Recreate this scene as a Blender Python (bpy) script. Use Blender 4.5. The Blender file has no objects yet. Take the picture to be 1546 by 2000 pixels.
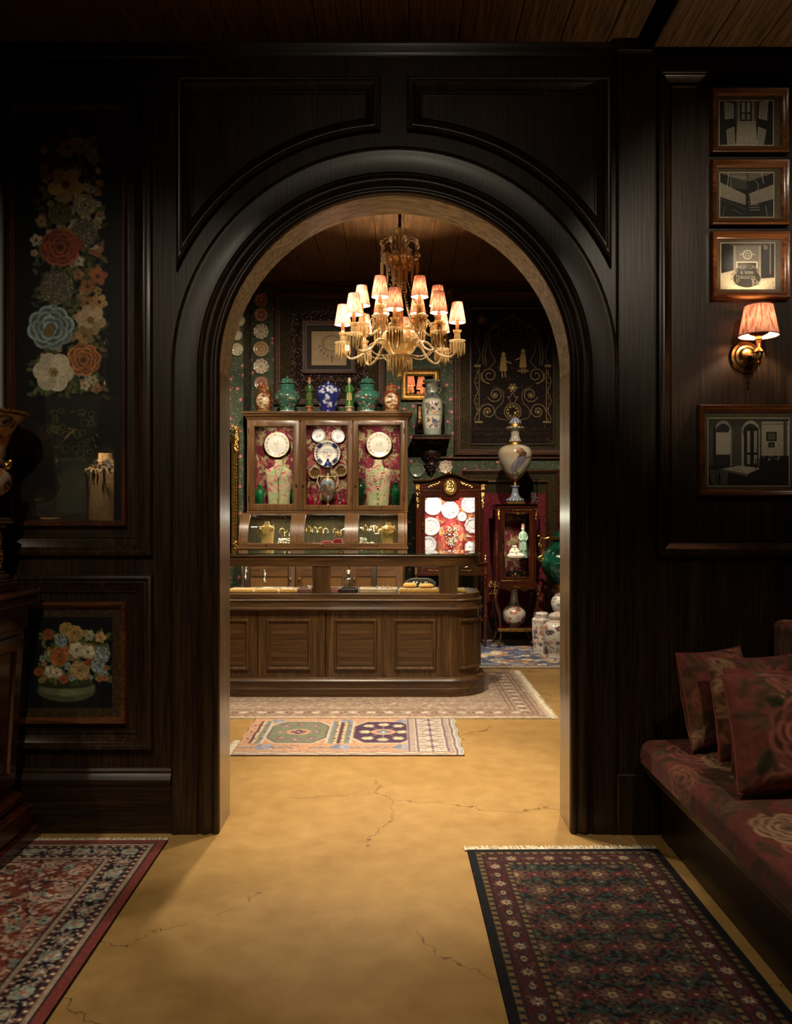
import bpy, bmesh, math, random
import numpy as np
from mathutils import Vector, Matrix
R_ = random.Random(7)
NR = np.random.default_rng(11)
PI = math.pi
SC = bpy.context.scene
COL = SC.collection

# ---------------------------------------------------------------- camera
CX, HY, FPX, CZ = 773.0, 1010.0, 1608.0, 1.30
cam_d = bpy.data.cameras.new('camera')
cam = bpy.data.objects.new('camera', cam_d); COL.objects.link(cam)
cam.location = (0, 0, CZ); cam.rotation_euler = (PI/2, 0, 0)
cam_d.sensor_fit = 'AUTO'; cam_d.sensor_width = 36.0
cam_d.lens = 36.0*FPX/2000.0
cam_d.shift_y = (HY-1000.0)/2000.0
cam_d.clip_start = 0.02
SC.camera = cam

# ---------------------------------------------------------------- world, exposure
w = bpy.data.worlds.new('world'); SC.world = w; w.use_nodes = True
w.node_tree.nodes['Background'].inputs[0].default_value = (1.0, .75, .5, 1)
w.node_tree.nodes['Background'].inputs[1].default_value = 0.0
SC.view_settings.view_transform = 'Standard'
SC.view_settings.look = 'None'
SC.view_settings.gamma = 1.0
SC.view_settings.exposure = 1.08
SC.view_settings.use_curve_mapping = False
SC.cycles.use_denoising = True
SC.cycles.sample_clamp_indirect = 4.0
SC.cycles.max_bounces = 8
SC.cycles.transparent_max_bounces = 24
SC.cycles.caustics_reflective = False
SC.cycles.caustics_refractive = False

WARM = (1.0, .77, .52); WARM2 = (1.0, .85, .64); COOL = (1.0, .88, .72)
def spot(name, loc, target, energy, angle=60, blend=.6, col=WARM2, radius=.04):
    d = bpy.data.lights.new(name, 'SPOT'); d.energy = energy; d.spot_size = math.radians(angle)
    d.spot_blend = blend; d.color = col; d.shadow_soft_size = radius
    o = bpy.data.objects.new(name, d); COL.objects.link(o); o.location = loc
    o.rotation_euler = (Vector(target)-Vector(loc)).to_track_quat('-Z', 'Y').to_euler()
    return o
def point(name, loc, energy, col=WARM, radius=.02):
    d = bpy.data.lights.new(name, 'POINT'); d.energy = energy; d.color = col; d.shadow_soft_size = radius
    o = bpy.data.objects.new(name, d); COL.objects.link(o); o.location = loc
    return o
def area(name, loc, target, sx, sy, energy, col=COOL):
    d = bpy.data.lights.new(name, 'AREA'); d.shape = 'RECTANGLE'; d.size = sx; d.size_y = sy; d.energy = energy; d.color = col
    o = bpy.data.objects.new(name, d); COL.objects.link(o); o.location = loc
    o.rotation_euler = (Vector(target)-Vector(loc)).to_track_quat('-Z', 'Y').to_euler()
    return o
# unseen ceiling downlights of the shop room behind the arch, plus an added fill spot
spot('shop_unseen_spot', (.95, 4.5, 3.74), (.85, 4.6, 0), 185, 66, .9)
spot('shop_unseen_spot', (-.65, 4.4, 3.74), (-.5, 4.4, 0), 170, 74, .9)
spot('shop_unseen_spot', (.1, 4.15, 3.74), (.1, 3.75, 0), 225, 42, .9)
spot('shop_unseen_spot', (-.7, 5.6, 3.74), (-.75, 8.4, 1.5), 190, 75, .9)
spot('shop_unseen_spot', (.9, 5.9, 3.74), (1.1, 8.5, 1.1), 190, 72, .9)
spot('shop_unseen_spot', (-1.9, 6.2, 3.74), (-2.0, 8.3, 1.3), 130, 50, .9)
spot('shop_unseen_spot', (-.3, 3.95, 3.74), (-.35, 6.0, .4), 190, 52, .9)  # added fill spot, brightens the counter front
# unseen downlights of the panelled front room, plus added fill spots
spot('room_unseen_spot', (-.1, 1.7, 3.22), (-.1, 2.4, 0), 37, 80, 1.0)
spot('room_unseen_spot', (-1.0, .6, 3.22), (-1.25, 3.4, 1.05), 56, 57, 1.0)
spot('room_unseen_spot', (-1.15, 2.95, 3.22), (-1.52, 2.5, 1.5), 40, 44, 1.0)
spot('room_unseen_spot', (.1, .3, 3.22), (0, 3.4, 2.5), 16, 50, 1.0)  # added frontal fill, brings up the dark spandrel panels
spot('room_unseen_spot', (1.25, .6, 3.22), (1.5, 3.4, 2.25), 105, 34, 1.0)
spot('room_unseen_spot', (1.15, 1.3, 3.2), (1.3, 2.7, .4), 36, 50, 1.0)  # added fill so the bench does not go too dark

# ---------------------------------------------------------------- helpers
def X(px, Y): return (px-CX)*Y/FPX
def Z(py, Y): return CZ-(py-HY)*Y/FPX
def S(Y): return Y/FPX
def hexc(h):
    if isinstance(h, str):
        h = h.lstrip('#'); return np.array([int(h[i:i+2], 16)/255 for i in (0, 2, 4)])
    return np.array(h, float)
def lin(c):
    c = hexc(c); return np.where(c <= .04045, c/12.92, ((c+.055)/1.055)**2.4)
def sh(c, f): return np.clip(hexc(c)*f, 0, 1)
def mixc(a, b, t): return hexc(a)*(1-t)+hexc(b)*t

WORLD = {}
def wl(o): return WORLD[o.name] if o is not None else Vector((0, 0, 0))
def tag(o, label=None, cat=None, group=None, kind=None):
    if label: o['label'] = label
    if cat: o['category'] = cat
    if group: o['group'] = group
    if kind: o['kind'] = kind
    return o
def thing(name, label, cat, loc, group=None, kind=None):
    o = bpy.data.objects.new(name, None); COL.objects.link(o); o.location = loc
    o.empty_display_size = .05
    WORLD[o.name] = Vector(loc)
    return tag(o, label, cat, group, kind)

class MB:
    def __init__(s): s.v = []; s.f = []; s.c = []; s.cur = None; s.M = None
    def add(s, vs, fs):
        n = len(s.v)
        for p in vs:
            s.v.append(tuple(s.M @ Vector(p)) if s.M is not None else tuple(p))
            s.c.append(s.cur)
        for f in fs: s.f.append([i+n for i in f])
    def color(s, h): s.cur = tuple(lin(h)) if h is not None else None; return s
    def box(s, x0, x1, y0, y1, z0, z1, b=0.0):
        if x0 > x1: x0, x1 = x1, x0
        if y0 > y1: y0, y1 = y1, y0
        if z0 > z1: z0, z1 = z1, z0
        b = min(b, (x1-x0)*.45, (y1-y0)*.45, (z1-z0)*.45)
        lo = (x0, y0, z0); hi = (x1, y1, z1)
        if b <= 0:
            vs = [(hi[0] if i & 1 else lo[0], hi[1] if i & 2 else lo[1], hi[2] if i & 4 else lo[2]) for i in range(8)]
            s.add(vs, [(0, 2, 3, 1), (4, 5, 7, 6), (0, 1, 5, 4), (2, 6, 7, 3), (0, 4, 6, 2), (1, 3, 7, 5)]); return s
        vs = []
        for i in range(8):
            sg = [(i >> a) & 1 for a in range(3)]
            for a in range(3):
                p = [hi[k] if sg[k] else lo[k] for k in range(3)]
                for k in range(3):
                    if k != a: p[k] += -b if sg[k] else b
                vs.append(p)
        fs = []
        for a in range(3):
            o1, o2 = [k for k in range(3) if k != a]
            for t in (0, 1):
                q = []
                for (u, v2) in ((0, 0), (1, 0), (1, 1), (0, 1)):
                    i = (t << a) | (u << o1) | (v2 << o2); q.append(i*3+a)
                fs.append(q)
        for k in range(3):
            a, c = [m for m in range(3) if m != k]
            for sa in (0, 1):
                for sb in (0, 1):
                    i0 = (sa << a) | (sb << c); i1 = i0 | (1 << k)
                    fs.append([i0*3+a, i1*3+a, i1*3+c, i0*3+c])
        for i in range(8): fs.append([i*3, i*3+1, i*3+2])
        s.add(vs, fs); return s
    def lathe(s, prof, seg=24, c=(0, 0, 0), sx=1, sy=1, caps=True, mod=None, ax='z', a0=0, a1=2*PI):
        full = abs(a1-a0-2*PI) < 1e-6
        n = seg if full else seg+1
        vs = []
        for (r, z) in prof:
            for i in range(n):
                a = a0+(a1-a0)*i/seg
                rr = r*(mod(a, z) if mod else 1)
                p = (rr*math.cos(a)*sx, rr*math.sin(a)*sy, z)
                if ax == 'y': p = (p[0], -p[2], p[1])
                elif ax == 'x': p = (p[2], p[0], p[1])
                vs.append((p[0]+c[0], p[1]+c[1], p[2]+c[2]))
        fs = []
        m = seg if full else seg
        for j in range(len(prof)-1):
            for i in range(m):
                i2 = (i+1) % n
                fs.append((j*n+i, j*n+i2, (j+1)*n+i2, (j+1)*n+i))
        if caps and full:
            fs.append(list(range(n))[::-1]); fs.append([(len(prof)-1)*n+i for i in range(n)])
        s.add(vs, fs); return s
    def ball(s, c, r, seg=10, rings=6, sz=1, sx=1, sy=1):
        prof = [(max(1e-4, r*math.sin(PI*k/rings)), -r*sz*math.cos(PI*k/rings)) for k in range(rings+1)]
        return s.lathe(prof, seg, c, sx, sy)
    def octa(s, c, r, h):
        x, y, z = c
        s.add([(x+r, y, z), (x, y+r, z), (x-r, y, z), (x, y-r, z), (x, y, z+h), (x, y, z-h)],
              [(0, 1, 4), (1, 2, 4), (2, 3, 4), (3, 0, 4), (1, 0, 5), (2, 1, 5), (3, 2, 5), (0, 3, 5)]); return s
    def tube(s, pts, rad, seg=8, caps=True, flat=1.0):
        pts = [Vector(p) for p in pts]; n = len(pts)
        rads = rad if isinstance(rad, (list, tuple)) else [rad]*n
        t0 = (pts[1]-pts[0]).normalized()
        up = Vector((0, 0, 1)) if abs(t0.z) < .9 else Vector((1, 0, 0))
        nrm = (up - t0*up.dot(t0)).normalized()
        vs = []
        for i in range(n):
            t = (pts[min(i+1, n-1)]-pts[max(i-1, 0)]).normalized()
            nrm = (nrm - t*nrm.dot(t)).normalized(); b = t.cross(nrm)
            for k in range(seg):
                a = 2*PI*k/seg
                vs.append(pts[i]+(nrm*math.cos(a)*flat+b*math.sin(a))*rads[i])
        fs = []
        for i in range(n-1):
            for k in range(seg):
                k2 = (k+1) % seg
                fs.append((i*seg+k, i*seg+k2, (i+1)*seg+k2, (i+1)*seg+k))
        if caps: fs.append(list(range(seg))[::-1]); fs.append([(n-1)*seg+k for k in range(seg)])
        s.add(vs, fs); return s
    def prism(s, poly, to3, d0, d1, inset=0.0, ins_d=0.0):
        n = len(poly); vs = [to3(x, z, d0) for x, z in poly]+[to3(x, z, d1) for x, z in poly]
        fs = [list(range(n))[::-1], [n+i for i in range(n)]]
        for i in range(n): j = (i+1) % n; fs.append((i, j, n+j, n+i))
        s.add(vs, fs); return s
    def sweep(s, path, prof, to3, closed=True, side=1, caps=True, fill=False, clip=None):
        path = [np.array(p, float) for p in path]; n = len(path)
        offs = []
        for i in range(n):
            a = path[i-1] if (closed or i > 0) else None
            b = path[(i+1) % n] if (closed or i < n-1) else None
            ns = []
            for (p, q) in ((a, path[i]), (path[i], b)):
                if p is None or q is None: continue
                t = q-p; L = np.hypot(*t)
                if L < 1e-9: continue
                t = t/L; ns.append(np.array([-t[1], t[0]])*side)
            if len(ns) == 2: m = (ns[0]+ns[1])/max(.06, 1+float(ns[0]@ns[1]))
            else: m = ns[0]
            offs.append(m)
        k = len(prof); vs = []
        for i in range(n):
            for (u, v) in prof:
                q = path[i]+offs[i]*u
                if clip: q = clip(q, u)
                vs.append(to3(q[0], q[1], v))
        fs = []
        for i in range(n if closed else n-1):
            j = (i+1) % n
            for m in range(k-1): fs.append((i*k+m, j*k+m, j*k+m+1, i*k+m+1))
        if not closed and caps:
            fs.append(list(range(k))[::-1]); fs.append([(n-1)*k+m for m in range(k)])
        if fill and closed:
            fs.append([i*k for i in range(n)][::-1]); fs.append([i*k+k-1 for i in range(n)])
        s.add(vs, fs); return s
    def merge(s, o, M=None):
        n = len(s.v)
        for p, c in zip(o.v, o.c):
            s.v.append(tuple(M @ Vector(p)) if M is not None else p); s.c.append(c)
        for f in o.f: s.f.append([i+n for i in f])
        return s
    def build(s, name, mat, parent=None, smooth=35, origin=None, recalc=True, kind=None, label=None, cat=None, group=None):
        vs = np.array(s.v, float)
        if origin is None:
            lo = vs.min(0); hi = vs.max(0); origin = Vector(((lo[0]+hi[0])/2, (lo[1]+hi[1])/2, lo[2]))
        origin = Vector(origin)
        me = bpy.data.meshes.new(name)
        me.from_pydata([tuple(p) for p in vs-np.array(origin)], [], s.f)
        if recalc:
            bm = bmesh.new(); bm.from_mesh(me); bmesh.ops.recalc_face_normals(bm, faces=bm.faces); bm.to_mesh(me); bm.free()
        if any(c is not None for c in s.c):
            at = me.color_attributes.new('Col', 'FLOAT_COLOR', 'POINT')
            arr = np.ones((len(s.v), 4)); arr[:, :3] = [c if c is not None else (.5, .5, .5) for c in s.c]
            at.data.foreach_set('color', arr.ravel())
        return finish(me, name, mat, parent, smooth, origin, kind, label, cat, group)

def finish(me, name, mat, parent, smooth, origin, kind=None, label=None, cat=None, group=None):
    if smooth:
        me.polygons.foreach_set('use_smooth', [True]*len(me.polygons))
        me.set_sharp_from_angle(angle=math.radians(smooth))
    me.materials.append(mat)
    o = bpy.data.objects.new(name, me); COL.objects.link(o)
    WORLD[o.name] = Vector(origin)
    o.parent = parent; o.location = Vector(origin)-wl(parent)
    return tag(o, label, cat, group, kind)

def raw_mesh(name, co, quads, cols=None):
    me = bpy.data.meshes.new(name); n = len(co); q = len(quads)
    me.vertices.add(n); me.vertices.foreach_set('co', np.asarray(co, np.float32).ravel())
    me.loops.add(q*4); me.loops.foreach_set('vertex_index', np.asarray(quads, np.int32).ravel())
    me.polygons.add(q); me.polygons.foreach_set('loop_start', np.arange(0, q*4, 4, dtype=np.int32))
    me.update(calc_edges=True)
    if cols is not None:
        at = me.color_attributes.new('Col', 'FLOAT_COLOR', 'POINT')
        arr = np.ones((n, 4), np.float32); arr[:, :3] = cols
        at.data.foreach_set('color', arr.ravel())
    return me
def linarr(a):
    g_ = a.mean(-1, keepdims=True); a = np.clip(g_+(a-g_)*.84, 0, 1); return np.where(a <= .04045, a/12.92, ((a+.055)/1.055)**2.4)
def grid_painted(name, cv, fn, mat, parent, flip=False, smooth=0, origin=None, kind=None, label=None, cat=None):
    h, w_ = cv.a.shape[:2]
    U, V = np.meshgrid(np.linspace(0, 1, w_), np.linspace(0, 1, h))
    x, y, z = fn(U, V)
    co = np.stack([np.broadcast_to(x, U.shape), np.broadcast_to(y, U.shape), np.broadcast_to(z, U.shape)], -1).reshape(-1, 3)
    idx = np.arange(h*w_).reshape(h, w_)
    q = np.stack([idx[:-1, :-1], idx[1:, :-1], idx[1:, 1:], idx[:-1, 1:]], -1).reshape(-1, 4)
    if flip: q = q[:, ::-1]
    if origin is None:
        lo = co.min(0); hi = co.max(0); origin = ((lo[0]+hi[0])/2, (lo[1]+hi[1])/2, lo[2])
    me = raw_mesh(name, co-np.array(origin), q, linarr(cv.a).reshape(-1, 3))
    return finish(me, name, mat, parent, smooth, origin, kind, label, cat)
def crom(pts, n):
    """smooth resample of a profile; points given twice stay corners"""
    segs = [[pts[0]]]
    for p in pts[1:]:
        if p == segs[-1][-1]: segs.append([p])
        else: segs[-1].append(p)
    segs = [np.array(q, float) for q in segs if len(q) > 1]
    L = [np.hypot(*np.diff(q, axis=0).T).sum() for q in segs]; T = sum(L); out = []
    for k, (q, l) in enumerate(zip(segs, L)):
        m = max(2, int(round(n*l/T)))
        if len(q) == 2: P_ = q[0]+(q[1]-q[0])*np.linspace(0, 1, m)[:, None]
        else:
            d = np.hypot(*np.diff(q, axis=0).T); t = np.concatenate([[0], np.cumsum(d)])
            e = np.vstack([2*q[0]-q[1], q, 2*q[-1]-q[-2]])
            tt = np.linspace(0, t[-1], m); P_ = []
            for s_ in tt:
                i = min(len(q)-2, int(np.searchsorted(t, s_, 'right')-1)); f = (s_-t[i])/(t[i+1]-t[i])
                p0, p1, p2, p3 = e[i], e[i+1], e[i+2], e[i+3]
                P_.append(.5*((2*p1)+(-p0+p2)*f+(2*p0-5*p1+4*p2-p3)*f*f+(-p0+3*p1-3*p2+p3)*f**3))
            P_ = np.array(P_)
        out.append(P_)
    r = np.vstack(out); r[:, 0] = np.maximum(r[:, 0], 1e-4); return r
def lathe_painted(name, prof, cv, c, mat, parent, ax='z', sx=1, sy=1, spin=0, mod=None, smooth=40, **k):
    """prof top to bottom; the canvas wraps round with its middle facing the viewer (-y)"""
    h, w_ = cv.a.shape[:2]
    P_ = crom(prof, h)
    n = len(P_); rows = np.clip(np.round(np.linspace(0, h-1, n)).astype(int), 0, h-1)
    A = -PI/2+PI*(2*(np.arange(w_)/w_)-1)+spin
    rr = P_[:, 0][:, None]*np.ones(w_)[None, :]
    if mod is not None: rr = rr*mod(A[None, :], P_[:, 0][:, None])
    x = rr*np.cos(A)*sx; y = rr*np.sin(A)*sy; z = P_[:, 1][:, None]*np.ones(w_)[None, :]
    if ax == 'y': x, y, z = x, -z, -y     # axis towards the viewer, angle of the middle at the bottom
    co = np.stack([x+c[0], y+c[1], z+c[2]], -1).reshape(-1, 3)
    idx = np.arange(n*w_).reshape(n, w_); nx = np.roll(idx, -1, 1)
    q = np.stack([idx[:-1], idx[1:], nx[1:], nx[:-1]], -1).reshape(-1, 4)
    lo = co.min(0); hi = co.max(0); o = np.array(((lo[0]+hi[0])/2, (lo[1]+hi[1])/2, lo[2]))
    me = raw_mesh(name, co-o, q, linarr(cv.a[rows]).reshape(-1, 3))
    return finish(me, name, mat, parent, smooth, o, k.get('kind'), k.get('label'), k.get('cat'), k.get('group'))

# ---------------------------------------------------------------- painter for prints, weaves and glazes
class Cv:
    def __init__(s, w, h, col): s.w, s.h = int(w), int(h); s.a = np.empty((s.h, s.w, 3)); s.a[:] = hexc(col)
    def _win(s, x0, x1, y0, y1):
        x0 = max(0, int(math.floor(x0))); x1 = min(s.w, int(math.ceil(x1))+1); y0 = max(0, int(math.floor(y0))); y1 = min(s.h, int(math.ceil(y1))+1)
        if x0 >= x1 or y0 >= y1: return None
        yy, xx = np.mgrid[y0:y1, x0:x1]; return x0, x1, y0, y1, xx, yy
    def _put(s, wv, m, col):
        x0, x1, y0, y1 = wv[:4]; m = m[..., None]; s.a[y0:y1, x0:x1] = s.a[y0:y1, x0:x1]*(1-m)+hexc(col)*m
    def ell(s, cx, cy, rx, ry, col, rot=0, al=1, soft=1.0):
        r = max(rx, ry)+1; wv = s._win(cx-r, cx+r, cy-r, cy+r)
        if not wv: return s
        dx = wv[4]-cx; dy = wv[5]-cy; c, q = math.cos(rot), math.sin(rot)
        u = dx*c+dy*q; v = -dx*q+dy*c
        d = np.sqrt((u/max(rx, .3))**2+(v/max(ry, .3))**2)
        s._put(wv, np.clip((1-d)*min(rx, ry)/soft+.5, 0, 1)*al, col); return s
    def ring(s, cx, cy, r, wd, col, al=1):
        wv = s._win(cx-r-wd, cx+r+wd, cy-r-wd, cy+r+wd)
        if not wv: return s
        d = np.abs(np.hypot(wv[4]-cx, wv[5]-cy)-r); s._put(wv, np.clip(wd/2-d+.5, 0, 1)*al, col); return s
    def rect(s, x0, y0, x1, y1, col, al=1):
        wv = s._win(x0-1, x1+1, y0-1, y1+1)
        if not wv: return s
        mx = np.clip(np.minimum(wv[4]-x0, x1-wv[4])+.5, 0, 1); my = np.clip(np.minimum(wv[5]-y0, y1-wv[5])+.5, 0, 1)
        s._put(wv, mx*my*al, col); return s
    def line(s, pts, wd, col, al=1):
        for (xa, ya), (xb, yb) in zip(pts[:-1], pts[1:]):
            wv = s._win(min(xa, xb)-wd-1, max(xa, xb)+wd+1, min(ya, yb)-wd-1, max(ya, yb)+wd+1)
            if not wv: continue
            dx, dy = xb-xa, yb-ya; L = dx*dx+dy*dy+1e-9
            t = np.clip(((wv[4]-xa)*dx+(wv[5]-ya)*dy)/L, 0, 1)
            d = np.hypot(wv[4]-xa-t*dx, wv[5]-ya-t*dy); s._put(wv, np.clip(wd/2-d+.5, 0, 1)*al, col)
        return s
    def poly(s, pts, col, al=1):
        xs = [p[0] for p in pts]; ys = [p[1] for p in pts]; wv = s._win(min(xs), max(xs), min(ys), max(ys))
        if not wv: return s
        ins = np.zeros(wv[4].shape, bool); n = len(pts)
        for i in range(n):
            (xa, ya), (xb, yb) = pts[i], pts[(i+1) % n]
            if ya == yb: continue
            c = ((wv[5] >= min(ya, yb)) & (wv[5] < max(ya, yb))); ins ^= c & (wv[4] < (xb-xa)*(wv[5]-ya)/(yb-ya)+xa)
        s._put(wv, ins*float(al), col); return s
    def flower(s, cx, cy, r, n, col, cc, rot=0, al=1, fat=.42):
        for k in range(n):
            a = rot+2*PI*k/n
            s.ell(cx+math.cos(a)*r*.56, cy+math.sin(a)*r*.56, r*.5, r*fat, sh(col, R_.uniform(.82, 1.08)), a, al)
        return s.ell(cx, cy, r*.24, r*.24, cc, 0, al)
    def rose(s, cx, cy, r, col, al=1):
        s.ell(cx, cy, r, r*.94, sh(col, .5), 0, al)
        for ring, n, pr in ((.76, 8, .34), (.56, 7, .3), (.36, 5, .26), (.16, 3, .2)):
            for k in range(n):
                a = 2*PI*k/n+ring*9; px, py = cx+math.cos(a)*r*ring, cy+math.sin(a)*r*ring*.94
                s.ell(px, py, r*pr, r*pr*1.15, sh(col, R_.uniform(.85, 1.18)), a, al)
                s.ell(px-math.cos(a)*r*.1, py-math.sin(a)*r*.1, r*pr*.86, r*pr, sh(col, R_.uniform(.58, .72)), a, al)
        return s.ell(cx, cy, r*.1, r*.09, sh(col, .4), 0, al)
    def leaf(s, cx, cy, L, wd, ang, col, al=1):
        s.ell(cx+math.cos(ang)*L/2, cy+math.sin(ang)*L/2, L/2, wd/2, col, ang, al)
        return s.line([(cx, cy), (cx+math.cos(ang)*L, cy+math.sin(ang)*L)], .8, sh(col, .6), al*.7)
    def noise(s, amp, cell=3, mono=True):
        gh, gw = int(s.h/cell)+2, int(s.w/cell)+2
        g = NR.uniform(-1, 1, (gh, gw, 1 if mono else 3))
        y = np.linspace(0, gh-1.001, s.h); x = np.linspace(0, gw-1.001, s.w); yi = y.astype(int); xi = x.astype(int)
        fy = (y-yi)[:, None, None]; fx = (x-xi)[None, :, None]
        n = (g[yi][:, xi]*(1-fy)*(1-fx)+g[yi+1][:, xi]*fy*(1-fx)+g[yi][:, xi+1]*(1-fy)*fx+g[yi+1][:, xi+1]*fy*fx)
        s.a = np.clip(s.a*(1+amp*n), 0, 1); return s
    def sprinkle(s, n, cols, r0, r1, box=None, al=1):
        x0, y0, x1, y1 = box or (0, 0, s.w, s.h)
        for _ in range(n):
            s.ell(R_.uniform(x0, x1), R_.uniform(y0, y1), R_.uniform(r0, r1), R_.uniform(r0, r1), R_.choice(cols), R_.uniform(0, 3), al)
        return s

# ---------------------------------------------------------------- materials
def nm(name):
    m = bpy.data.materials.new(name); m.use_nodes = True; nt = m.node_tree; nt.nodes.clear()
    out = nt.nodes.new('ShaderNodeOutputMaterial'); return m, nt, out
def nd(nt, t, **k):
    n = nt.nodes.new(t)
    for a, v in k.items(): setattr(n, a, v)
    return n
def c4(c): return (*[float(x) for x in lin(c)], 1)
def coords(nt, scale=(1, 1, 1)):
    tc = nd(nt, 'ShaderNodeTexCoord'); mp = nd(nt, 'ShaderNodeMapping'); mp.inputs['Scale'].default_value = scale
    nt.links.new(tc.outputs['Object'], mp.inputs['Vector']); return mp.outputs['Vector']
def noise_n(nt, vec, scale, detail=4, rough=.55, dist=0):
    n = nd(nt, 'ShaderNodeTexNoise'); n.inputs['Scale'].default_value = scale; n.inputs['Detail'].default_value = detail
    n.inputs['Roughness'].default_value = rough; n.inputs['Distortion'].default_value = dist
    if vec is not None: nt.links.new(vec, n.inputs['Vector'])
    return n.outputs['Fac']
def ramp(nt, fac, stops, interp='LINEAR'):
    r = nd(nt, 'ShaderNodeValToRGB'); r.color_ramp.interpolation = interp; e = r.color_ramp.elements
    while len(e) < len(stops): e.new(.5)
    for k, (p, c) in enumerate(stops): e[k].position = p; e[k].color = c4(c)
    nt.links.new(fac, r.inputs[0]); return r.outputs[0]
def mth(nt, op, a, b=None, clamp=False):
    m = nd(nt, 'ShaderNodeMath', operation=op, use_clamp=clamp)
    for i, v in enumerate((a, b)):
        if v is None: continue
        if isinstance(v, (int, float)): m.inputs[i].default_value = v
        else: nt.links.new(v, m.inputs[i])
    return m.outputs[0]
def mixn(nt, fac, a, b):
    m = nd(nt, 'ShaderNodeMix', data_type='RGBA')
    for i, v in ((0, fac), (6, a), (7, b)):
        if isinstance(v, (int, float)): m.inputs[i].default_value = v
        elif isinstance(v, (str, np.ndarray)): m.inputs[i].default_value = c4(v)
        else: nt.links.new(v, m.inputs[i])
    return m.outputs[2]
def bsdf(nt, out, rough=.5, metal=0, spec=.5, coat=0, sheen=0, trans=0):
    b = nd(nt, 'ShaderNodeBsdfPrincipled'); b.inputs['Roughness'].default_value = rough; b.inputs['Metallic'].default_value = metal
    b.inputs['Specular IOR Level'].default_value = spec; b.inputs['Coat Weight'].default_value = coat; b.inputs['Coat Roughness'].default_value = .08
    b.inputs['Sheen Weight'].default_value = sheen; b.inputs['Transmission Weight'].default_value = trans
    nt.links.new(b.outputs[0], out.inputs['Surface']); return b
def bump(nt, b, h, strength, dist=.01):
    n = nd(nt, 'ShaderNodeBump'); n.inputs['Strength'].default_value = strength; n.inputs['Distance'].default_value = dist
    nt.links.new(h, n.inputs['Height']); nt.links.new(n.outputs[0], b.inputs['Normal'])
def plain(name, col, rough=.5, metal=0, spec=.5, coat=0, sheen=0, var=.12, vs=30, bmp=0):
    m, nt, out = nm(name); b = bsdf(nt, out, rough, metal, spec, coat, sheen)
    f = noise_n(nt, coords(nt), vs, 3)
    nt.links.new(ramp(nt, f, [(.3, sh(col, 1-var)), (.7, sh(col, 1+var))]), b.inputs['Base Color'])
    if bmp: bump(nt, b, f, bmp, .004)
    return m
def attrm(name, rough=.5, spec=.5, coat=0, sheen=0, bmp=0, vs=300, metal=0):
    m, nt, out = nm(name); b = bsdf(nt, out, rough, metal, spec, coat, sheen)
    a = nd(nt, 'ShaderNodeAttribute', attribute_name='Col')
    nt.links.new(a.outputs['Color'], b.inputs['Base Color'])
    if bmp: bump(nt, b, noise_n(nt, coords(nt), vs, 2), bmp, .003)
    return m
def wood(name, dark, light, axis='z', rough=.38, spec=.4, coat=.15, cross=11, along=.9, bmp=.12):
    m, nt, out = nm(name); b = bsdf(nt, out, rough, 0, spec, coat)
    b.inputs['Coat Roughness'].default_value = .22
    sc = [cross]*3; sc['xyz'.index(axis)] = along
    v = coords(nt, sc)
    f1 = noise_n(nt, v, 1.0, 5, .6, 1.2)
    sc2 = [cross*9]*3; sc2['xyz'.index(axis)] = along*4
    f2 = noise_n(nt, coords(nt, sc2), 1.0, 3, .6, .2)
    base = ramp(nt, f1, [(.25, dark), (.5, mixc(dark, light, .55)), (.75, light)])
    pores = ramp(nt, f2, [(.42, '#000000'), (.56, '#ffffff')])
    mx = nd(nt, 'ShaderNodeMix', data_type='RGBA', blend_type='MULTIPLY'); mx.inputs[0].default_value = .55
    nt.links.new(base, mx.inputs[6]); nt.links.new(pores, mx.inputs[7])
    nt.links.new(mx.outputs[2], b.inputs['Base Color'])
    bump(nt, b, f2, bmp, .004); return m
def schlick(nt, f0=.04):
    lw = nd(nt, 'ShaderNodeLayerWeight'); lw.inputs[0].default_value = .5
    p = mth(nt, 'POWER', lw.outputs['Facing'], 5.0)
    return mth(nt, 'ADD', mth(nt, 'MULTIPLY', p, 1-f0), f0)
def glassm(name, tint='#ffffff', f0=.045, rough=.0, refl='#ffffff', extra=0, body=None):
    m, nt, out = nm(name)
    t = nd(nt, 'ShaderNodeBsdfTransparent'); t.inputs[0].default_value = c4(tint)
    g = nd(nt, 'ShaderNodeBsdfGlossy'); g.inputs['Roughness'].default_value = rough; g.inputs[0].default_value = c4(refl)
    mx = nd(nt, 'ShaderNodeMixShader'); f = schlick(nt, f0)
    if extra: f = mth(nt, 'ADD', f, extra, True)
    nt.links.new(f, mx.inputs[0]); nt.links.new(t.outputs[0], mx.inputs[1]); nt.links.new(g.outputs[0], mx.inputs[2])
    last = mx.outputs[0]
    if body:        # cloudy cut glass scatters a little light
        d = nd(nt, 'ShaderNodeBsdfTranslucent'); d.inputs[0].default_value = c4(body); d2 = nd(nt, 'ShaderNodeBsdfDiffuse'); d2.inputs[0].default_value = c4(body)
        m2 = nd(nt, 'ShaderNodeMixShader'); m2.inputs[0].default_value = .5; nt.links.new(d.outputs[0], m2.inputs[1]); nt.links.new(d2.outputs[0], m2.inputs[2])
        m3 = nd(nt, 'ShaderNodeMixShader'); m3.inputs[0].default_value = .33; nt.links.new(last, m3.inputs[1]); nt.links.new(m2.outputs[0], m3.inputs[2]); last = m3.outputs[0]
    nt.links.new(last, out.inputs['Surface']); return m
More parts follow.
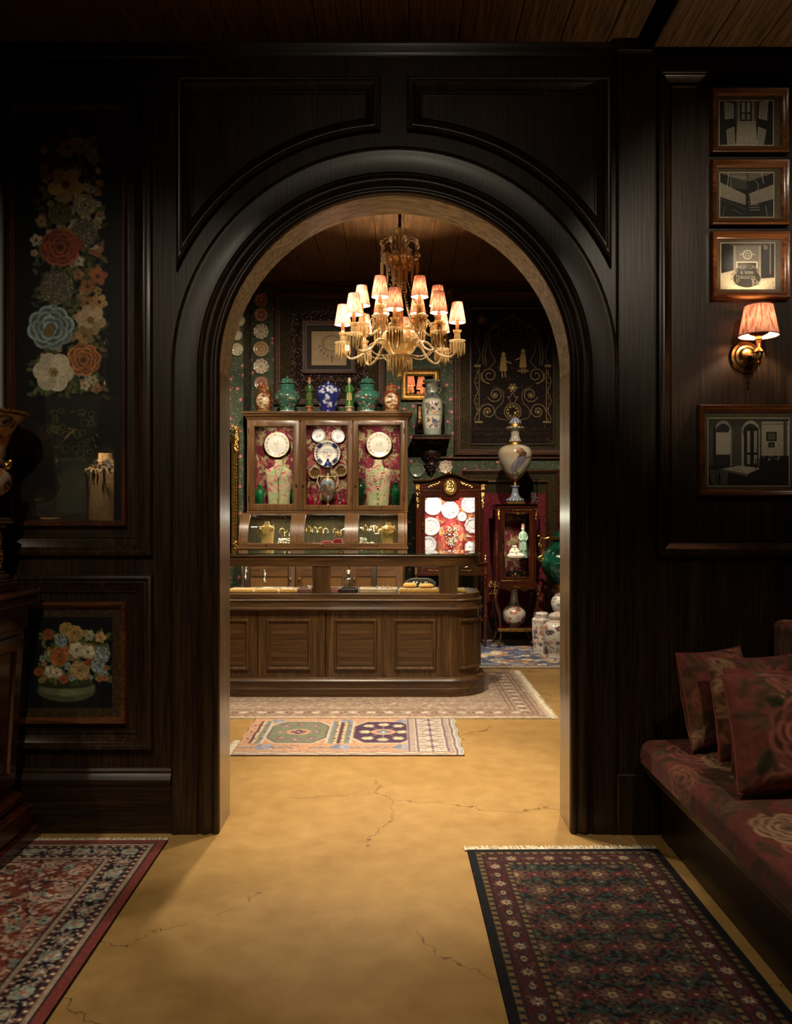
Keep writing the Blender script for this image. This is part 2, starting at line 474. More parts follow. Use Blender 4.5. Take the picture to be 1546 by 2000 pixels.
def emit(name, col, s):
    m, nt, out = nm(name); e = nd(nt, 'ShaderNodeEmission'); e.inputs[0].default_value = c4(col); e.inputs[1].default_value = s
    tr = nd(nt, 'ShaderNodeBsdfTransparent'); ad = nd(nt, 'ShaderNodeAddShader')
    nt.links.new(e.outputs[0], ad.inputs[0]); nt.links.new(tr.outputs[0], ad.inputs[1])
    nt.links.new(ad.outputs[0], out.inputs['Surface']); return m

DW = wood('dark_wood', '#1a1108', '#402c18', 'z', spec=.3)
DWH = wood('dark_wood_horizontal', '#1a1108', '#402c18', 'x', spec=.3)
SOFW = wood('soffit_lit_wood', '#b9ae9a', '#e6dccb', 'x', rough=.4, cross=6, bmp=.03, coat=1.0)  # lining wood made paler than the jambs, standing in for light on the soffit
ARCHW = wood('arch_lining_wood', '#66543e', '#a89474', 'z', rough=.4, coat=1.0)
CEILW = wood('ceiling_wood', '#46311a', '#785835', 'y', rough=.5, coat=0)
MW = wood('cabinet_wood', '#5c3d22', '#886440', 'z', rough=.36, cross=24)
MWH = wood('cabinet_wood_horizontal', '#5c3d22', '#886440', 'x', rough=.36, cross=24)
CW = wood('counter_wood', '#3a2514', '#70502f', 'z', rough=.36, cross=24)
CWH = wood('counter_wood_horizontal', '#3a2514', '#70502f', 'x', rough=.36, cross=24)
FW = wood('frame_wood', '#2a140a', '#5e3418', 'x', rough=.5, coat=0, spec=.25)
FWV = wood('frame_wood_upright', '#2a140a', '#5e3418', 'z', rough=.35)
PFW = wood('photo_frame_wood', '#3a2010', '#855026', 'x', rough=.3, coat=.4)
MAH = wood('mahogany', '#240d07', '#5a2412', 'z', rough=.22, coat=.6)
MAHH = wood('mahogany_horizontal', '#240d07', '#5a2412', 'x', rough=.22, coat=.6)
GOLD = plain('gilt', '#b08e54', .3, 1, var=.25, vs=60, bmp=.2)
OGOLD = plain('old_gilt', '#8a6a38', .42, 1, var=.35, vs=80, bmp=.4)
BRASS = plain('brass', '#a88a58', .25, 1, var=.15, vs=30)
SILVER = plain('silver', '#d8d4cc', .2, 1, var=.1)
PORC = attrm('porcelain', .14, .5, .5)
PLATE = attrm('plate_glaze', .2, .5, .3)
RUG = attrm('rug_wool', .95, .1, 0, .15, .35, 500)
PRINT = attrm('print', .6, .3)
OIL = attrm('oil_paint', .5, .35, 0, 0, .12, 200)
EMBR = attrm('embroidery', .8, .12, 0, 0, .3, 250)
VELV = attrm('rose_velvet', .9, .1, 0, .12, .15, 200)
PANE = glassm('pane_glass')
CURVED = glassm('case_glass', '#f4faf6', .06)
TOPGL = glassm('counter_glass', '#d8ece4', .06)
CRYST = glassm('amber_crystal', '#f8ecd0', .12, .05, '#fff0d0', .42, '#ead2a0')
CRYST2 = glassm('clear_crystal', '#fbf4e4', .1, .04, '#fff6e6', .42, '#f2e4c4')
BLACK = plain('black', '#070605', .6, 0, .2)
BULB = emit('bulb_glow', '#ffd9a0', 30)
CANDLE = plain('candle_sleeve', '#efe0bc', .5, 0, .3, var=.04)
IVORY = plain('ivory_fringe', '#d6cbb4', .9, 0, .1)
MUST = plain('mustard_velvet', '#a8813a', .9, 0, .1, 0, .4, .3, 250, .4)
MIRR = plain('mirror_silver', '#d9d6cf', .02, 1, var=.02)
GREENG = plain('green_glaze', '#0c6b3a', .1, 0, .6, .6, var=.3, vs=14)
REDG = plain('ruby_glass', '#7c1028', .06, 0, .8, .7, var=.35, vs=40)
REDV = plain('crimson_velvet', '#8a1526', .85, 0, .2, 0, .5, .2, 60, .2)
WHITEV = plain('cream_leather', '#e6dcc8', .6, 0, .3, var=.06)
GVELV = plain('olive_velvet', '#2c2514', .9, 0, .1, 0, .3, .35, 40, .2)
# ================================================================ STRUCTURE
YF, YB2, YW = 3.40, 3.60, 8.75          # front wall face, its back, rear wall of the shop
XA, ZA, RA = -.005, 1.905, .722         # arch centre and radius
ZC, ZC2 = 3.25, 3.787
def fx(px): return X(px, YF)
def fz(py): return Z(py, YF)
def front3(x, z, v): return (x, YF-v, z)
def back3(x, z, v): return (x, YW-v, z)
def struct(o): o['kind'] = 'structure'; return o

def floor_mat():
    m, nt, out = nm('ochre_concrete'); b = bsdf(nt, out, .42, 0, .45, .0)
    v = coords(nt)
    n1 = noise_n(nt, v, 1.6, 5, .6); n2 = noise_n(nt, v, 9, 5, .6); n3 = noise_n(nt, v, 55, 2)
    base = ramp(nt, n1, [(.3, '#a3804a'), (.5, '#ab8850'), (.72, '#b39058')])
    fine = ramp(nt, n2, [(.3, '#c9b89c'), (.7, '#ffffff')])
    mx = nd(nt, 'ShaderNodeMix', data_type='RGBA', blend_type='MULTIPLY'); mx.inputs[0].default_value = .55
    nt.links.new(base, mx.inputs[6]); nt.links.new(fine, mx.inputs[7])
    speck = mth(nt, 'GREATER_THAN', n3, .74)
    c = mixn(nt, mth(nt, 'MULTIPLY', speck, .35), mx.outputs[2], '#5c3f1c')
    # hairline cracks
    d = nd(nt, 'ShaderNodeTexNoise'); d.inputs['Scale'].default_value = 2.6; d.inputs['Detail'].default_value = 7; d.inputs['Roughness'].default_value = .62
    nt.links.new(v, d.inputs['Vector'])
    sc = nd(nt, 'ShaderNodeVectorMath', operation='SCALE'); sc.inputs['Scale'].default_value = .55; nt.links.new(d.outputs['Color'], sc.inputs[0])
    ad = nd(nt, 'ShaderNodeVectorMath', operation='ADD'); nt.links.new(v, ad.inputs[0]); nt.links.new(sc.outputs[0], ad.inputs[1])
    vo = nd(nt, 'ShaderNodeTexVoronoi', feature='DISTANCE_TO_EDGE', voronoi_dimensions='2D'); vo.inputs['Scale'].default_value = .85
    nt.links.new(ad.outputs[0], vo.inputs['Vector'])
    line = mth(nt, 'LESS_THAN', vo.outputs['Distance'], .0026)
    msk = mth(nt, 'GREATER_THAN', noise_n(nt, v, 1.1, 2), .46)
    ln = mth(nt, 'MULTIPLY', line, msk)
    c = mixn(nt, mth(nt, 'MULTIPLY', ln, .75), c, '#4a3114')
    nt.links.new(c, b.inputs['Base Color'])
    bump(nt, b, n2, .04, .01); return m
struct(MB().box(-2.75, 2.45, -1.7, 8.95, -.12, 0).build('floor', floor_mat(), origin=(0, 4, 0), smooth=0))

# the panelled wall with the arch
m = MB(); n = 72; RH = RA+.014
arc = [(XA+RH*math.cos(PI*i/n), ZA+RH*math.sin(PI*i/n)) for i in range(n+1)]
XL, XR, ZT = -2.3, 1.86, 3.86
for Y, fl in ((YF, 0), (YB2, 1)):
    def q(a, b, c, d): m.add([(a[0], Y, a[1]), (b[0], Y, b[1]), (c[0], Y, c[1]), (d[0], Y, d[1])], [(0, 1, 2, 3) if not fl else (3, 2, 1, 0)])
    q((XL, 0), (XA-RH, 0), (XA-RH, ZA), (XL, ZA)); q((XA+RH, 0), (XR, 0), (XR, ZA), (XA+RH, ZA))
    q((XL, ZA), (XA-RH, ZA), (XA-RH, ZT), (XL, ZT)); q((XA+RH, ZA), (XR, ZA), (XR, ZT), (XA+RH, ZT))
    for i in range(n):
        a, b = arc[i], arc[i+1]; q((b[0], b[1]), (a[0], a[1]), (a[0], ZT), (b[0], ZT))
rim = [(XA+RH, 0)]+arc+[(XA-RH, 0)]
for a, b in zip(rim[:-1], rim[1:]): m.add([(a[0], YF, a[1]), (b[0], YF, b[1]), (b[0], YB2, b[1]), (a[0], YB2, a[1])], [(0, 1, 2, 3)])
m.add([(XL, YF, ZT), (XR, YF, ZT), (XR, YB2, ZT), (XL, YB2, ZT)], [(0, 1, 2, 3)])
struct(m.build('wall_front', DW, recalc=False, smooth=0, origin=(0, YF, 0)))
# arch lining (jambs and soffit)
arc = [(XA+RA*math.cos(PI*i/n), ZA+RA*math.sin(PI*i/n)) for i in range(n+1)]
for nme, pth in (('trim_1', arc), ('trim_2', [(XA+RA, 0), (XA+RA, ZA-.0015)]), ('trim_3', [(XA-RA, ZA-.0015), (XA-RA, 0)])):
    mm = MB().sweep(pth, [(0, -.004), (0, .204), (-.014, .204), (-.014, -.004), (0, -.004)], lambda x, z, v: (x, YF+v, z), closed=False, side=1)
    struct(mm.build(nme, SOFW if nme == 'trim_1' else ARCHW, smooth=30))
# architrave round the arch
ap = [(XA+RA, 0)]+arc+[(XA-RA, 0)]
prof = [(0, -.002), (0, .02), (.006, .028), (.016, .03), (.024, .026), (.028, .018), (.034, .018), (.042, .026), (.056, .034), (.066, .032), (.072, .024), (.084, .022), (.088, .03), (.092, .03), (.16, .03), (.172, .034), (.184, .034), (.194, .026), (.196, 0)]
struct(MB().sweep(ap, prof, front3, closed=False, side=-1).build('trim_4', DW, smooth=50))
# raised panel mouldings
def mould(name, path, wd=.068, hgt=.03, mat=DW, to3=front3, side=-1, closed=True, clip=None):
    k = wd/.068; h = hgt/.03
    pr = [(0, 0), (0, .016), (.004, .026), (.012, .03), (.018, .028), (.021, .02), (.024, .02), (.028, .022), (.03, .019), (.06, .002), (.0605, .008), (.066, .008), (.068, 0)]
    pr = [(u*k, v*h) for u, v in pr]
    return struct(MB().sweep(path, pr, to3, closed=closed, side=side, clip=clip).build(name, mat, smooth=40))
def rectp(x0, x1, z0, z1): return [(x0, z1), (x1, z1), (x1, z0), (x0, z0)]     # clockwise seen from the front: inward = side -1
Rs = 466*S(YF)
def spand(xa, xb):
    p = [(xa, fz(153)), (xb, fz(153))]
    if xa < 0: xs = np.linspace(xb, xa, 40)
    else: xs = np.linspace(xb, xa, 40)
    p += [(x, ZA+math.sqrt(max(1e-6, Rs*Rs-(x-XA)**2))) for x in xs]
    return p
def rclip(x, z, u): return (x, max(z, ZA+math.sqrt(max(0, (Rs+u)**2-(x-XA)**2)))-1e-6)
mould('trim_5', spand(fx(346), fx(743)), clip=lambda q, u: rclip(max(q[0], fx(346)+u), q[1], u)); mould('trim_6', spand(fx(794), fx(1192)), clip=lambda q, u: rclip(min(q[0], fx(1192)-u), q[1], u))
mould('trim_7', rectp(fx(-28), fx(299), fz(1086), fz(153)), .086)
mould('trim_8', rectp(fx(-28), fx(300), fz(1463), fz(1122)), .075)
mould('trim_9', rectp(fx(1281), fx(1640), fz(1086), fz(139)), .068)
# baseboards
bb = [(0, 0), (0, .018), (fz(1545), .018), (fz(1545), .018), (fz(1538), .024), (fz(1531), .024), (fz(1528), .03), (fz(1519), .034), (fz(1512), .026), (fz(1508), .02), (fz(1503), .02), (fz(1499), .012), (fz(1498), 0)]
def baseb(name, x0, x1):
    mm = MB(); k = len(bb); vs = []
    for x in (x0, x1): vs += [(x, YF-v, z) for z, v in bb]
    mm.add(vs, [(i, i+1, k+i+1, k+i) for i in range(k-1)]+[list(range(k)), [k+i for i in range(k)][::-1]])
    struct(mm.build(name, DWH, smooth=30))
baseb('baseboard_left', XL, XA-RA-.196); baseb('baseboard_right', XA+RA+.262, XR)
# pilaster right of the arch, with cap and base
m = MB().box(fx(1203), fx(1276), YF-.026, YF, 0, ZC, .004).box(fx(1200), fx(1290), YF-.036, YF, 0, fz(1508), .004)
m.box(fx(1199), fx(1268), YF-.05, YF, ZC-.05, ZC+.0, .003)
struct(m.build('trim_10', DW, smooth=30))
# frieze under the front ceiling
struct(MB().sweep([(XL, ZC), (fx(1199), ZC)], [(0, 0), (0, .022), (.012, .022), (.03, .008), (.05, .006), (.055, 0)], front3, closed=False, side=-1).build('trim_11', DWH, smooth=40))
# ceilings: planks over a dark deck
def planks(parent, x0, x1, wd, y0, y1, z, mat):
    x = x0; base = None; k = 0
    while x < x1-.02:
        w_ = min(wd*R_.uniform(.85, 1.15), x1-x)
        o = MB().box(x+.0015, x+w_-.0015, y0, y1, z, z+.018, .0025).build('plank', mat, parent, smooth=0)
        x += w_; k += 1
DECK = plain('ceiling_deck', '#0c0806', .8, 0, .1)
c1 = struct(MB().box(XL, XR, -1.7, YF-.001, ZC+.09, ZC+.13).build('ceiling', DECK, smooth=0))
planks(c1, XL, .985, .21, -1.65, YF-.002, ZC, CEILW); planks(c1, 1.055, XR, .2, -1.65, YF-.002, ZC-.02, CEILW)
c2 = struct(MB().box(-2.75, 2.45, YB2+.001, YW, ZC2+.03, ZC2+.08).build('ceiling_rear', DECK, smooth=0))
planks(c2, -2.7, 2.4, .26, YB2+.002, YW-.002, ZC2, CEILW)
# plain outer walls
struct(MB().box(-2.34, -2.3, -1.7, YF, 0, 3.4).build('wall_left', DW, smooth=0))
struct(MB().box(1.86, 1.9, -1.7, YF, 0, 3.4).build('wall_right', DW, smooth=0))
struct(MB().box(-2.34, 1.9, -1.74, -1.7, 0, 3.4).build('wall_behind', DW, smooth=0))

def wallpaper():
    m, nt, out = nm('rose_wallpaper'); b = bsdf(nt, out, .7, 0, .25, 0)
    v = coords(nt)
    sep = nd(nt, 'ShaderNodeSeparateXYZ'); nt.links.new(v, sep.inputs[0])
    cmb = nd(nt, 'ShaderNodeCombineXYZ'); nt.links.new(mth(nt, 'ADD', sep.outputs[0], sep.outputs[1]), cmb.inputs[0]); nt.links.new(sep.outputs[2], cmb.inputs[1])
    base = ramp(nt, noise_n(nt, v, 5, 4), [(.3, '#2e382a'), (.7, '#424c38')])
    def blobs(scale, thr, offs, wob):
        o = nd(nt, 'ShaderNodeVectorMath', operation='ADD'); o.inputs[1].default_value = (offs, offs*.7, 0); nt.links.new(cmb.outputs[0], o.inputs[0])
        vo = nd(nt, 'ShaderNodeTexVoronoi', voronoi_dimensions='2D'); vo.inputs['Scale'].default_value = scale; vo.inputs['Randomness'].default_value = .75
        nt.links.new(o.outputs[0], vo.inputs['Vector'])
        d = mth(nt, 'ADD', vo.outputs['Distance'], mth(nt, 'MULTIPLY', mth(nt, 'SUBTRACT', noise_n(nt, v, 60, 2), .5), wob))
        return mth(nt, 'LESS_THAN', d, thr), mth(nt, 'LESS_THAN', d, thr*.4)
    lf, _ = blobs(15, .16, 3.3, .25); sp, _ = blobs(20, .06, 9.1, .1)
    fl, ce = blobs(7.5, .13, 0, .2); f2, c2_ = blobs(12, .09, 5.7, .12)
    c = mixn(nt, mth(nt, 'MULTIPLY', lf, .6), base, '#55634a')
    c = mixn(nt, sp, c, '#8a8464'); c = mixn(nt, f2, c, '#8a4c4a'); c = mixn(nt, fl, c, '#9a565c'); c = mixn(nt, ce, c, '#c09078')
    nt.links.new(c, b.inputs['Base Color']); return m
WP = wallpaper()
struct(MB().box(-2.7, 2.4, YW, YW+.15, 0, ZC2+.03).build('wall_back', WP, smooth=0, origin=(0, YW, 0)))
struct(MB().box(-2.75, -2.7, YB2, YW+.15, 0, ZC2+.03).build('wall_back_left', WP, smooth=0, origin=(-2.7, 6, 0)))
struct(MB().box(2.4, 2.45, YB2, YW+.15, 0, ZC2+.03).build('wall_back_right', WP, smooth=0, origin=(2.4, 6, 0)))
YP = 8.30
struct(MB().box(-2.7, X(475, YP), YP, YW, 0, ZC2).build('wall_chimney', WP, smooth=0, origin=(-2, YP, 0)))
struct(MB().sweep([(-2.7, ZC2), (2.4, ZC2)], [(0, 0), (0, .07), (.02, .07), (.05, .02), (.052, 0)], back3, closed=False, side=-1).build('trim_12', FW, smooth=40))
struct(MB().box(X(475, YP), 2.4, YW-.02, YW, 0, .2, .004).build('baseboard_back', DWH, smooth=30))
# ================================================================ FRONT ROOM
def frame_sweep(x0, x1, z0, z1, Y, prof, to3=None):
    t = to3 or (lambda x, z, v: (x, Y-v, z))
    return MB().sweep(rectp(x0, x1, z0, z1), prof, t, closed=True, side=-1)
def flat3(x0, x1, z0, z1, Y): return lambda U, V: (x0+(x1-x0)*U, Y+0*U, z1+(z0-z1)*V)

FLC = ['#d8c89a', '#c9a25a', '#e8dcc0', '#b9653a', '#c78a4e', '#a8c0c0', '#d9b878']
def leaves(cv, x0, y0, x1, y1, n, L, cols=('#48582a', '#5c6a36', '#3a4824', '#70783e', '#7a7440')):
    for _ in range(n): cv.leaf(R_.uniform(x0, x1), R_.uniform(y0, y1), R_.uniform(.5, 1)*L, L*.4, R_.uniform(0, 2*PI), R_.choice(cols), .9)

# ---- tall painting of flowers, left of the arch (pixels 22..248 x 207..1028)
t = thing('framed_painting', 'tall dark painting of a flower garland over an urn, in panel left of the arch', 'painting', (fx(135), YF, fz(1028)))
frame_sweep(fx(22), fx(249), fz(1028), fz(206), YF, [(0, 0), (0, .02), (.004, .026), (.012, .026), (.016, .02), (.02, .02), (.026, .01), (.026, 0)]).build('frame', FWV, t, 40)
k = .85; W_, H_ = int(202*k), int(797*k)
cv = Cv(W_, H_, '#050504')
ox, oy = 35, 218
def L(px, py): return ((px-ox)*k, (py-oy)*k)
# painted urn with a fluted foot and vine ornament
cv.poly([L(88, 770), L(198, 770), L(190, 830), L(170, 880), L(168, 1000), L(110, 1000), L(106, 880), L(92, 840)], '#1b2418')
cv.poly([L(112, 900), L(164, 900), L(160, 998), L(114, 998)], '#1e2a20')
cv.rect(*L(108, 892), *L(168, 899), '#33402c')
for j in range(26):
    a, b = L(R_.uniform(95, 190), R_.uniform(800, 885)); cv.ring(a, b, R_.uniform(3, 6), 1.2, '#6a6a35', .8)
for j in range(14):
    a, b = L(R_.uniform(95, 190), R_.uniform(800, 885)); cv.leaf(a, b, 8, 3, R_.uniform(0, 6), '#5a6432')
for y0, y1, x0, x1, n_ in ((268, 400, 84, 190, 130), (400, 560, 72, 198, 180), (560, 770, 68, 200, 260)):
    a = L(x0, y0); b = L(x1, y1); leaves(cv, a[0], a[1], b[0], b[1], n_, 14*k*1.4)
for _ in range(130):
    a = L(R_.uniform(78, 196), R_.uniform(268, 760)); cv.flower(*a, R_.uniform(3, 8)*k*1.4, 5, R_.choice(FLC), '#6a4a20', R_.uniform(0, 3), .8)
for (px, py, r, c_) in ((134, 290, 14, '#a8905c'), (158, 287, 13, '#a08450'), (175, 300, 10, '#9c9058'), (182, 312, 9, '#a89a60'), (110, 318, 14, '#5a6430'), (170, 592, 11, '#b57a45'), (172, 700, 8, '#c9a86a')):
    cv.flower(*L(px, py), r*k*1.3, 5, c_, '#5a4018', R_.uniform(0, 3))
cv.flower(*L(128, 362), 27*k*1.25, 5, '#d6b45e', '#7a4f1c', .3)
cv.rose(*L(165, 402), 21*k, '#c9b88a'); cv.rose(*L(118, 418), 22*k, '#6e6a3a')
for (px, py, r, c_) in ((163, 457, 27, '#b8ac84'), (112, 562, 33, '#b0a27c')):
    cx_, cy_ = L(px, py); cv.ell(cx_, cy_, r*k, r*k, sh(c_, .55), soft=4)
    for _ in range(130):
        a = R_.uniform(0, 6.3); q = r*k*math.sqrt(R_.random()); cv.ell(cx_+q*math.cos(a), cy_+q*math.sin(a)*.95, 1.0, 1.0, sh(c_, R_.uniform(.6, 1.15)))
cv.rose(*L(118, 484), 36*k, '#b5502e'); cv.ell(*L(150, 478), 12*k, 14*k, '#a8452a', .4)
for (px, py, r, c_) in ((190, 540, 15, '#c8703e'), (170, 560, 13, '#c07840'), (193, 590, 13, '#d0a060'), (72, 470, 10, '#d0c090'), (68, 495, 6, '#d8a888')):
    cv.flower(*L(px, py), r*k*1.2, 5, c_, '#6a2c14', R_.uniform(0, 3))
cv.leaf(*L(172, 495), 30*k, 9, -.2, '#b88850'); cv.leaf(*L(175, 490), 26*k, 8, .5, '#b07040')
cv.rose(*L(100, 640), 42*k, '#8fa6a4'); cv.ell(*L(97, 646), 10*k, 11*k, '#8a6a34')
cv.flower(*L(176, 625), 24*k*1.2, 6, '#cfb07c', '#8a6a3a', .2); cv.flower(*L(165, 655), 16*k*1.2, 5, '#b08a50', '#7a5a2a', .6)
cv.rose(*L(163, 702), 31*k, '#c8763a')
cv.flower(*L(105, 726), 31*k*1.2, 6, '#ddd0ac', '#b09a5a', .1, 1, .5)
for a in range(8): cv.line([L(105, 726), L(105+9*math.cos(a), 726+9*math.sin(a))], .8, '#6a4a1a')
cv.flower(*L(165, 752), 10*k, 5, '#d0b888', '#806030'); cv.noise(.14, 2)
grid_painted('picture', cv, flat3(fx(34), fx(238), fz(1016), fz(217), YF-.006), OIL, t)
MB().box(fx(33), fx(239), YF-.0145, YF-.0115, fz(1017), fz(216)).build('glass', glassm('picture_glass', '#ffffff', .06), t, 0)

# ---- small painting: bowl of flowers
t = thing('framed_painting', 'small framed painting of a green bowl of flowers, below the tall one', 'painting', (fx(136), YF, fz(1412)))
frame_sweep(fx(25), fx(248), fz(1412), fz(1175), YF, [(0, 0), (0, .022), (.005, .028), (.014, .026), (.02, .016), (.026, .014), (.028, 0)]).build('frame', PFW, t, 40)
cv = Cv(100, 108, '#3a2a12')
for _ in range(900): cv.ell(R_.uniform(0, 100), R_.uniform(0, 108), 1, 1, R_.choice(['#5a4420', '#241a0a', '#6a5228']), 0, .6)
grid_painted('mat_border', cv, flat3(fx(37), fx(236), fz(1400), fz(1187), YF-.006), PRINT, t)
k = .8; W_, H_ = int(168*k), int(176*k); cv = Cv(W_, H_, '#0c1216'); ox, oy = 52, 1205
cv.noise(.3, 8)
cv.ell(*L(130, 1346), 56*k, 22*k, '#4e5636'); cv.ell(*L(132, 1340), 54*k, 17*k, '#666c48'); cv.ell(*L(128, 1334), 54*k, 9*k, '#2a3418'); cv.ell(*L(130, 1350), 16*k, 7*k, '#8c9a58', 0, .6, 4)
a = L(76, 1220); b = L(212, 1332); leaves(cv, a[0]+6, a[1]+14, b[0], b[1]-4, 260, 16*k)
for _ in range(90):
    an = R_.uniform(PI*.98, 2.02*PI); q = math.sqrt(R_.random()); cv.flower(*L(144+66*q*math.cos(an), 1322+98*q*math.sin(an)), R_.uniform(4, 8)*k, 5, R_.choice(['#b89a58', '#9a7a4a', '#8a9a8a', '#b07048', '#6a7a40']), '#5a4018', R_.uniform(0, 3))
for (px, py, r, c_) in ((116, 1280, 17, '#c9702c'), (130, 1228, 13, '#b89a4a'), (146, 1236, 15, '#c8a050'), (95, 1238, 10, '#a85030'), (156, 1308, 17, '#c09a5c'), (125, 1324, 9, '#c06038'), (77, 1310, 9, '#b05a30'), (175, 1292, 8, '#b85430')):
    cv.rose(*L(px, py), r*k, c_)
for (px, py, r, c_) in ((120, 1250, 12, '#9ab0ac'), (197, 1278, 17, '#b4cac0'), (190, 1298, 13, '#a8beb8')):
    cx_, cy_ = L(px, py); cv.ell(cx_, cy_, r*k, r*k, sh(c_, .6), soft=3)
    for _ in range(60):
        an = R_.uniform(0, 6.3); q = r*k*math.sqrt(R_.random()); cv.ell(cx_+q*math.cos(an), cy_+q*math.sin(an), 1.1, 1.1, sh(c_, R_.uniform(.7, 1.15)))
for (px, py, r) in ((150, 1268, 15), (172, 1272, 13), (100, 1310, 12), (112, 1312, 10)): cv.flower(*L(px, py), r*k, 6, '#d8cca4', '#8a7a4a', R_.uniform(0, 2))
cv.flower(*L(196, 1244), 11*k, 5, '#d0a860', '#a06030'); cv.flower(*L(174, 1240), 11*k, 6, '#b0b480', '#70703a'); cv.noise(.12, 2)
grid_painted('picture', cv, flat3(fx(52), fx(220), fz(1381), fz(1205), YF-.0075), OIL, t)
MB().box(fx(36), fx(237), YF-.0125, YF-.010, fz(1401), fz(1186)).build('glass', PANE, t, 0)

# ---- dark console cabinet on the left with beaded edges
XC = -1.435; ZTOP = 1.012; YE = 3.335; Y0 = 2.50
t = thing('console_cabinet', 'dark reddish console cabinet with beaded edges at left, carrying the gilt pedestal', 'cabinet', (-1.8, 2.9, .009))
MB().box(-2.2, XC, Y0, YE, ZTOP-.018, ZTOP, .005).box(-2.19, XC-.012, Y0, YE-.01, ZTOP-.05, ZTOP-.018, .006).build('table_top', MAHH, t)
MB().box(-2.18, XC-.045, Y0, YE-.02, ZTOP-.15, ZTOP-.05, .004).build('frieze', MAH, t)
def taper(xt, xb, zt, zb, y0, y1, d):
    return [(xt-d, y0, zt), (xt-d, y1, zt), (xt, y1, zt), (xt, y0, zt), (xb-d, y0, zb), (xb-d, y1, zb), (xb, y1, zb), (xb, y0, zb)]
BOXF = [(0, 1, 2, 3), (7, 6, 5, 4), (0, 4, 5, 1), (1, 5, 6, 2), (2, 6, 7, 3), (3, 7, 4, 0)]
m = MB(); m.add(taper(XC-.06, XC-.10, ZTOP-.15, .2, Y0, YE-.02, .6), BOXF); m.build('body', MAH, t, 0)
# side panel frame on the tapering face
def tap3(y, z, v): f = (ZTOP-.15-z)/(ZTOP-.35); return (XC-.06-.04*f+v, y, z)
MB().sweep([(Y0+.02, ZTOP-.18), (YE-.05, ZTOP-.18), (YE-.05, .24), (Y0+.02, .24)], [(0, 0), (0, .012), (.05, .012), (.06, .004), (.06, 0)], tap3, True, -1).build('panel_frame', MAH, t)
MB().box(-2.2, XC-.01, Y0, YE, .009, .06, .004).box(-2.19, XC-.03, Y0, YE-.01, .06, .15, .008).box(-2.19, XC-.06, Y0, YE-.015, .15, .2, .015).build('plinth', MAHH, t)
m = MB()
for i in range(110):
    y = Y0+.01+(YE-Y0-.02)*i/110
    for z, x in ((ZTOP-.009, XC+.001), (ZTOP-.05, XC-.01), (.145, XC-.03), (.055, XC-.01)): m.octa((x, y, z), .0018, .0018)
for i in range(70):
    z = .25+(ZTOP-.44)*i/70; p = tap3(YE-.05-.052, z, .014); m.octa(p, .0018, .0018)
m.build('beading', BRASS, t, 0, kind='stuff')

# ---- gilt pedestal and the urn on it
px1, py1 = -1.50, 3.275; hw = .125; pcx, pcy = px1-hw+.0, py1-hw
t = thing('gilt_pedestal', 'square gilded pedestal with scrollwork shaft, standing on the dark console cabinet', 'pedestal', (pcx, pcy, ZTOP))
def sqb(mm, h_, z0, z1, b=.004): return mm.box(pcx-h_, pcx+h_, pcy-h_, pcy+h_, z0, z1, b)
sqb(MB(), hw, ZTOP, ZTOP+.035).build('plinth', MAHH, t)
m = MB(); sqb(m, hw-.008, ZTOP+.035, ZTOP+.045); sqb(m, hw-.02, ZTOP+.045, ZTOP+.065, .008); sqb(m, hw-.035, ZTOP+.065, ZTOP+.078); m.build('base_moulding', GOLD, t)
sh_ = hw-.043
sqb(MB(), sh_, ZTOP+.078, ZTOP+.235, .003).build('shaft', MAH, t)
m = MB()
for sx_, sy_ in ((1, 0), (0, -1)):
    for i in range(170):
        u = R_.uniform(-1, 1)*(sh_-.006); z = R_.uniform(ZTOP+.088, ZTOP+.228)
        c_ = (pcx+sh_+.001, pcy+u, z) if sx_ else (pcx+u, pcy-sh_-.001, z)
        m.ball(c_, R_.uniform(.003, .0065), 6, 4, R_.uniform(.6, 2.2))
    for q in (-.6, -.2, .2, .6):
        pts = []
        for i in range(24):
            z = ZTOP+.085+.145*i/23; u = q*sh_+.008*math.sin(i*.9+q*9)
            pts.append((pcx+sh_+.003, pcy+u, z) if sx_ else (pcx+u, pcy-sh_-.003, z))
        m.tube(pts, .0032, 5)
m.build('scrollwork', GOLD, t, kind='stuff')
m = MB(); sqb(m, hw-.05, ZTOP+.235, ZTOP+.245); sqb(m, hw-.03, ZTOP+.245, ZTOP+.262, .006); sqb(m, hw-.012, ZTOP+.262, ZTOP+.272); sqb(m, hw-.02, ZTOP+.272, ZTOP+.285); m.build('cap', GOLD, t)
ZU = ZTOP+.285
t = thing('porcelain_urn', 'orange and blue porcelain urn with gold beaded flaring rim, on the gilt pedestal', 'urn', (pcx, pcy, ZU))
MB().lathe([(.075, 0), (.078, .008), (.06, .012), (.03, .03), (.022, .05), (.026, .06), (.045, .066)], 32, (pcx, pcy, ZU)).build('foot', GOLD, t)
cv = Cv(120, 90, '#b0a088')
for _ in range(480): cv.ell(R_.uniform(0, 120), R_.uniform(0, 90), R_.uniform(1, 4), R_.uniform(1, 3.5), R_.choice(['#a8501e', '#b8642a', '#1e2450', '#c9bda8', '#8a3a1a', '#c89a50']), R_.uniform(0, 3), .9)
for _ in range(40): cv.ring(R_.uniform(0, 120), R_.uniform(0, 90), R_.uniform(2, 5), 1.2, R_.choice(['#20244a', '#6a2a10', '#d0a04a']))
for x in range(0, 120, 4): cv.line([(x, 74), (x+3, 90)], 1.2, '#c89c48')
lathe_painted('body', [(.19, .392), (.195, .398), (.19, .388), (.16, .355), (.132, .3), (.122, .24), (.122, .205), (.128, .19), (.14, .17), (.144, .15), (.138, .12), (.115, .09), (.08, .072), (.04, .064)], cv, (pcx, pcy, ZU), PORC, t)
